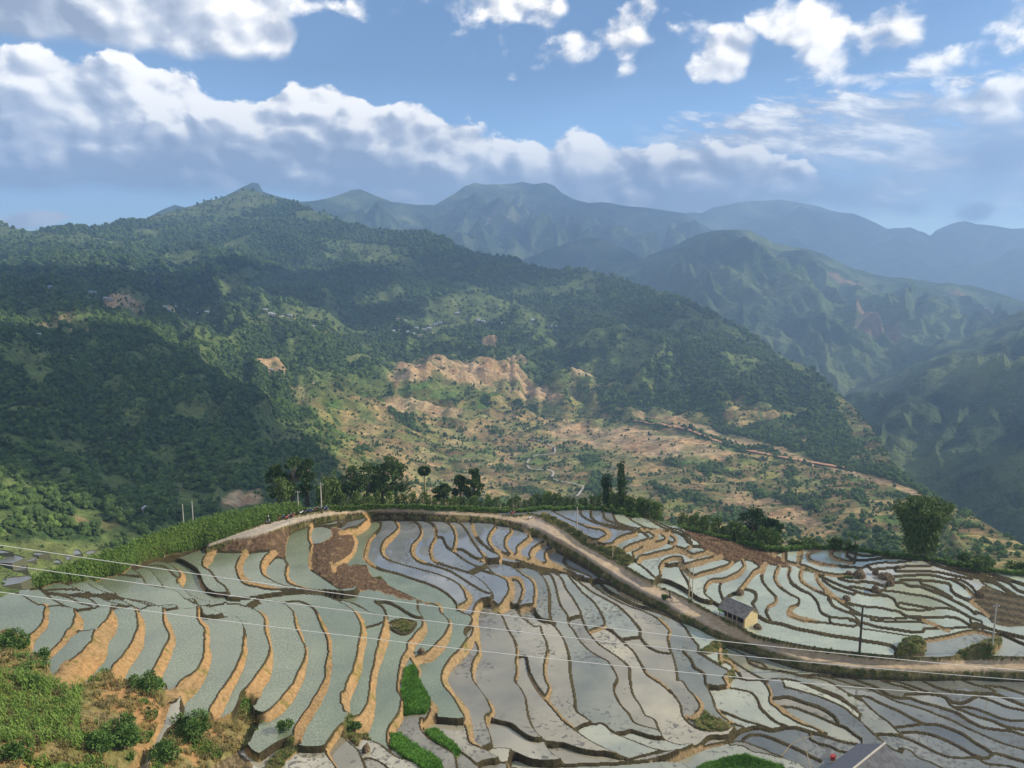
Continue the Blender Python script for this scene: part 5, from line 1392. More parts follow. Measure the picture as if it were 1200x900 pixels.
# ------------------------------------------------------------------ cumulus above and to the right of the frame; their shadows lie on the hills
mc, q, b = bsdf('cloud_white', 1.0, 0.0); b.inputs['Base Color'].default_value = (0.86, 0.87, 0.9, 1)
def cloud(px, py, r, alt, rx, ry, seed, rot=0.0, thick=0.22):
    x, y, z = px_dir(px, py); h = math.hypot(x, y); T = Vector((float(x / h * r), float(y / h * r), float(CAM_Z + z / h * r)))
    C = T + sun_dir * ((alt - T.z) / sun_dir.z)
    R_ = random.Random(seed); bm = bmesh.new()
    n = 15
    for i in range(n):
        a_ = R_.uniform(0, 2 * pi); d_ = math.sqrt(R_.random()) * 0.78 if i else 0
        s_ = (0.42 if i else 0.62) * R_.uniform(0.6, 1.15) * (1.15 - 0.6 * d_)
        m = Matrix.Translation((cos(a_) * d_ * rx, sin(a_) * d_ * ry, 0)) @ Matrix.Diagonal((s_ * rx, s_ * ry, s_ * min(rx, ry) * thick * 1.6, 1))
        bmesh.ops.create_icosphere(bm, subdivisions=4, radius=1.0, matrix=m)
    P = np.array([v.co[:] for v in bm.verts]); L_ = min(rx, ry)
    n1_ = fbm(P[:, 0] / (L_ * .35) + seed, P[:, 1] / (L_ * .35), 4, seed); n2_ = fbm(P[:, 0] / (L_ * .3), P[:, 1] / (L_ * .3) + P[:, 2] / (L_ * .3), 4, seed + 1)
    for v, a_, b_ in zip(bm.verts, n1_, n2_):
        v.co.x += a_ * L_ * 0.22; v.co.y += b_ * L_ * 0.22
        v.co.z = v.co.z * (1 + 0.5 * a_) if v.co.z > 0 else v.co.z * 0.25
        v.co.z += (a_ + b_) * L_ * 0.04
    me = bpy.data.meshes.new('cloud'); bm.to_mesh(me); bm.free(); me.materials.append(mc)
    me.polygons.foreach_set('use_smooth', [True] * len(me.polygons))
    o = bpy.data.objects.new('cloud', me); COL.objects.link(o); o.location = C; o.rotation_euler.z = rot
    az_ = math.degrees(math.atan2(C.x, C.y)); el_ = math.degrees(math.atan2(C.z - CAM_Z, math.hypot(C.x, C.y)))
    print('cloud', [round(v) for v in C], 'az', round(az_, 1), 'el', round(el_, 1))
    tag(o, kind='structure')
cloud(95, 450, 850, 1750, 360, 460, 1, 0.1)
cloud(230, 520, 760, 1750, 260, 330, 2, 0.5)
cloud(20, 350, 1800, 1750, 520, 640, 3, 0)
cloud(330, 345, 2400, 1800, 560, 420, 4, 0.2)
cloud(520, 325, 2850, 1850, 430, 250, 5, -0.2)
cloud(740, 405, 2150, 1800, 210, 170, 6, -0.3)
cloud(1190, 600, 1250, 1800, 330, 420, 9, 0.1)
cloud(760, 315, 4600, 2700, 430, 600, 10, 0.1)
cloud(680, 300, 5000, 2900, 700, 500, 11, 0.1)
cloud(720, 250, 8000, 3800, 1700, 1100, 12, 0.1)
cloud(1000, 280, 10000, 4800, 2200, 1500, 13, 0.0)
# ------------------------------------------------------------------ leafy instancing helpers
def leaf_mat(name, dark, light, inst=True, rough=0.75, trans=0.25, scale=0.6):
    m, q, b = bsdf(name, rough, 0.15)
    p = q.pos(); n = q.noise(p, scale, 4, 0.6)
    c = q.mix(q.lin(n, 0.3, 0.7), dark, light)
    if inst:
        a = q.n.new('ShaderNodeAttribute'); a.attribute_type = 'INSTANCER'; a.attribute_name = 'tint'
        t = S(q, a.outputs['Fac'])
        c = q.mix(1.0, c, q.mix(t, (0.62, 0.68, 0.70), (1.55, 1.42, 1.10)), 'MULTIPLY')
    q.l.new(c.s, b.inputs['Base Color'])
    return m
M_WOOD = leaf_mat('far_foliage', (0.038, 0.074, 0.025), (0.108, 0.172, 0.054), True, 0.9, scale=0.14)
M_BARK, q, b = bsdf('bark', 0.9, 0.1)
q.l.new(q.mix(q.lin(q.noise(q.pos(), 6.0, 4), 0.3, 0.7), (0.10, 0.08, 0.055), (0.22, 0.19, 0.14)).s, b.inputs['Base Color'])

SRC = bpy.data.collections.new('plant_sources')      # not linked to the scene; only instanced
def src(name, bm, mats):
    me = bpy.data.meshes.new(name); bm.to_mesh(me); bm.free()
    for m in (mats if isinstance(mats, (list, tuple)) else [mats]): me.materials.append(m)
    return me

def crown_bm(seed, lumps=7, sub=1, squash=0.9):
    """tree crown about 1 m in radius: uneven clumps with flat-faced, jittered leaf masses"""
    R_ = random.Random(seed); bm = bmesh.new()
    for i in range(lumps):
        a_ = R_.uniform(0, 2 * pi); u_ = R_.uniform(-0.35, 0.95); d_ = math.sqrt(max(0, 1 - u_ * u_)) * R_.uniform(0.25, 0.62) if i else 0
        s_ = R_.uniform(0.24, 0.52) if i else 0.52
        m = Matrix.Translation((cos(a_) * d_, sin(a_) * d_, (u_ * 0.62 + 0.85) * squash)) @ Matrix.Diagonal((s_, s_, s_ * 0.85, 1)) @ Matrix.Rotation(R_.uniform(0, 3), 4, 'Z')
        bmesh.ops.create_icosphere(bm, subdivisions=sub + 1, radius=1.0, matrix=m)
    for v in bm.verts:
        v.co += Vector((R_.uniform(-1, 1), R_.uniform(-1, 1), R_.uniform(-1, 1))) * 0.085
    m = Matrix.Translation((0, 0, 0.1))
    bmesh.ops.create_cone(bm, cap_ends=False, segments=4, radius1=0.07, radius2=0.05, depth=1.0, matrix=m)
    return bm

def scatter(name, pts, scl, rot, tint, meshes, label=None, kind='stuff', parent=None):
    """one object that instances the given meshes on points"""
    n = len(pts)
    me = bpy.data.meshes.new(name); me.vertices.add(n); me.vertices.foreach_set('co', np.asarray(pts, np.float32).ravel())
    def at(nm, ty, arr):
        a = me.attributes.new(nm, ty, 'POINT')
        a.data.foreach_set('vector' if ty == 'FLOAT_VECTOR' else 'value', np.ascontiguousarray(arr).ravel())
    scl = np.asarray(scl, np.float32)
    if scl.ndim == 1: scl = np.repeat(scl[:, None], 3, 1)
    rv = np.zeros((n, 3), np.float32); rv[:, 2] = rot
    at('scl', 'FLOAT_VECTOR', scl); at('rotv', 'FLOAT_VECTOR', rv); at('tint', 'FLOAT', np.asarray(tint, np.float32))
    pick = rng.integers(0, len(meshes), n).astype(np.int32); at('pick', 'INT', pick)
    o = bpy.data.objects.new(name, me); COL.objects.link(o)
    col = bpy.data.collections.new(name + '_kinds')
    for i, m in enumerate(meshes):
        so_ = bpy.data.objects.new('%s_kind_%02d' % (name, i), m); col.objects.link(so_)
    ng = bpy.data.node_groups.new(name, 'GeometryNodeTree')
    ng.interface.new_socket('Geometry', in_out='INPUT', socket_type='NodeSocketGeometry'); ng.interface.new_socket('Geometry', in_out='OUTPUT', socket_type='NodeSocketGeometry')
    N_ = ng.nodes; L_ = ng.links
    gi = N_.new('NodeGroupInput'); go = N_.new('NodeGroupOutput'); ip = N_.new('GeometryNodeInstanceOnPoints'); ci = N_.new('GeometryNodeCollectionInfo')
    ci.inputs['Collection'].default_value = col; ci.inputs['Separate Children'].default_value = True; ci.inputs['Reset Children'].default_value = True
    def named(nm, ty):
        a = N_.new('GeometryNodeInputNamedAttribute'); a.data_type = ty; a.inputs['Name'].default_value = nm
        return [s_ for s_ in a.outputs if s_.enabled and s_.name == 'Attribute'][0]
    L_.new(gi.outputs[0], ip.inputs['Points']); L_.new(ci.outputs[0], ip.inputs['Instance']); ip.inputs['Pick Instance'].default_value = True
    L_.new(named('pick', 'INT'), ip.inputs['Instance Index']); L_.new(named('rotv', 'FLOAT_VECTOR'), ip.inputs['Rotation']); L_.new(named('scl', 'FLOAT_VECTOR'), ip.inputs['Scale'])
    L_.new(ip.outputs[0], go.inputs[0])
    md = o.modifiers.new('scatter', 'NODES'); md.node_group = ng
    tag(o, label, kind=kind)
    if parent: o.parent = parent
    return o

CROWNS = [src('crown', crown_bm(10 + i, 7 + i % 4, 2), M_WOOD) for i in range(6)]

# ------------------------------------------------------------------ woods on the ridge
def project(X, Y, Z_):
    cp, sp = cos(PITCH), sin(PITCH); zc = Z_ - CAM_Z
    d_ = Y * cp - zc * sp; u_ = Y * sp + zc * cp
    return 600 + FPX * X / d_, 450 - FPX * u_ / d_
RG = ridge
RPX, RPY = project(RG['X'], RG['Y'], RG['Z'])
def ridge_pt(px, py):
    d = (RPX[RG['kb']:] - px) ** 2 + (RPY[RG['kb']:] - py) ** 2
    i, j = divmod(int(np.argmin(d)), d.shape[1]); i += RG['kb']
    return Vector((float(RG['X'][i, j]), float(RG['Y'][i, j]), float(RG['Z'][i, j])))

def ridge_woods():
    kb = RG['kb']; sl_ = slice(kb - 2, None)
    X, Y, Z_, PX, PY = (RG[k][sl_] for k in ('X', 'Y', 'Z', 'PX', 'PY'))
    Rr = np.hypot(X, Y)
    ax_ = np.abs(np.gradient(X, axis=1) * np.gradient(Y, axis=0) - np.gradient(Y, axis=1) * np.gradient(X, axis=0))
    bn = bareness(RG['PX'], RG['PY'])[sl_]; f = forestness(RG['PX'], RG['PY'])[sl_] * (1 - 0.93 * sstep(bn, 0.15, 0.5))
    cl = fbm(X / 45.0, Y / 45.0, 3, 500)
    dens = np.where(f > 0.35, np.clip((f - 0.25) * 1.6 + 0.5 * cl, 0.0, 1.0), 0.0)
    # loose trees and hedges over the open land
    op = (1 - sstep(f, 0.2, 0.4)); dens = dens + op * (0.08 + 0.80 * sstep(fbm(X / 34.0, Y / 34.0, 3, 501), 0.12, 0.34)) * (1 - 0.8 * sstep(bn, 0.2, 0.6))
    spc = np.clip(Rr * 0.0040, 4.0, 12.5)
    vis = (PX > -90) & (PX < 1290) & (RPY[sl_] < 735)
    lam = ax_ * dens / (0.62 * spc) ** 2 * 0.55 * vis
    cnt_ = rng.poisson(np.clip(lam, 0, 6))
    ii = np.repeat(np.arange(cnt_.size), cnt_.ravel())
    jx = (rng.random(len(ii)) - 0.5); jy = (rng.random(len(ii)) - 0.5)
    gxx, gxy = np.gradient(X, axis=1).ravel()[ii], np.gradient(Y, axis=1).ravel()[ii]; gyx, gyy = np.gradient(X, axis=0).ravel()[ii], np.gradient(Y, axis=0).ravel()[ii]
    gz1, gz0 = np.gradient(Z_, axis=1).ravel()[ii], np.gradient(Z_, axis=0).ravel()[ii]
    P = np.stack([X.ravel()[ii] + jx * gxx + jy * gyx, Y.ravel()[ii] + jx * gxy + jy * gyy, Z_.ravel()[ii] + jx * gz1 + jy * gz0], -1)
    s_ = spc.ravel()[ii] * (0.30 + 0.62 * rng.random(len(ii)) ** 1.6); s_ = s_ * np.where(op.ravel()[ii] > 0.5, 0.70, 1.0)
    tl = rng.random(len(ii)) ** 1.5 * 0.9 + 0.18 * cl.ravel()[ii]
    tl = tl + 0.35 * sstep(fbm(X / 160.0, Y / 160.0, 3, 502), -0.1, 0.4).ravel()[ii]
    tl = tl + 0.25 * sstep(PY.ravel()[ii], 500, 560)
    P[:, 2] -= s_ * 0.25
    lowleft = (PX.ravel()[ii] < 125) & (PY.ravel()[ii] > 634); s_ = np.where(lowleft, s_ * 0.4, s_)
    print('trees on ridge', len(ii))
    return scatter('ridge_woods', P, np.stack([s_, s_, s_ * rng.uniform(0.8, 1.35, len(ii))], -1), rng.uniform(0, 6.28, len(ii)), np.clip(tl, 0, 1), CROWNS, 'dense woods covering the ridge and hedging the valley fields')
ridge_woods()
print('woods', time.time() - T0)
# ------------------------------------------------------------------ simple materials
def flat_mat(name, c, rough=0.7, spec=0.3, metal=0.0, var=0.25, scale=4.0, bump=0.0):
    m, q, b = bsdf(name, rough, spec); b.inputs['Metallic'].default_value = metal
    n = q.noise(q.pos(), scale, 4, 0.6)
    lo = tuple(v * (1 - var) for v in c); hi = tuple(v * (1 + var) for v in c)
    q.l.new(q.mix(q.lin(n, 0.3, 0.7), lo, hi).s, b.inputs['Base Color'])
    if bump: q.l.new(q.bump(n, bump, 0.1).s, b.inputs['Normal'])
    return m
M_BAMBOO = leaf_mat('bamboo_leaf', (0.060, 0.105, 0.028), (0.155, 0.215, 0.060), False, 0.65, scale=0.9)
M_BAMBOO2 = leaf_mat('young_bamboo_leaf', (0.085, 0.150, 0.035), (0.190, 0.270, 0.070), False, 0.65, scale=0.9)
M_LEAF = leaf_mat('tree_leaf', (0.022, 0.050, 0.018), (0.070, 0.125, 0.038), False, 0.7, scale=0.7)
M_LEAF2 = leaf_mat('grove_leaf', (0.035, 0.070, 0.022), (0.105, 0.165, 0.050), False, 0.7, scale=0.7)
M_BUSH = leaf_mat('bush_leaf', (0.040, 0.095, 0.022), (0.135, 0.230, 0.055), False, 0.6, scale=1.6)
M_MAIZE = leaf_mat('maize_leaf', (0.060, 0.120, 0.026), (0.150, 0.240, 0.060), True, 0.6, scale=1.5)
M_GRASSB = leaf_mat('grass_blade', (0.150, 0.140, 0.055), (0.340, 0.275, 0.130), True, 0.8, scale=1.0)
M_SEED = leaf_mat('seedling_blade', (0.055, 0.150, 0.018), (0.115, 0.265, 0.040), True, 0.6, scale=0.8)
M_CANE = flat_mat('bamboo_cane', (0.30, 0.26, 0.13), 0.6)
M_CONC = flat_mat('weathered_concrete', (0.42, 0.39, 0.33), 0.85)
M_DARKW = flat_mat('dark_timber_and_shade', (0.055, 0.045, 0.035), 0.8)
M_PALEW = flat_mat('pale_timber', (0.42, 0.33, 0.20), 0.8)
M_ROOF = flat_mat('grey_fibre_cement', (0.225, 0.20, 0.175), 0.75, var=0.35, scale=1.6, bump=0.3)
M_ROOF2 = flat_mat('weathered_sheet_roof', (0.22, 0.21, 0.20), 0.7, var=0.3, scale=1.2)
M_WALLY = flat_mat('yellow_clay_wall', (0.58, 0.46, 0.24), 0.9)
M_WALLW = flat_mat('white_wall', (0.42, 0.42, 0.40), 0.8)
M_BLACK = flat_mat('black_rubber', (0.02, 0.02, 0.02), 0.6)
M_RED = flat_mat('red_paint', (0.42, 0.035, 0.03), 0.35, 0.5)
M_BLUE = flat_mat('blue_paint', (0.04, 0.08, 0.25), 0.35, 0.5)
M_GREYP = flat_mat('grey_paint', (0.16, 0.16, 0.17), 0.35, 0.5)
M_WHITEP = flat_mat('white_paint', (0.75, 0.75, 0.74), 0.35, 0.5)
M_STEEL = flat_mat('steel', (0.45, 0.45, 0.46), 0.35, 0.5, 0.8)
M_SKIN = flat_mat('skin', (0.42, 0.26, 0.17), 0.6)
M_GREENC = flat_mat('green_cloth', (0.05, 0.12, 0.05), 0.9)
M_DARKC = flat_mat('dark_cloth', (0.03, 0.035, 0.05), 0.9)
M_ROCK = flat_mat('mossy_rock', (0.13, 0.095, 0.055), 0.95, var=0.5, scale=1.5, bump=0.5)
M_WIRE = flat_mat('pale_cable', (0.70, 0.68, 0.62), 0.5, var=0.05)
M_CONCR = flat_mat('concrete_lane', (0.42, 0.38, 0.31), 0.85)

def obj(name, bm, mat, parent=None, smooth=False, loc=None):
    me = bpy.data.meshes.new(name); bm.to_mesh(me); bm.free()
    for m in (mat if isinstance(mat, (list, tuple)) else [mat]): me.materials.append(m)
    if smooth: me.polygons.foreach_set('use_smooth', [True] * len(me.polygons))
    o = bpy.data.objects.new(name, me); COL.objects.link(o)
    if parent: o.parent = parent
    if loc is not None: o.location = loc
    return o
def empty(name, loc, rz=0.0):
    o = bpy.data.objects.new(name, None); COL.objects.link(o); o.location = loc; o.rotation_euler.z = rz; o.empty_display_size = 0.3
    return o
def children(o): return [c for c in bpy.data.objects if c.parent == o]
def copy_tree(o, kids=None):
    c = o.copy(); COL.objects.link(c)
    for ch in (kids if kids is not None else list(o.children)):
        d = ch.copy(); COL.objects.link(d); d.parent = c
        for g2 in list(ch.children):
            e = g2.copy(); COL.objects.link(e); e.parent = d
    return c
def box(bm, x0, x1, y0, y1, z0, z1, mi=0, M=None):
    m = Matrix.Translation(((x0 + x1) / 2, (y0 + y1) / 2, (z0 + z1) / 2)) @ Matrix.Diagonal((x1 - x0, y1 - y0, z1 - z0, 1))
    if M is not None: m = M @ m
    r = bmesh.ops.create_cube(bm, size=1.0, matrix=m)
    if mi:
        for f in {f for v in r['verts'] for f in v.link_faces}: f.material_index = mi
def tube(bm, pts, rad, seg=6, cap=True):
    pts = [Vector(p) for p in pts]; rad = rad if isinstance(rad, (list, tuple)) else [rad] * len(pts); rings = []
    for i, p in enumerate(pts):
        t = (pts[min(i + 1, len(pts) - 1)] - pts[max(i - 1, 0)]).normalized(); u_ = t.orthogonal().normalized(); w = t.cross(u_)
        rings.append([bm.verts.new(p + (u_ * cos(2 * pi * k / seg) + w * sin(2 * pi * k / seg)) * rad[i]) for k in range(seg)])
    for a, b in zip(rings, rings[1:]):
        for k in range(seg): bm.faces.new((a[k], a[(k + 1) % seg], b[(k + 1) % seg], b[k]))
    if cap and rad[0] > 0.001: bm.faces.new(rings[0][::-1]); bm.faces.new(rings[-1])
def leaf(bm, p, d, L, w, R_, droop=0.25):
    d = d.normalized(); s_ = d.cross(Vector((R_.uniform(-1, 1), R_.uniform(-1, 1), R_.uniform(-.3, 1)))).normalized() * w
    a = bm.verts.new(p); b = bm.verts.new(p + d * L * 0.5 + s_); c = bm.verts.new(p + d * L - Vector((0, 0, droop * L))); e = bm.verts.new(p + d * L * 0.5 - s_)
    bm.faces.new((a, b, c, e))
def rvec(R_): return Vector((R_.gauss(0, 1), R_.gauss(0, 1), R_.gauss(0, 1))).normalized()
def px_m(px, py, n):       # metres that n photo pixels cover at the hillside point there
    p = surf(px, py); return n * (p - Vector((0, 0, CAM_Z))).length / FPX

# ------------------------------------------------------------------ plants as things
def broadleaf(loc, h, w, seed, mat, leaves=1500, cl=10, name='broadleaf_tree', tall=1.0, lsz=0.34, sm=1.0):
    R_ = random.Random(seed); root = empty(name, loc, R_.uniform(0, 6))
    bt = bmesh.new(); tr = h * 0.035; lean = Vector((R_.uniform(-.08, .08), R_.uniform(-.08, .08), 0)) * h
    top = Vector((0, 0, h * 0.72)) + lean; tube(bt, [(0, 0, -0.6), Vector((0, 0, h * .3)) + lean * .3, top], [tr * 1.4, tr, tr * .4])
    bl = bmesh.new(); cs = []
    for i in range(cl):
        a_ = R_.uniform(0, 2 * pi); u_ = R_.uniform(0.30, 0.98)
        rr = w * 0.5 * math.sin(pi * min(0.98, max(0.12, u_ * 0.95))) * R_.uniform(0.35, 1.0)
        c = Vector((cos(a_) * rr, sin(a_) * rr, h * (u_ * 0.92))) + lean * u_; s_ = w * R_.uniform(0.16, 0.27) * sm; cs.append((c, s_))
        tube(bt, [Vector((0, 0, h * 0.3)) + lean * .3 + (top - Vector((0, 0, h * .3))) * (u_ * .6), c], [tr * 0.5, tr * 0.15], 4)
    for k in range(leaves):
        c, s_ = cs[R_.randrange(len(cs))]; d = rvec(R_); p = c + Vector((d.x, d.y, d.z * 0.75 * tall)) * s_ * (R_.random() ** 0.4)
        leaf(bl, p, (d + Vector((0, 0, 0.25))), lsz * R_.uniform(.6, 1.4), lsz * R_.uniform(.28, .55), R_)
    obj('trunk', bt, M_BARK, root); obj('crown', bl, mat, root)
    return root

def bamboo(loc, h, w, seed, culms=16, leaves=110, mat=None, name='bamboo_clump', arch=0.35, lsz=0.55):
    R_ = random.Random(seed); root = empty(name, loc, 0); bc = bmesh.new(); bl = bmesh.new()
    for i in range(culms):
        a_ = R_.uniform(0, 2 * pi); r0 = w * 0.20 * math.sqrt(R_.random()); H = h * R_.uniform(0.62, 1.0); out = w * 0.5 * R_.uniform(0.15, 1.0) 
        pts = []
        for k in range(7):
            t = k / 6; o_ = r0 + (out - r0) * t ** 2.2; pts.append(Vector((cos(a_) * o_, sin(a_) * o_, -0.4 + H * (t - arch * 0.5 * t ** 3.5))))
        tube(bc, pts, [0.06 * (1 - 0.7 * k / 6) for k in range(7)], 4)
        for k in range(leaves):
            t = 0.18 + 0.82 * R_.random() ** 0.75; j = min(5, int(t * 6)); f_ = t * 6 - j; p = pts[j].lerp(pts[j + 1], f_)
            d = rvec(R_); d.z = abs(d.z) * 0.2 - 0.25; p = p + Vector((d.x, d.y, R_.uniform(-.4, .5))) * w * 0.10 * R_.random()
            leaf(bl, p, d, lsz * R_.uniform(.6, 1.5), lsz * R_.uniform(.16, .30), R_, 0.4)
    obj('canes', bc, M_CANE, root); obj('foliage', bl, mat or M_BAMBOO, root)
    return root

def plume(loc, h, w, seed, mat, leaves=650, name='young_bamboo', lsz=0.36):
    R_ = random.Random(seed); root = empty(name, loc, R_.uniform(0, 6)); bc = bmesh.new(); bl = bmesh.new()
    for i in range(5):
        a_ = R_.uniform(0, 2 * pi); o_ = w * 0.22 * R_.random(); H = h * R_.uniform(0.75, 1.0); lx = R_.uniform(-.1, .1) * h
        p0 = Vector((cos(a_) * o_, sin(a_) * o_, -0.4)); p1 = p0 + Vector((lx, R_.uniform(-.1, .1) * h, H)); tube(bc, [p0, p0.lerp(p1, .6), p1], [.04, .03, .01], 4)
        for k in range(leaves // 5):
            t = 0.05 + 0.95 * R_.random() ** 0.85; p = p0.lerp(p1, t); d = rvec(R_); ww = w * 0.5 * math.sin(pi * min(1, 0.22 + t * 0.74)) ; p = p + Vector((d.x, d.y, d.z * .5)) * ww * R_.random() ** .5
            leaf(bl, p, Vector((d.x * .6, d.y * .6, 0.75)), lsz * R_.uniform(.6, 1.4), lsz * R_.uniform(.2, .38), R_, 0.15)
    obj('canes', bc, M_CANE, root); obj('foliage', bl, mat, root)
    return root

def bush(loc, h, w, seed, mat, leaves=1100, name='bush', lsz=0.20, depth=None):
    R_ = random.Random(seed); root = empty(name, loc, R_.uniform(0, 6)); bs = bmesh.new(); bl = bmesh.new(); cs = []
    for i in range(9):
        a_ = R_.uniform(0, 2 * pi); r_ = w * 0.36 * math.sqrt(R_.random()); c = Vector((cos(a_) * r_, sin(a_) * r_, h * R_.uniform(0.3, 0.72))); cs.append((c, w * R_.uniform(0.15, 0.25)))
        tube(bs, [(0, 0, -0.3), c * 0.5, c], [0.05, 0.035, 0.015], 4)
    for k in range(leaves):
        c, s_ = cs[R_.randrange(9)]; d = rvec(R_); p = c + Vector((d.x * s_, d.y * s_, d.z * min(s_, h * .35))) * R_.random() ** .4
        leaf(bl, p, d + Vector((0, 0, .4)), lsz * R_.uniform(.6, 1.5), lsz * R_.uniform(.25, .5), R_)
    obj('stems', bs, M_BARK, root); obj('foliage', bl, mat, root)
    return root

# trees behind the crest; photo x, y of the foot, height and width in photo pixels, distance behind the edge
def behind(px, py, back=6.0, drop=1.2):
    p = surf(px, py); d = Vector((p.x, p.y, 0)).normalized(); q_ = p + d * back; q_.z = p.z - drop - back * 0.10; return q_
tree_rows = [
 (327, 600, 44, 22, 'tall green tree at the left end of the grove, above the parked motorcycles'),
 (343, 600, 56, 26, 'tallest dark tree of the grove, left of the concrete pole'),
 (360, 599, 50, 24, 'dark dense tree right above the row of parked motorcycles'),
 (412, 598, 40, 26, 'rounded tree at the left of the middle crest grove'),
 (430, 598, 44, 28, 'broad dark tree in the middle crest grove, beside the tallest one'),
 (448, 598, 40, 26, 'dark tree between two taller ones in the middle crest grove'),
 (466, 598, 50, 32, 'wide spreading dark tree left of the slim round-topped tree'),
 (520, 599, 20, 20, 'low dark tree just right of the slim round-topped tree'),
 (540, 599, 28, 24, 'dark tree with a pointed top between the low tree and the light one'),
 (556, 599, 38, 18, 'slender leafy tree left of the open gap in the crest trees'),
 (882, 628, 32, 34, 'dark round tree rising behind the light green hedge of bamboo'),
 (903, 630, 24, 24, 'smaller dark tree at the right end of the bamboo hedge')]
for i, (x, y, h, w, lb) in enumerate(tree_rows):
    k = px_m(x, y + 2, 1)
    o = broadleaf(behind(x, y, 9), (h + 8) * k * (1.12 if x < 600 else 1.0), w * k * 1.15, 100 + i, M_LEAF2 if x < 600 else M_LEAF, leaves=2600, cl=24, lsz=0.46, sm=0.62)
    tag(o, lb, 'tree', 'trees along the crest')
k = px_m(498, 600, 1)
pt = empty('slim_tree', behind(498, 599, 8)); bt = bmesh.new(); tube(bt, [(0, 0, -1), (0.1, 0, 24 * k), (0.0, 0, 47 * k)], [.34, .26, .18], 6); obj('trunk', bt, M_CANE, pt)
bl = bmesh.new(); R_ = random.Random(5)
for i in range(420):
    d = rvec(R_); d.z *= 0.55; leaf(bl, Vector((d.x * 5 * k, d.y * 5 * k, 46 * k + d.z * 6 * k)), d + Vector((0, 0, .1)), .75, .3, R_)
obj('crown', bl, M_LEAF, pt); tag(pt, 'slim bare-stemmed tree with a small round crown standing clear of the crest grove', 'tree')
# slender bamboo behind the road
TALL = [(333, 600, 34, 'bamboo clump in front of the left end of the dark grove'), (378, 599, 34, 'bamboo clump behind the right-hand concrete pole near the parked motorcycles'), (394, 598, 36, 'bamboo clump between the left grove and the middle grove'),
        (711, 598, 38, 'thin upright bamboo clump left of the tallest one on the crest'), (728, 599, 54, 'tallest narrow bamboo clump standing on the crest right of the road')]
for i, (x, y, h, lb) in enumerate(TALL):
    k = px_m(x, y + 3, 1)
    o = bamboo(behind(x, y, 5), (h + 6) * k * 1.25, 20 * k if i < 3 else 15 * k, 200 + i, culms=10, leaves=90, arch=0.15, lsz=0.75, mat=M_LEAF if i > 2 else M_BAMBOO)
    tag(o, lb, 'bamboo', 'tall bamboo along the crest')
# big clump on the right
k = px_m(1078, 648, 1)
o = bamboo(behind(1078, 646, 2.5, 0.6), 80 * k, 54 * k, 301, culms=74, leaves=260, mat=M_BAMBOO, arch=0.28, lsz=0.72)
tag(o, 'large dense bamboo clump standing on the right-hand crest against the valley', 'bamboo')
# hedges of young bamboo
hp = plume((0, 0, 0), 4.4, 2.1, 11, M_BAMBOO2); hp2 = plume((0, 0, 0), 4.4, 2.1, 12, M_BAMBOO2); hp3 = plume((0, 0, 0), 4.4, 2.4, 13, M_BAMBOO)
protos = [hp, hp2, hp3]; used = [False] * 3
HEDGES = [([(x, 599 + (x - 560) * 0.0, 13 + 5 * math.sin(x)) for x in range(565, 612, 8)], 'young bamboo in the short row left of the single motorcycle'),
          ([(x, 596, 15 + 4 * math.sin(x * 1.7)) for x in range(616, 704, 7)], 'young bamboo in the row beyond the road bend'),
          ([(x, 594 + (x - 700) * 0.16, 19 + 4 * math.sin(x * 2.1)) for x in range(716, 776, 6)], 'young bamboo in the row right of the tallest bamboo'),
          ([(x, 606 + (x - 800) * 0.26, 17 + 5 * math.sin(x * 1.3)) for x in range(800, 862, 7)], 'young bamboo above the upper brown field'),
          ([(x, 622 + (x - 862) * 0.24, 20 + 4 * math.sin(x * 1.9)) for x in range(864, 918, 6)], 'young bamboo before the two dark crest trees'),
          ([(x, 600, 16 + 6 * math.sin(x * 1.1)) for x in range(378, 500, 8)], 'young bamboo before the middle crest grove'),
          ([(x, 600, 15 + 4 * math.sin(x * 1.6)) for x in range(502, 560, 8)], 'young bamboo right of the slim bare tree')]
hi = 0
ORD = ['leftmost', 'second', 'third', 'fourth', 'fifth', 'sixth', 'seventh', 'eighth', 'ninth', 'tenth', 'eleventh', 'twelfth', 'thirteenth', 'fourteenth', 'fifteenth', 'sixteenth', 'seventeenth', 'eighteenth', 'nineteenth', 'twentieth']
def ordl(i, n): return 'leftmost' if i == 0 else 'rightmost' if i == n - 1 else ORD[i] + ' from left'
for pts, lb in HEDGES:
    for n_h, (x, y, h) in enumerate(pts):
        j = hi % 3; hi += 1; k = px_m(x, y + 3, 1)
        if not used[j]: o = protos[j]; used[j] = True
        else: o = copy_tree(protos[j])
        o.location = behind(x, y, 3.2 + 2.2 * random.random(), 0.9); s_ = (h + 5) * k / 4.4; o.scale = (s_ * 1.05, s_ * 1.05, s_); o.rotation_euler.z = random.uniform(0, 6)
        tag(o, lb + ', ' + ordl(n_h, len(pts)), 'bamboo', lb.replace('light green young bamboo in', 'young bamboo of').replace('bright young bamboo in', 'young bamboo of').replace('light young bamboo', 'young bamboo'))
for (x, y, h, w, lb) in [(1150, 657, 14, 26, 'wide green shrub on the crest near the right edge of the photo'), (1128, 655, 11, 9, 'small upright shrub between the large bamboo clump and the wide shrub'), (1190, 664, 7, 16, 'low shrub at the far right end of the crest'),
                         (950, 632, 9, 20, 'dark low bush on the crest above the small crescent banks'), (932, 634, 8, 12, 'small bush where the brown field meets the pale paddies')]:
    k = px_m(x, y + 3, 1); o = bush(behind(x, y, 2.0, 0.5), h * k * 1.3, w * k, int(x), M_BAMBOO, leaves=700, lsz=0.5, name='shrub'); tag(o, lb, 'shrub')

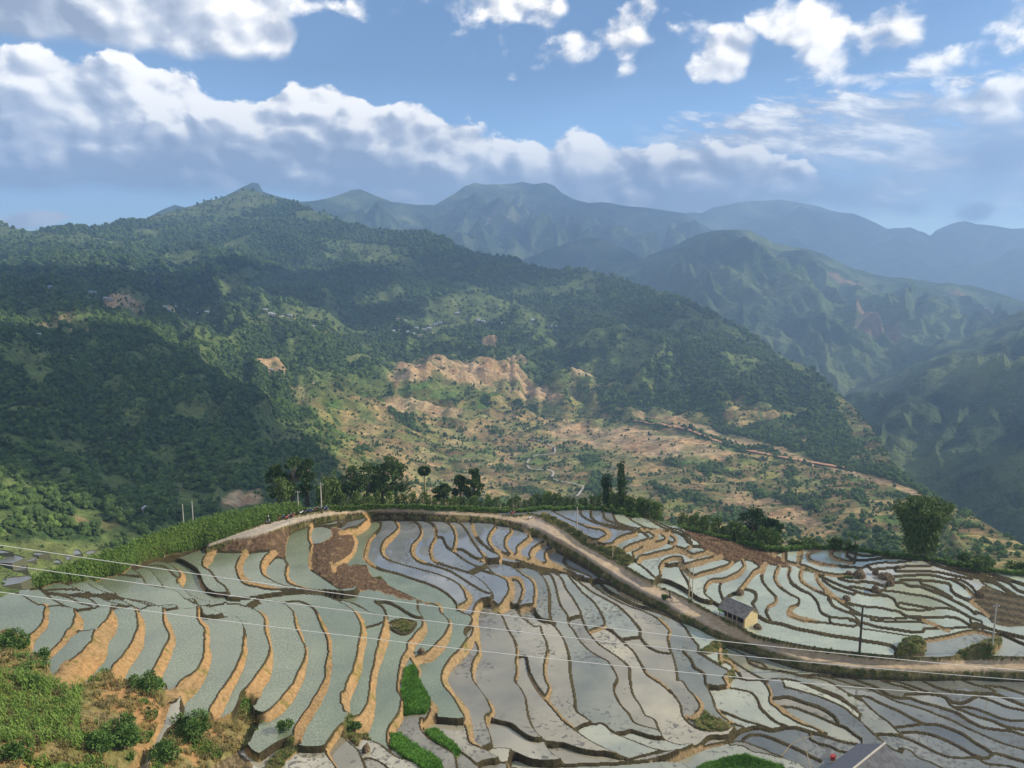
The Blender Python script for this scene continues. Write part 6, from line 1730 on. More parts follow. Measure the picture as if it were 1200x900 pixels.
# bushes on the bank in front
for (x, y, h, w, lb, nl) in [(226, 872, 40, 52, 'large bright green bush at the bottom left, right of the orange bank', 3600), (148, 882, 36, 40, 'dark leafy bush in front of the bamboo fence', 2600), (172, 818, 22, 32, 'round bush at the lower end of the orange terrace banks', 1800),
                             (16, 762, 26, 30, 'dark green bush at the left edge beside the pale paddy', 1800), (50, 778, 16, 20, 'small bush where the orange earth shows at the left edge', 900), (118, 888, 26, 32, 'olive bush left of the dark bush at the bottom', 1500),
                             (20, 895, 16, 26, 'low bush in the bottom left corner', 700), (190, 893, 24, 34, 'leafy bush at the bottom edge left of the large bright one', 1500), (36, 812, 14, 18, 'little bush above the maize plants on the left bank', 700),
                             (334, 858, 12, 18, 'low bush on the grassy tip between two lower terraces', 600), (415, 858, 12, 14, 'reedy tuft on the earthen hump left of the green seedbeds', 500)]:
    p = surf(x, y - 2); k = (p - cam.location).length / FPX
    o = bush(p, h * k * 0.95, w * k * 0.95, int(x * 3), M_BUSH, leaves=nl, lsz=0.26); tag(o, lb, 'bush')

# ------------------------------------------------------------------ ground cover (nobody could count it)
def blades_bm(seed, n, h, w, spread, droop=0.5):
    R_ = random.Random(seed); bm = bmesh.new()
    for i in range(n):
        a_ = R_.uniform(0, 2 * pi); b0 = Vector((R_.uniform(-spread, spread), R_.uniform(-spread, spread), 0)); d = Vector((cos(a_), sin(a_), 0)); s_ = Vector((-d.y, d.x, 0)) * w
        H = h * R_.uniform(.6, 1.2); m_ = b0 + d * H * .25 + Vector((0, 0, H * .7)); t_ = b0 + d * H * (.25 + droop) + Vector((0, 0, H * (1 - droop * .6)))
        v = [bm.verts.new(x) for x in (b0 - s_, b0 + s_, m_ + s_, m_ - s_)]; bm.faces.new(v); bm.faces.new((v[3], v[2], bm.verts.new(t_)))
    return bm
def maize_bm(seed):
    R_ = random.Random(seed); bm = bmesh.new(); tube(bm, [(0, 0, 0), (0.02, 0, 1.1), (0, 0, 2.0)], [.03, .025, .01], 4)
    for i in range(11):
        a_ = i * 2.4 + R_.uniform(-.3, .3); z = 0.3 + i * 0.15; d = Vector((cos(a_), sin(a_), 0)); s_ = Vector((-d.y, d.x, 0)) * .06; L_ = R_.uniform(.55, .8)
        p = Vector((0, 0, z)); a = p + d * L_ * .5 + Vector((0, 0, .35)); b_ = p + d * L_ + Vector((0, 0, .08))
        v = [bm.verts.new(x) for x in (p - s_ * .5, p + s_ * .5, a + s_, a - s_)]; bm.faces.new(v); bm.faces.new((v[3], v[2], bm.verts.new(b_)))
    return bm
MAIZE = [src('maize', maize_bm(i), M_MAIZE) for i in range(4)]
TUFT = [src('tuft', blades_bm(i, 14, 0.55, 0.03, 0.22), M_GRASSB) for i in range(4)]
WEED = [src('weed', blades_bm(20 + i, 16, 0.5, 0.05, 0.25, 0.3), M_MAIZE) for i in range(4)]
SEEDL = [src('seedling', blades_bm(40 + i, 22, 0.34, 0.02, 0.20, 0.2), M_SEED) for i in range(3)]
def on_mask(mask, n, seed=0):
    yy, xx = np.where(mask); w_ = (rangem[yy, xx] ** 3); w_ = w_ / w_.sum(); i = rng.choice(len(yy), n, p=w_)
    x = xx[i].astype(float) ; y = yy[i].astype(float)
    jx, jy = rng.random(n), rng.random(n); x1 = np.minimum(xx[i] + 1, NXg - 1); y1 = np.minimum(yy[i] + 1, NYg - 1)
    P = V[yy[i], xx[i]] * (1 - jx)[:, None] * (1 - jy)[:, None] + V[yy[i], x1] * (jx * (1 - jy))[:, None] + V[y1, xx[i]] * ((1 - jx) * jy)[:, None] + V[y1, x1] * (jx * jy)[:, None]
    return P, xx[i] + X0, yy[i] + Y0
P, a_, b_ = on_mask((K == kk['corn']) & (GX < 352), 4600)
scatter('maize_field', P, rng.uniform(.7, 1.25, len(P)), rng.uniform(0, 6.28, len(P)), rng.uniform(0.0, .9, len(P)), MAIZE, 'dark green maize growing along the outer edge of the hill')
m_ = (K == kk['fore']) & (GX < 95) & (GY > 800) & (GY < 885)
P, a_, b_ = on_mask(m_, 520)
scatter('maize_patch', P, rng.uniform(.6, 1.0, len(P)), rng.uniform(0, 6.28, len(P)), rng.uniform(.5, 1.0, len(P)), MAIZE, 'bright green maize plants on the near bank at the lower left')
m_ = (K == kk['fore']) & (fbm(XW / 3.0, YW / 3.0, 3, 600) > -0.12)
P, a_, b_ = on_mask(m_, 2400)
scatter('bank_grass', P, rng.uniform(.6, 1.5, len(P)), rng.uniform(0, 6.28, len(P)), rng.uniform(0, 1, len(P)), TUFT, 'dry and green grass tufts covering the near bank')
m_ = (K == kk['fore']) & (fbm(XW / 5.0, YW / 5.0, 3, 601) > 0.16)
P, a_, b_ = on_mask(m_, 2600)
scatter('bank_weeds', P, rng.uniform(.6, 1.5, len(P)), rng.uniform(0, 6.28, len(P)), rng.uniform(0.2, 1, len(P)), WEED, 'leafy weeds on the near bank')
P, a_, b_ = on_mask(((K == kk['grass']) | VERGE) & (K > 0) & (fbm(XW / 2.0, YW / 2.0, 3, 602) > 0.05), 8000)
scatter('verge_grass', P, rng.uniform(.25, .65, len(P)), rng.uniform(0, 6.28, len(P)), rng.uniform(0, .8, len(P)), TUFT + WEED, 'rough grass on the road verges and mounds')
P, a_, b_ = on_mask(K == kk['seedbed'], 9000)
scatter('rice_seedlings', P, rng.uniform(.8, 1.3, len(P)), rng.uniform(0, 6.28, len(P)), rng.uniform(0, 1, len(P)), SEEDL, 'bright green rice seedlings crowded in the seedbeds')
crm = (GY < cy[None, :] + 2.5) & (GY >= cy[None, :]) & (GX > 600) & (K > 0)
P, a_, b_ = on_mask(crm | ((K == kk['corn']) & (GX >= 345)), 3600)
scatter('crest_weeds', P, rng.uniform(.7, 1.9, len(P)), rng.uniform(0, 6.28, len(P)), rng.uniform(0.1, .8, len(P)), WEED, 'weeds fringing the crest')
print('plants', time.time() - T0)
# ------------------------------------------------------------------ poles
def pole(px, pyb, pyt, rad, mat, lb, grp, arms=True, name='utility_pole'):
    p = surf(px, pyb); s = (p - cam.location).length; h = (pyb - pyt) * s / FPX / cos(math.asin(min(.9, (CAM_Z - p.z) / s)))
    o = empty(name, p); b = bmesh.new(); tube(b, [(0, 0, -0.8), (0, 0, h * .5), (0, 0, h)], [rad * 1.15, rad, rad * .8], 8); obj('post', b, mat, o)
    if arms:
        b = bmesh.new(); box(b, -0.55, 0.55, -0.05, 0.05, h - .45, h - .35); obj('crossarm', b, M_STEEL, o)
        for sx in (-.45, 0, .45):
            b = bmesh.new(); bmesh.ops.create_cone(b, cap_ends=True, segments=8, radius1=.06, radius2=.04, depth=.18, matrix=Matrix.Translation((sx, 0, h - .26))); obj('insulator', b, M_WHITEP, o)
    tag(o, lb, 'pole', grp); return o
pole(216, 621, 592, .11, M_CONC, 'pale thin pole, left one of the pair in the maize', 'utility poles', False)
pole(227, 621, 592, .11, M_CONC, 'pale thin pole, right one of the pair in the maize', 'utility poles', False)
pole(350, 604, 578, .10, M_CONC, 'short grey pole beside the parked motorcycles on the crest road', 'utility poles')
pole(377, 601, 571, .14, M_CONC, 'tall pale pole at the right end of the parked motorcycles', 'utility poles')
pole(600, 603, 567, .10, M_DARKW, 'dark pole on the crest beside the single motorcycle', 'utility poles')
pole(675.5, 623, 597, .12, M_CONC, 'pale pole in the blue paddy just beyond the road bend', 'utility poles', False)
pole(807, 704, 665, .12, M_PALEW, 'taller timber pole of the pair beside the road, left of the hut', 'utility poles', False)
pole(811, 704, 670, .10, M_PALEW, 'shorter timber pole of the pair beside the road, left of the hut', 'utility poles', False)
pole(1007, 767, 722, .20, M_DARKW, 'thick dark pole standing in the white pond by the road', 'utility poles', False)
pole(1162, 766, 728, .13, M_CONC, 'pale pole on the grassy mound at the right edge', 'utility poles')
pole(1093, 661, 655, .14, M_DARKW, 'short dark post in the fine terraces near the large bamboo', 'posts', False, 'post')
for (x, yb, yt, w_) in [(78, 673, 661, 'leftmost'), (108, 673, 661, 'second from the left'), (136, 669, 656, 'third from the left'), (162, 660, 646, 'fourth from the left'), (193, 652, 642, 'rightmost')]:
    pole(x, yb, yt, .07, M_PALEW, 'thin stake under the maize edge, %s of five' % w_, 'stakes below the maize', False, 'stake')
for (x, yb, yt, lb) in [(718, 655, 643, 'pale stake on the grassy bank beside the road, above the bend'), (1155, 768, 760, 'short stub of a stake on the grassy mound at the right')]:
    pole(x, yb, yt, .09, M_PALEW, lb, 'stakes', False, 'stake')

# ------------------------------------------------------------------ cables strung across the view
CABLES = [([(0, 639), (92, 652.5), (158, 662), (283, 680.5), (400, 696), (500, 709.5), (600, 722), (700, 734.5), (800, 746), (900, 757), (1000, 767.5), (1200, 786)], 'highest of the three pale cables crossing the terraces'),
          ([(0, 661), (100, 675), (200, 688.5), (300, 702), (400, 715), (500, 727.5), (600, 739), (700, 750.5), (800, 761.5), (900, 771.5), (1000, 781), (1200, 797)], 'middle of the three pale cables crossing the terraces'),
          ([(0, 694), (100, 707), (200, 719.5), (300, 732), (400, 744), (500, 756), (600, 767.5), (700, 778), (800, 787.5), (900, 796.5), (1000, 805), (1200, 819)], 'lowest of the three pale cables crossing the terraces')]
for pts, lb in CABLES:
    P_ = np.polyfit([a for a, b in pts], [b for a, b in pts], 3); D = 40.0; V_ = []
    for x in np.linspace(-120, 1330, 60):
        y = np.polyval(P_, x); a, b, c = px_dir(x, y); t = (D + (x - 600) * 0.004) / b; V_.append((float(a * t), float(b * t), CAM_Z + float(c * t)))
    bm_ = bmesh.new(); tube(bm_, V_, 0.017, 6); o = obj('overhead_cable', bm_, M_WIRE, smooth=True); tag(o, lb, 'cable', 'overhead cables')

# ------------------------------------------------------------------ the hut beside the road
def corr_roof(bm, p00, p10, p11, p01, nu=26, amp=0.035, th=0.03):
    """corrugated sheet between four corners; ridges run from the first edge to the opposite one"""
    n = (p10 - p00).cross(p01 - p00).normalized(); top = []; bot = []
    for i in range(nu * 2 + 1):
        u_ = i / (nu * 2); o_ = n * (amp if i % 2 else -amp)
        a = p00.lerp(p10, u_) + o_; b = p01.lerp(p11, u_) + o_
        top.append((bm.verts.new(a), bm.verts.new(b))); bot.append((bm.verts.new(a - n * th), bm.verts.new(b - n * th)))
    for i in range(nu * 2):
        bm.faces.new((top[i][0], top[i + 1][0], top[i + 1][1], top[i][1])); bm.faces.new((bot[i][0], bot[i][1], bot[i + 1][1], bot[i + 1][0]))
        bm.faces.new((top[i][0], bot[i][0], bot[i + 1][0], top[i + 1][0])); bm.faces.new((top[i][1], top[i + 1][1], bot[i + 1][1], bot[i][1]))
def on_plane(px, py, z):
    a, b, c = ray_at_z(px, py, z); return Vector((float(a), float(b), float(z)))
gz = float(surf(862, 730).z); 
EL_ = on_plane(841.5, 711.5, gz + 2.0); ER_ = on_plane(873.5, 725.5, gz + 2.0)      # front eave
rd_ = (ER_ - EL_); LEN = rd_.length; rd_.normalize(); bk = Vector((-rd_.y, rd_.x, 0)); 
if bk.y < 0: bk = -bk
hut = empty('roadside_hut', EL_.lerp(ER_, 0.5) - Vector((0, 0, 2.0)), math.atan2(rd_.y, rd_.x))
DP = 4.6; HL = LEN / 2
b = bmesh.new(); box(b, -HL + .5, HL - .52, 1.35, DP - .3, -0.4, 2.3); obj('wall', b, M_DARKW, hut); b = bmesh.new()  # front wall coloured dark to stand for the shade under the eave
v = [b.verts.new(x) for x in ((HL - .35, .4, -0.4), (HL - .35, DP - .3, -0.4), (HL - .35, DP - .3, 2.15), (HL - .35, DP * .52, 3.35), (HL - .35, .4, 1.95))]
b.faces.new(v); v2 = [b.verts.new(x.co - Vector((.14, 0, 0))) for x in v]; b.faces.new(v2[::-1])
for i in range(5): b.faces.new((v[i], v2[i], v2[(i + 1) % 5], v[(i + 1) % 5]))
obj('gable_wall', b, M_WALLY, hut)
v0 = -HL; b = bmesh.new()
corr_roof(b, Vector((-HL, -.15, 1.95)), Vector((HL, -.15, 1.95)), Vector((HL, DP * .52, 3.5)), Vector((-HL, DP * .52, 3.5)), 22); obj('roof_slope', b, M_ROOF, hut)
b = bmesh.new(); corr_roof(b, Vector((-HL, DP * .52, 3.5)), Vector((HL, DP * .52, 3.5)), Vector((HL, DP + .2, 2.1)), Vector((-HL, DP + .2, 2.1)), 22); obj('roof_slope', b, M_ROOF, hut)
b = bmesh.new(); tube(b, [(-HL - .05, DP * .52, 3.54), (HL + .05, DP * .52, 3.54)], .09, 8); obj('ridge_cap', b, M_ROOF2, hut)
for sx in (-HL + .3, -HL + 2.2, 0.2, HL - 2.0, HL - .4):
    b = bmesh.new(); tube(b, [(sx, .1, -0.6), (sx, .1, 1.95)], .07, 6); obj('post', b, M_PALEW, hut)
b = bmesh.new(); box(b, -HL + .3, HL - .5, .05, .12, .75, .83); box(b, -HL + .3, HL - .5, .05, .12, .35, .41); obj('rail', b, M_PALEW, hut)
b = bmesh.new(); box(b, 0.4, 1.3, 1.20, 1.25, -.1, 1.75); obj('door', b, M_DARKW, hut)
b = bmesh.new(); box(b, -2.0, -1.0, 1.20, 1.25, .8, 1.5); obj('window', b, M_DARKW, hut)
tag(hut, 'small hut with grey corrugated roof and yellow gable beside the dirt road', 'hut')
b = bmesh.new(); box(b, -.6, .6, -.01, .01, 0, .55); gc = obj('green_cloth', b, flat_mat('bright_green_cloth', (0.12, 0.42, 0.10), .9)); gc.location = hut.matrix_world @ Vector((0, 0, 0)) if False else EL_ + Vector((.35, -.25, -0.75)); gc.rotation_euler.z = math.atan2(rd_.y, rd_.x)
bm_ = bmesh.new(); bm_.from_mesh(gc.data)
for v in bm_.verts: v.co.y += .06 * sin(v.co.x * 9)
bm_.to_mesh(gc.data); bm_.free()
tag(gc, 'bright green cloth hanging at the left corner of the roadside hut', 'cloth')

# hut roof at the bottom right: ridge runs towards the viewer
gz = float(surf(1030, 925).z); zr = gz + 4.4; ze = gz + 2.3
A0_ = on_plane(1037, 871, zr); B0_ = on_plane(1001, 900, zr); rd_ = (B0_ - A0_).normalized(); B0_ = A0_ + rd_ * 9.5
A1_ = on_plane(976, 894, ze); A2_ = on_plane(1060, 905, ze); side = Vector((-rd_.y, rd_.x, 0)); 
if side.x > 0: side = -side
wl = abs((A1_ - A0_).dot(side)); wr = abs((A2_ - A0_).dot(side)); wl = min(max(wl, 3.0), 7.0); wr = min(max(wr, 3.0), 6.0)
bh = empty('sheet_roof_hut', Vector((A0_.x, A0_.y, gz)), 0)
o_ = Vector((A0_.x, A0_.y, gz)); R0 = A0_ - o_; R1_ = B0_ - o_; LE0 = R0 + side * wl - Vector((0, 0, zr - ze)); LE1 = R1_ + side * wl - Vector((0, 0, zr - ze)); RE0 = R0 - side * wr - Vector((0, 0, zr - ze)); RE1 = R1_ - side * wr - Vector((0, 0, zr - ze))
b = bmesh.new(); corr_roof(b, LE0, LE1, R1_, R0, 34, .04); obj('roof_slope', b, flat_mat('bluish_sheet_roof', (0.22, 0.22, 0.235), .6, .4, var=.15), bh)
b = bmesh.new(); corr_roof(b, R0, R1_, RE1, RE0, 34, .05); obj('roof_slope', b, M_ROOF2, bh)
b = bmesh.new(); tube(b, [R0 + Vector((0, 0, .05)), R1_ + Vector((0, 0, .05))], .14, 8); obj('ridge_cap', b, M_CONC, bh)
b = bmesh.new()
c_ = [R0 + side * (wl - .5), R0 - side * (wr - .5), R1_ - side * (wr - .5), R1_ + side * (wl - .5)]
c_ = [Vector((p.x, p.y, 0)) + rd_ * (.35 if i in (0, 1) else -.35) for i, p in enumerate(c_)]
lo_ = [b.verts.new(p + Vector((0, 0, -1.5))) for p in c_]; up_ = [b.verts.new(p + Vector((0, 0, ze - gz + .12))) for p in c_]
for i in range(4): b.faces.new((lo_[i], lo_[(i + 1) % 4], up_[(i + 1) % 4], up_[i]))
for (i, j) in ((0, 1), (3, 2)):
    m_ = (R0 if i == 0 else R1_); t_ = b.verts.new(Vector((m_.x, m_.y, zr - gz - .12)) + rd_ * (.35 if i == 0 else -.35)); b.faces.new((up_[i], up_[j], t_))
obj('wall', b, M_DARKW, bh)
tag(bh, 'hut with a weathered sheet-metal roof at the bottom right edge of the photo', 'hut')

# bent bamboo pole with its line, red bucket
p1 = surf(915, 888); k = (p1 - cam.location).length / FPX
b = bmesh.new(); tube(b, [on_plane(915.5, 886, p1.z), on_plane(926, 873, p1.z + 1.2), on_plane(938, 866, p1.z + 1.8), on_plane(952, 862.5, p1.z + 2.0)], [.09, .07, .05, .03], 6); o = obj('bent_cane', b, M_PALEW); tag(o, 'pale bent bamboo cane arching over the lower paddies near the bottom right hut', 'cane')
p2 = surf(952, 905); b = bmesh.new(); tube(b, [p2, on_plane(945, 880, p2.z + 1.6), on_plane(940, 864, p2.z + 2.6)], [.06, .05, .02], 6); o = obj('thin_cane', b, M_PALEW); tag(o, 'thin pale cane leaning up beside the bent one near the bottom right hut', 'cane')
p3 = surf(976, 890); bk_ = empty('red_bucket', p3); b = bmesh.new(); bmesh.ops.create_cone(b, cap_ends=True, segments=14, radius1=.30, radius2=.42, depth=.6, matrix=Matrix.Translation((0, 0, .3))); obj('pail', b, M_RED, bk_)
b = bmesh.new(); tube(b, [(-.4, 0, .6), (-.25, 0, .95), (.25, 0, .95), (.4, 0, .6)], .025, 5); obj('handle', b, M_STEEL, bk_); tag(bk_, 'small red bucket beside the bottom right hut', 'bucket')

# ------------------------------------------------------------------ bamboo fence on the near bank
pf0 = surf(93, 843); pf1 = surf(140, 850); fn = empty('bamboo_fence', pf0); k = (pf0 - cam.location).length / FPX
dirf = on_plane(141, 846.5, pf0.z + .6) - on_plane(92, 838.5, pf0.z + .6); dirf.z = 0; Lf = dirf.length; dirf.normalize()
for i in range(6):
    q_ = dirf * (Lf * (0.12 + 0.17 * i)); g_ = 0.0
    b = bmesh.new(); tube(b, [q_ + Vector((0, 0, -.9)), q_ + Vector((.03, 0, 1.15 + .1 * (i % 2)))], .035, 6); obj('upright', b, M_PALEW, fn)
for i, z in enumerate((.95, .62, .22)):
    b = bmesh.new(); tube(b, [dirf * (-.3 - .2 * i) + Vector((0, 0, z + .08)), dirf * (Lf * .5) + Vector((0, -.03, z)), dirf * (Lf + .3 - .4 * i) + Vector((0, 0, z - .06))], .03, 6); obj('rail', b, M_PALEW, fn)
tag(fn, 'low fence of bamboo rails on the near bank at the lower left', 'fence')

# ------------------------------------------------------------------ rocks, spoil heaps
def rock(px, py, w, h, seed, lb, mat=None, name='rock'):
    p = surf(px, py); k = (p - cam.location).length / FPX; b = bmesh.new(); bmesh.ops.create_icosphere(b, subdivisions=4, radius=1.0)
    P_ = np.array([v.co[:] for v in b.verts]); n_ = fbm(P_[:, 0] * 1.3 + seed, P_[:, 1] * 1.3 + P_[:, 2], 4, seed) + .4 * fbm(P_[:, 0] * 4 + P_[:, 2] * 3, P_[:, 1] * 4, 2, seed + 1)
    for v, a in zip(b.verts, n_): v.co *= 1 + .38 * a; v.co.x *= w * k / 2; v.co.y *= w * k / 2 * .8; v.co.z *= h * k * .8
    o = obj(name, b, mat or M_ROCK); o.location = p + Vector((0, 0, .1)); o.rotation_euler.z = seed; tag(o, lb, 'rock', 'rocks among the paddies'); return o
rock(1007, 676, 14, 9, 1, 'dark mossy boulder at the left of the cluster in the pale paddies')
rock(1026, 673, 7, 6, 2, 'small brown boulder between the two larger ones in the pale paddies')
rock(1038, 678, 15, 7, 3, 'wide dark boulder at the right of the cluster, above its pale neighbour')
rock(1043, 685, 9, 7, 4, 'pale lower boulder touching the wide dark one')
rock(1026, 693, 9, 6, 5, 'single dark boulder below the cluster, above the green paddies')
rock(1053, 666, 6, 3, 6, 'tiny boulder on a bund above the cluster in the pale paddies')
rock(994, 673, 7, 4, 7, 'low rubble at the far left of the boulder cluster')
rock(992, 702, 9, 4, 8, 'brown rubble at the end of a bund in the green paddies')
rock(1148, 700, 7, 8, 9, 'orange earth stump beside the wet ploughed plot at the right')
rock(867, 696, 10, 7, 10, 'pale rubble heap just behind the roadside hut')
rock(888, 736, 10, 5, 11, 'pale rubble beside the yellow gable of the roadside hut')
rock(494, 766, 9, 6, 12, 'grassy clod at the foot of the bank above the seedbeds')
rock(429, 880, 9, 9, 13, 'lumpy clod of earth in the muddy paddy at the bottom')
print('things', time.time() - T0)

# ------------------------------------------------------------------ motorcycles and riders
def motorcycle(body):
    root = empty('motorcycle', (0, 0, 0))
    for sx in (-.62, .62):
        b = bmesh.new()
        for k in range(18):
            a0, a1 = 2 * pi * k / 18, 2 * pi * (k + 1) / 18
            for (r0, r1) in ((.30, .235),):
                vs = []
                for a_ in (a0, a1):
                    for (r_, y) in ((r0, -.05), (r0, .05), (r1, .04), (r1, -.04)): vs.append(b.verts.new((sx + cos(a_) * r_, y, .30 + sin(a_) * r_)))
                for j in range(4): b.faces.new((vs[j], vs[(j + 1) % 4], vs[4 + (j + 1) % 4], vs[4 + j]))
        w = obj('wheel', b, M_BLACK, root)
        b = bmesh.new()
        for k in range(8):
            a_ = 2 * pi * k / 8; tube(b, [(sx, 0, .30), (sx + cos(a_) * .24, 0, .30 + sin(a_) * .24)], .012, 4)
        obj('rim', b, M_STEEL, w)
    b = bmesh.new(); tube(b, [(-.55, 0, .62), (-.25, 0, .60), (.05, 0, .48), (.30, 0, .58), (.42, 0, .82)], [.09, .14, .13, .12, .08], 8); obj('body', b, body, root, True)
    b = bmesh.new(); box(b, -.60, .10, -.12, .12, .72, .82); bmesh.ops.bevel(b, geom=b.edges[:], offset=.03, segments=2, affect='EDGES'); obj('seat', b, M_BLACK, root)
    b = bmesh.new(); tube(b, [(.62, 0, .30), (.44, 0, .90)], .035, 6); tube(b, [(.42, -.32, 1.0), (.46, 0, .95), (.42, .32, 1.0)], .02, 6); obj('handlebar', b, M_STEEL, root)
    b = bmesh.new(); bmesh.ops.create_icosphere(b, subdivisions=2, radius=.09, matrix=Matrix.Translation((.52, 0, .84))); obj('headlight', b, M_WHITEP, root)
    b = bmesh.new(); tube(b, [(.32, .10, .32), (-.1, .13, .28), (-.75, .14, .34)], .035, 6); obj('exhaust', b, M_STEEL, root)
    b = bmesh.new(); tube(b, [(.34, 0, .62), (.62, 0, .64), (.86, 0, .50)], [.06, .07, .03], 6); obj('mudguard', b, body, root)
    return root
protoM = {}
def put_moto(px, py, rz, body, lb, grp='motorcycles parked along the crest road', dx=None):
    if body.name not in protoM: o = motorcycle(body); protoM[body.name] = (o, list(o.children))
    else:
        src_, kids = protoM[body.name]; o = src_.copy(); COL.objects.link(o)
        for ch in kids:
            d = ch.copy(); COL.objects.link(d); d.parent = o
            for g2 in list(ch.children): e = g2.copy(); COL.objects.link(e); e.parent = d
    p = dx if dx is not None else surf(px, py); o.location = p + Vector((0, 0, .02)); o.rotation_euler.z = rz; tag(o, lb, 'motorcycle', grp); return o
put_moto(313, 616, 0.5, M_GREYP, 'single dark motorcycle parked farthest left on the crest road')
cols_ = [(M_RED, 'red'), (M_BLUE, 'blue'), (M_GREYP, 'grey'), (M_WHITEP, 'white')]
row = [(328, 611, 0, 'first red motorcycle of the parked row, nearest the single dark one'), (332, 610, 1, 'blue motorcycle wedged between two red ones in the parked row'), (336, 609.5, 0, 'red motorcycle third in the parked row from the left'), (340, 608.5, 2, 'grey motorcycle in the left half of the parked row'), (344, 607.5, 0, 'red motorcycle left of the white one in the parked row'),
       (353, 605, 3, 'only white motorcycle in the parked row'), (359, 604, 2, 'dark motorcycle just right of the white one'), (363, 603.5, 1, 'blue motorcycle in the right half of the parked row'), (367, 603, 2, 'grey motorcycle between two coloured ones in the right half of the row'), (371, 602.5, 0, 'red motorcycle right of the tall pale pole side of the row'), (375, 602, 2, 'dark motorcycle by the foot of the tall pale pole'), (381, 601.5, 1, 'blue motorcycle right of the tall pale pole'), (385, 601.5, 2, 'last dark motorcycle at the right end of the parked row')]
for i, (x, y, c_, lb) in enumerate(row): put_moto(x, y, 1.2 + .3 * sin(i * 2.1), cols_[c_][0], lb)
put_moto(597, 606, 0.3, M_GREYP, 'dark motorcycle on the crest road beside the dark pole', 'motorcycles by the dark pole')
put_moto(601, 606, 0.6, M_RED, 'red motorcycle on the crest road beside the dark pole', 'motorcycles by the dark pole')
put_moto(621, 610, 0.9, M_WHITEP, 'white motorcycle parked alone at the road bend', 'motorcycles by the dark pole')

def person(loc, rz, pose, shirt, trousers, hat, lb):
    root = empty('person', loc, rz); me = bpy.data.meshes.new('body'); 
    P_ = pose; names = list(P_); ed = [('pelvis', 'chest'), ('chest', 'neck'), ('neck', 'head'), ('head', 'crown'), ('chest', 'shl'), ('shl', 'ell'), ('ell', 'hal'), ('chest', 'shr'), ('shr', 'elr'), ('elr', 'har'), ('pelvis', 'hil'), ('hil', 'knl'), ('knl', 'anl'), ('anl', 'tol'), ('pelvis', 'hir'), ('hir', 'knr'), ('knr', 'anr'), ('anr', 'tor')]
    me.from_pydata([P_[n_] for n_ in names], [(names.index(a), names.index(b)) for a, b in ed], []); o = bpy.data.objects.new('body', me); COL.objects.link(o); o.parent = root
    rad = dict(pelvis=.15, chest=.17, neck=.06, head=.10, crown=.09, shl=.07, shr=.07, ell=.05, elr=.05, hal=.04, har=.04, hil=.10, hir=.10, knl=.07, knr=.07, anl=.05, anr=.05, tol=.045, tor=.045)
    md = o.modifiers.new('skin', 'SKIN')
    for i, n_ in enumerate(names): me.skin_vertices[0].data[i].radius = (rad[n_], rad[n_]); me.skin_vertices[0].data[i].use_root = (n_ == 'pelvis')
    o.modifiers.new('sub', 'SUBSURF').levels = 1; o.modifiers['sub'].render_levels = 1
    m, q, b = bsdf('rider_cloth', .9, .1); sx_, sy_, sz_ = q.sep(q.tex('Object')); zc = P_['pelvis'][2] + .06; zn = P_['neck'][2]
    c = q.mix(q.ss(sz_, zc - .02, zc + .02), trousers, shirt); c = q.mix(q.ss(sz_, zn - .01, zn + .02), c, (.42, .26, .17)); q.l.new(c.s, b.inputs['Base Color']); me.materials.append(m)
    hb_ = bmesh.new(); bmesh.ops.create_uvsphere(hb_, u_segments=12, v_segments=8, radius=.135, matrix=Matrix.Translation(Vector(P_['head']) + Vector((0, 0, .05)))); bmesh.ops.delete(hb_, geom=[v for v in hb_.verts if v.co.z < P_['head'][2] - .01], context='VERTS'); obj('helmet', hb_, hat, root, True)
    tag(root, lb, 'person'); return root
RIDE = dict(pelvis=(-.15, 0, .95), chest=(-.08, 0, 1.30), neck=(-.04, 0, 1.48), head=(0, 0, 1.60), crown=(.0, 0, 1.70), shl=(-.08, .19, 1.38), ell=(.15, .30, 1.18), hal=(.40, .28, 1.04), shr=(-.08, -.19, 1.38), elr=(.15, -.30, 1.18), har=(.40, -.28, 1.04), hil=(-.12, .11, .92), knl=(.25, .20, .75), anl=(.12, .20, .34), tol=(.26, .20, .30), hir=(-.12, -.11, .92), knr=(.25, -.20, .75), anr=(.12, -.20, .34), tor=(.26, -.20, .30))
STAND = dict(pelvis=(0, 0, .92), chest=(0, 0, 1.28), neck=(0, 0, 1.46), head=(.02, 0, 1.58), crown=(.02, 0, 1.69), shl=(0, .18, 1.38), ell=(.02, .24, 1.12), hal=(.10, .24, .86), shr=(0, -.18, 1.38), elr=(.02, -.24, 1.12), har=(.10, -.24, .86), hil=(0, .09, .9), knl=(.02, .10, .5), anl=(0, .11, .09), tol=(.15, .12, .05), hir=(0, -.09, .9), knr=(.04, -.10, .5), anr=(.02, -.11, .09), tor=(.17, -.12, .05))
pr = surf(784, 706); rz = math.atan2(-1.0, 0.9) + 3.14
put_moto(784, 706, rz, M_GREYP, 'dark motorcycle ridden along the dirt road towards the hut', 'motorcycle on the road', dx=pr)
person(pr, rz, RIDE, (.03, .06, .03), (.02, .02, .03), M_BLACK, 'rider in dark green clothes on the motorcycle on the dirt road')
person(surf(315, 615), 2.0, STAND, (.10, .10, .13), (.03, .03, .05), M_WHITEP, 'person in dark clothes standing by the single motorcycle on the left')
# leafy load in front of the rider
k = px_m(779, 706, 1); o = bush(surf(779, 707), 1.3, 1.5, 77, M_BUSH, leaves=500, lsz=.22, name='cut_greenery'); tag(o, 'heap of cut greenery on the road just in front of the rider', 'greenery')

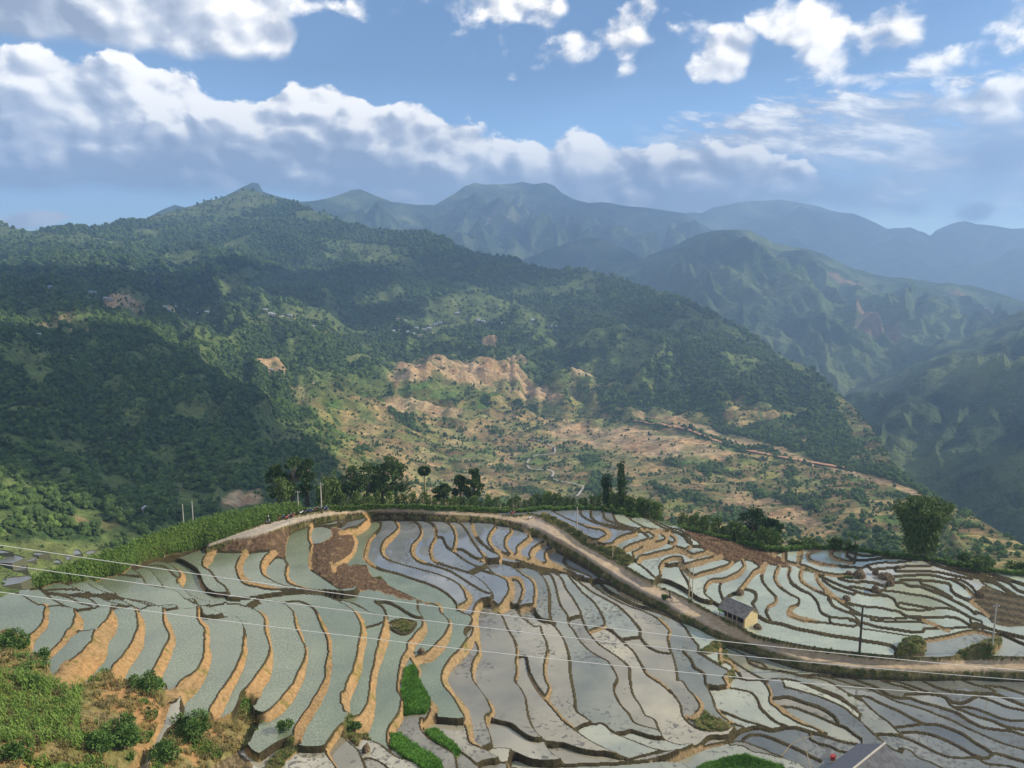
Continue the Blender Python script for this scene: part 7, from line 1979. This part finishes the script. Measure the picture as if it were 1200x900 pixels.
# ------------------------------------------------------------------ houses of the villages across the valley
HP = None
def house_proto(wm, rm):
    root = empty('village_house', (0, 0, 0)); b = bmesh.new(); box(b, -5, 5, -3, 3, -2, 2.8)
    for sx in (-5, 5):
        t_ = [b.verts.new(x) for x in ((sx, -3, 2.8), (sx, 3, 2.8), (sx, 0, 4.6))]; b.faces.new(t_)
    obj('wall', b, wm, root); b = bmesh.new()
    for s_ in (-1, 1):
        v = [b.verts.new(x) for x in ((-5.6, 0, 4.9), (5.6, 0, 4.9), (5.6, s_ * 3.9, 2.5), (-5.6, s_ * 3.9, 2.5))]; b.faces.new(v)
        v = [b.verts.new(x.co - Vector((0, 0, .18))) for x in v]; b.faces.new(v[::-1])
    obj('roof', b, rm, root); b = bmesh.new(); box(b, -.6, .6, -3.06, -3.0, -.2, 2.1); obj('door', b, M_DARKW, root)
    return root
M_RPALE = flat_mat('pale_sheet_roof', (0.42, 0.43, 0.45), .5, var=.1); M_RBLUE = flat_mat('blue_sheet_roof', (0.22, 0.32, 0.45), .5, var=.1)
HPROT = [house_proto(M_WALLW, M_RPALE), house_proto(M_WALLY, M_ROOF2), house_proto(M_WALLW, M_RBLUE)]; hu = [False] * 3
VIL = [([(106, 344), (110, 346), (114, 349), (119, 350), (124, 352), (130, 353), (60, 338)], 'tiny house in the hamlet left of the pink field'),
       ([(194, 362), (198, 366), (205, 361), (212, 363), (218, 366), (223, 368), (233, 369), (242, 368), (186, 369)], 'tiny house in the hamlet right of the pink field'),
       ([(311, 366), (316, 369), (320, 371), (330, 374), (337, 378), (345, 380), (350, 377), (357, 382), (368, 384), (375, 383), (340, 372)], 'tiny house in the hamlet above the grey-brown slope'),
       ([(467, 377), (475, 378), (462, 390), (470, 388), (478, 390), (484, 392), (492, 394), (497, 389), (503, 386), (508, 383), (512, 381), (517, 380), (505, 391), (488, 386)], 'small house in the village above the brown knolls'),
       ([(536, 368), (560, 377), (577, 380), (590, 381), (600, 384), (624, 378), (645, 383), (650, 385), (567, 377)], 'tiny house on the wooded slope right of the village')]
for pts, lb in VIL:
    for i, (x, y) in enumerate(pts):
        j = (i * 7 + len(lb)) % 3; j = 0 if i % 3 else j
        if not hu[j]: o = HPROT[j]; hu[j] = True
        else: o = copy_tree(HPROT[j])
        p = ridge_pt(x, y); o.location = p + Vector((0, 0, 3.0)); o.rotation_euler.z = random.uniform(-.5, .5); s_ = p.length / 2400 * 1.15; s_ = max(s_, .7); o.scale = (s_, s_, s_)
        tag(o, lb + ', ' + ordl(sorted(q_[0] for q_ in pts).index(x), len(pts)), 'house', lb.replace('tiny house', 'houses').replace('small house', 'houses'))
for i, (x, y, lb) in enumerate([(317, 434, 'small white house beside the light brown clearing on the forest edge'), (368, 451, 'small house with a pale roof on the sunlit green spur'), (170, 603, 'lone white house at the foot of the dark forest'), (688, 499, 'small pale house at the left end of the dirt road across the valley'), (45, 395, 'small house at the lower edge of the pinkish field on the left'), (608, 515, 'pale shed at the top of the winding lane')]):
    o = copy_tree(HPROT[i % 2]); p = ridge_pt(x, y); o.location = p + Vector((0, 0, 2.5)); s_ = max(.45, p.length / 1500 * .6); o.scale = (s_,) * 3; o.rotation_euler.z = i; tag(o, lb, 'house')

# ------------------------------------------------------------------ winding lane down the valley
def ribbon(name, pts, w, mat, lb, lift=1.2):
    L_ = smooth_line(pts, 1.2); P_ = [ridge_pt(*p) for p in L_]
    for _ in range(2): P_ = [P_[0]] + [(P_[i - 1] + P_[i] * 2 + P_[i + 1]) / 4 for i in range(1, len(P_) - 1)] + [P_[-1]]
    b = bmesh.new(); pr_ = None
    for i, p in enumerate(P_):
        t = P_[min(i + 1, len(P_) - 1)] - P_[max(i - 1, 0)]; t.z = 0
        if t.length < 1e-3: continue
        s_ = Vector((-t.y, t.x, 0)).normalized() * w / 2; a = b.verts.new(p + s_ + Vector((0, 0, lift))); c = b.verts.new(p - s_ + Vector((0, 0, lift)))
        if pr_: b.faces.new((pr_[0], a, c, pr_[1]))
        pr_ = (a, c)
    o = obj(name, b, mat); tag(o, lb, kind='structure'); return o
ribbon('valley_lane', [(620, 515), (632, 517), (640, 520), (648, 525), (651.5, 530), (647, 533), (636, 534), (627, 535), (620.5, 539), (618, 544), (619.5, 549), (626, 551.5), (636, 551), (645, 552.5), (649, 555), (647, 560), (654, 564.5), (667, 567), (678, 569.5), (684, 572), (681, 577), (676, 583)], 2.8, M_CONCR, 'white concrete lane winding down the valley fields', 1.8)
ribbon('hillside_track', [(742, 493), (780, 499), (806, 504), (840, 517), (870, 527), (900, 533), (930, 539), (960, 544), (990, 549), (1012, 552)], 8.0, flat_mat('orange_track', (0.50, 0.27, 0.15), .95), 'orange dirt track along the foot of the wooded spur', 1.5)

# ------------------------------------------------------------------ small flooded terraces far below on the left
lt = empty('lower_terraces', ridge_pt(50, 660)); tag(lt, 'small flooded terraces far below at the left edge', kind='structure')
LP = [[(-20, 650), (0, 651), (18, 650), (30, 654), (14, 661), (0, 660), (-20, 659)], [(30, 657), (43, 652.5), (42, 657), (30, 659.5)], [(12, 662), (26, 663), (33, 668), (18, 669.5), (3, 666)], [(74, 652), (84, 651.5), (82, 656), (75, 657.5)], [(82, 645.5), (92, 644), (97, 649.5), (85, 651)], [(97, 647), (112, 644.5), (110, 648.5), (100, 651)], [(62, 655.5), (70, 656.5), (73, 660), (62, 661)], [(-30, 680), (0, 678), (35, 674.5), (40, 677), (24, 684), (0, 688), (-30, 690)], [(20, 649), (40, 647.5), (58, 648.5), (45, 651.5)], [(-20, 644), (4, 645), (16, 648), (0, 649), (-20, 649)]]
for poly in LP:
    cx_ = sum(p[0] for p in poly) / len(poly); cy2 = sum(p[1] for p in poly) / len(poly); z0 = sum(ridge_pt(*p).z for p in poly) / len(poly) + 0.35
    b = bmesh.new(); vs = [b.verts.new(on_plane(*p, z0) - lt.location) for p in poly]; top_f = b.faces.new(vs)
    if top_f.normal.z < 0: top_f.normal_flip()
    o = obj('rice_paddy', b, M_PADDY, lt); o.color = (.20, .21, .19, 0)
    b = bmesh.new()
    for i in range(len(poly)):
        p_, q_ = poly[i], poly[(i + 1) % len(poly)]; a = on_plane(*p_, z0) - lt.location; c = on_plane(*q_, z0) - lt.location; out = ((a + c) / 2 - (on_plane(cx_, cy2, z0) - lt.location)).normalized()
        v = [b.verts.new(x) for x in (a + Vector((0, 0, .3)), c + Vector((0, 0, .3)), c + out * .8 - Vector((0, 0, 6)), a + out * .8 - Vector((0, 0, 3)))]; b.faces.new(v)
        v = [b.verts.new(x) for x in (a - out * .3, c - out * .3, c + Vector((0, 0, .3)), a + Vector((0, 0, .3)))]; b.faces.new(v)
    obj('earth_bank', b, flat_mat('wet_bank', (.11, .11, .06), .9), o)
print('all things', time.time() - T0)
# ------------------------------------------------------------------ the air
hb = bpy.data.meshes.new('haze'); bmh = bmesh.new()
bmesh.ops.create_cube(bmh, size=1.0)
for v in bmh.verts:
    v.co.x = v.co.x * 29000; v.co.y = 14400 if v.co.y > 0 else -2500; v.co.z = 1430 if v.co.z > 0 else -456
bmh.to_mesh(hb); bmh.free()
haze = bpy.data.objects.new('haze', hb); COL.objects.link(haze); haze['kind'] = 'stuff'
hm = bpy.data.materials.new('haze'); hm.use_nodes = True; hm.node_tree.nodes.clear()
hv = hm.node_tree.nodes.new('ShaderNodeVolumePrincipled'); hv.inputs['Color'].default_value = (0.40, 0.62, 1.0, 1)
hv.inputs['Density'].default_value = HAZE_D; hv.inputs['Anisotropy'].default_value = 0.15
ho = hm.node_tree.nodes.new('ShaderNodeOutputMaterial'); hm.node_tree.links.new(hv.outputs[0], ho.inputs['Volume'])
hb.materials.append(hm)
print('total', time.time() - T0, 'objects', len(scene.objects))
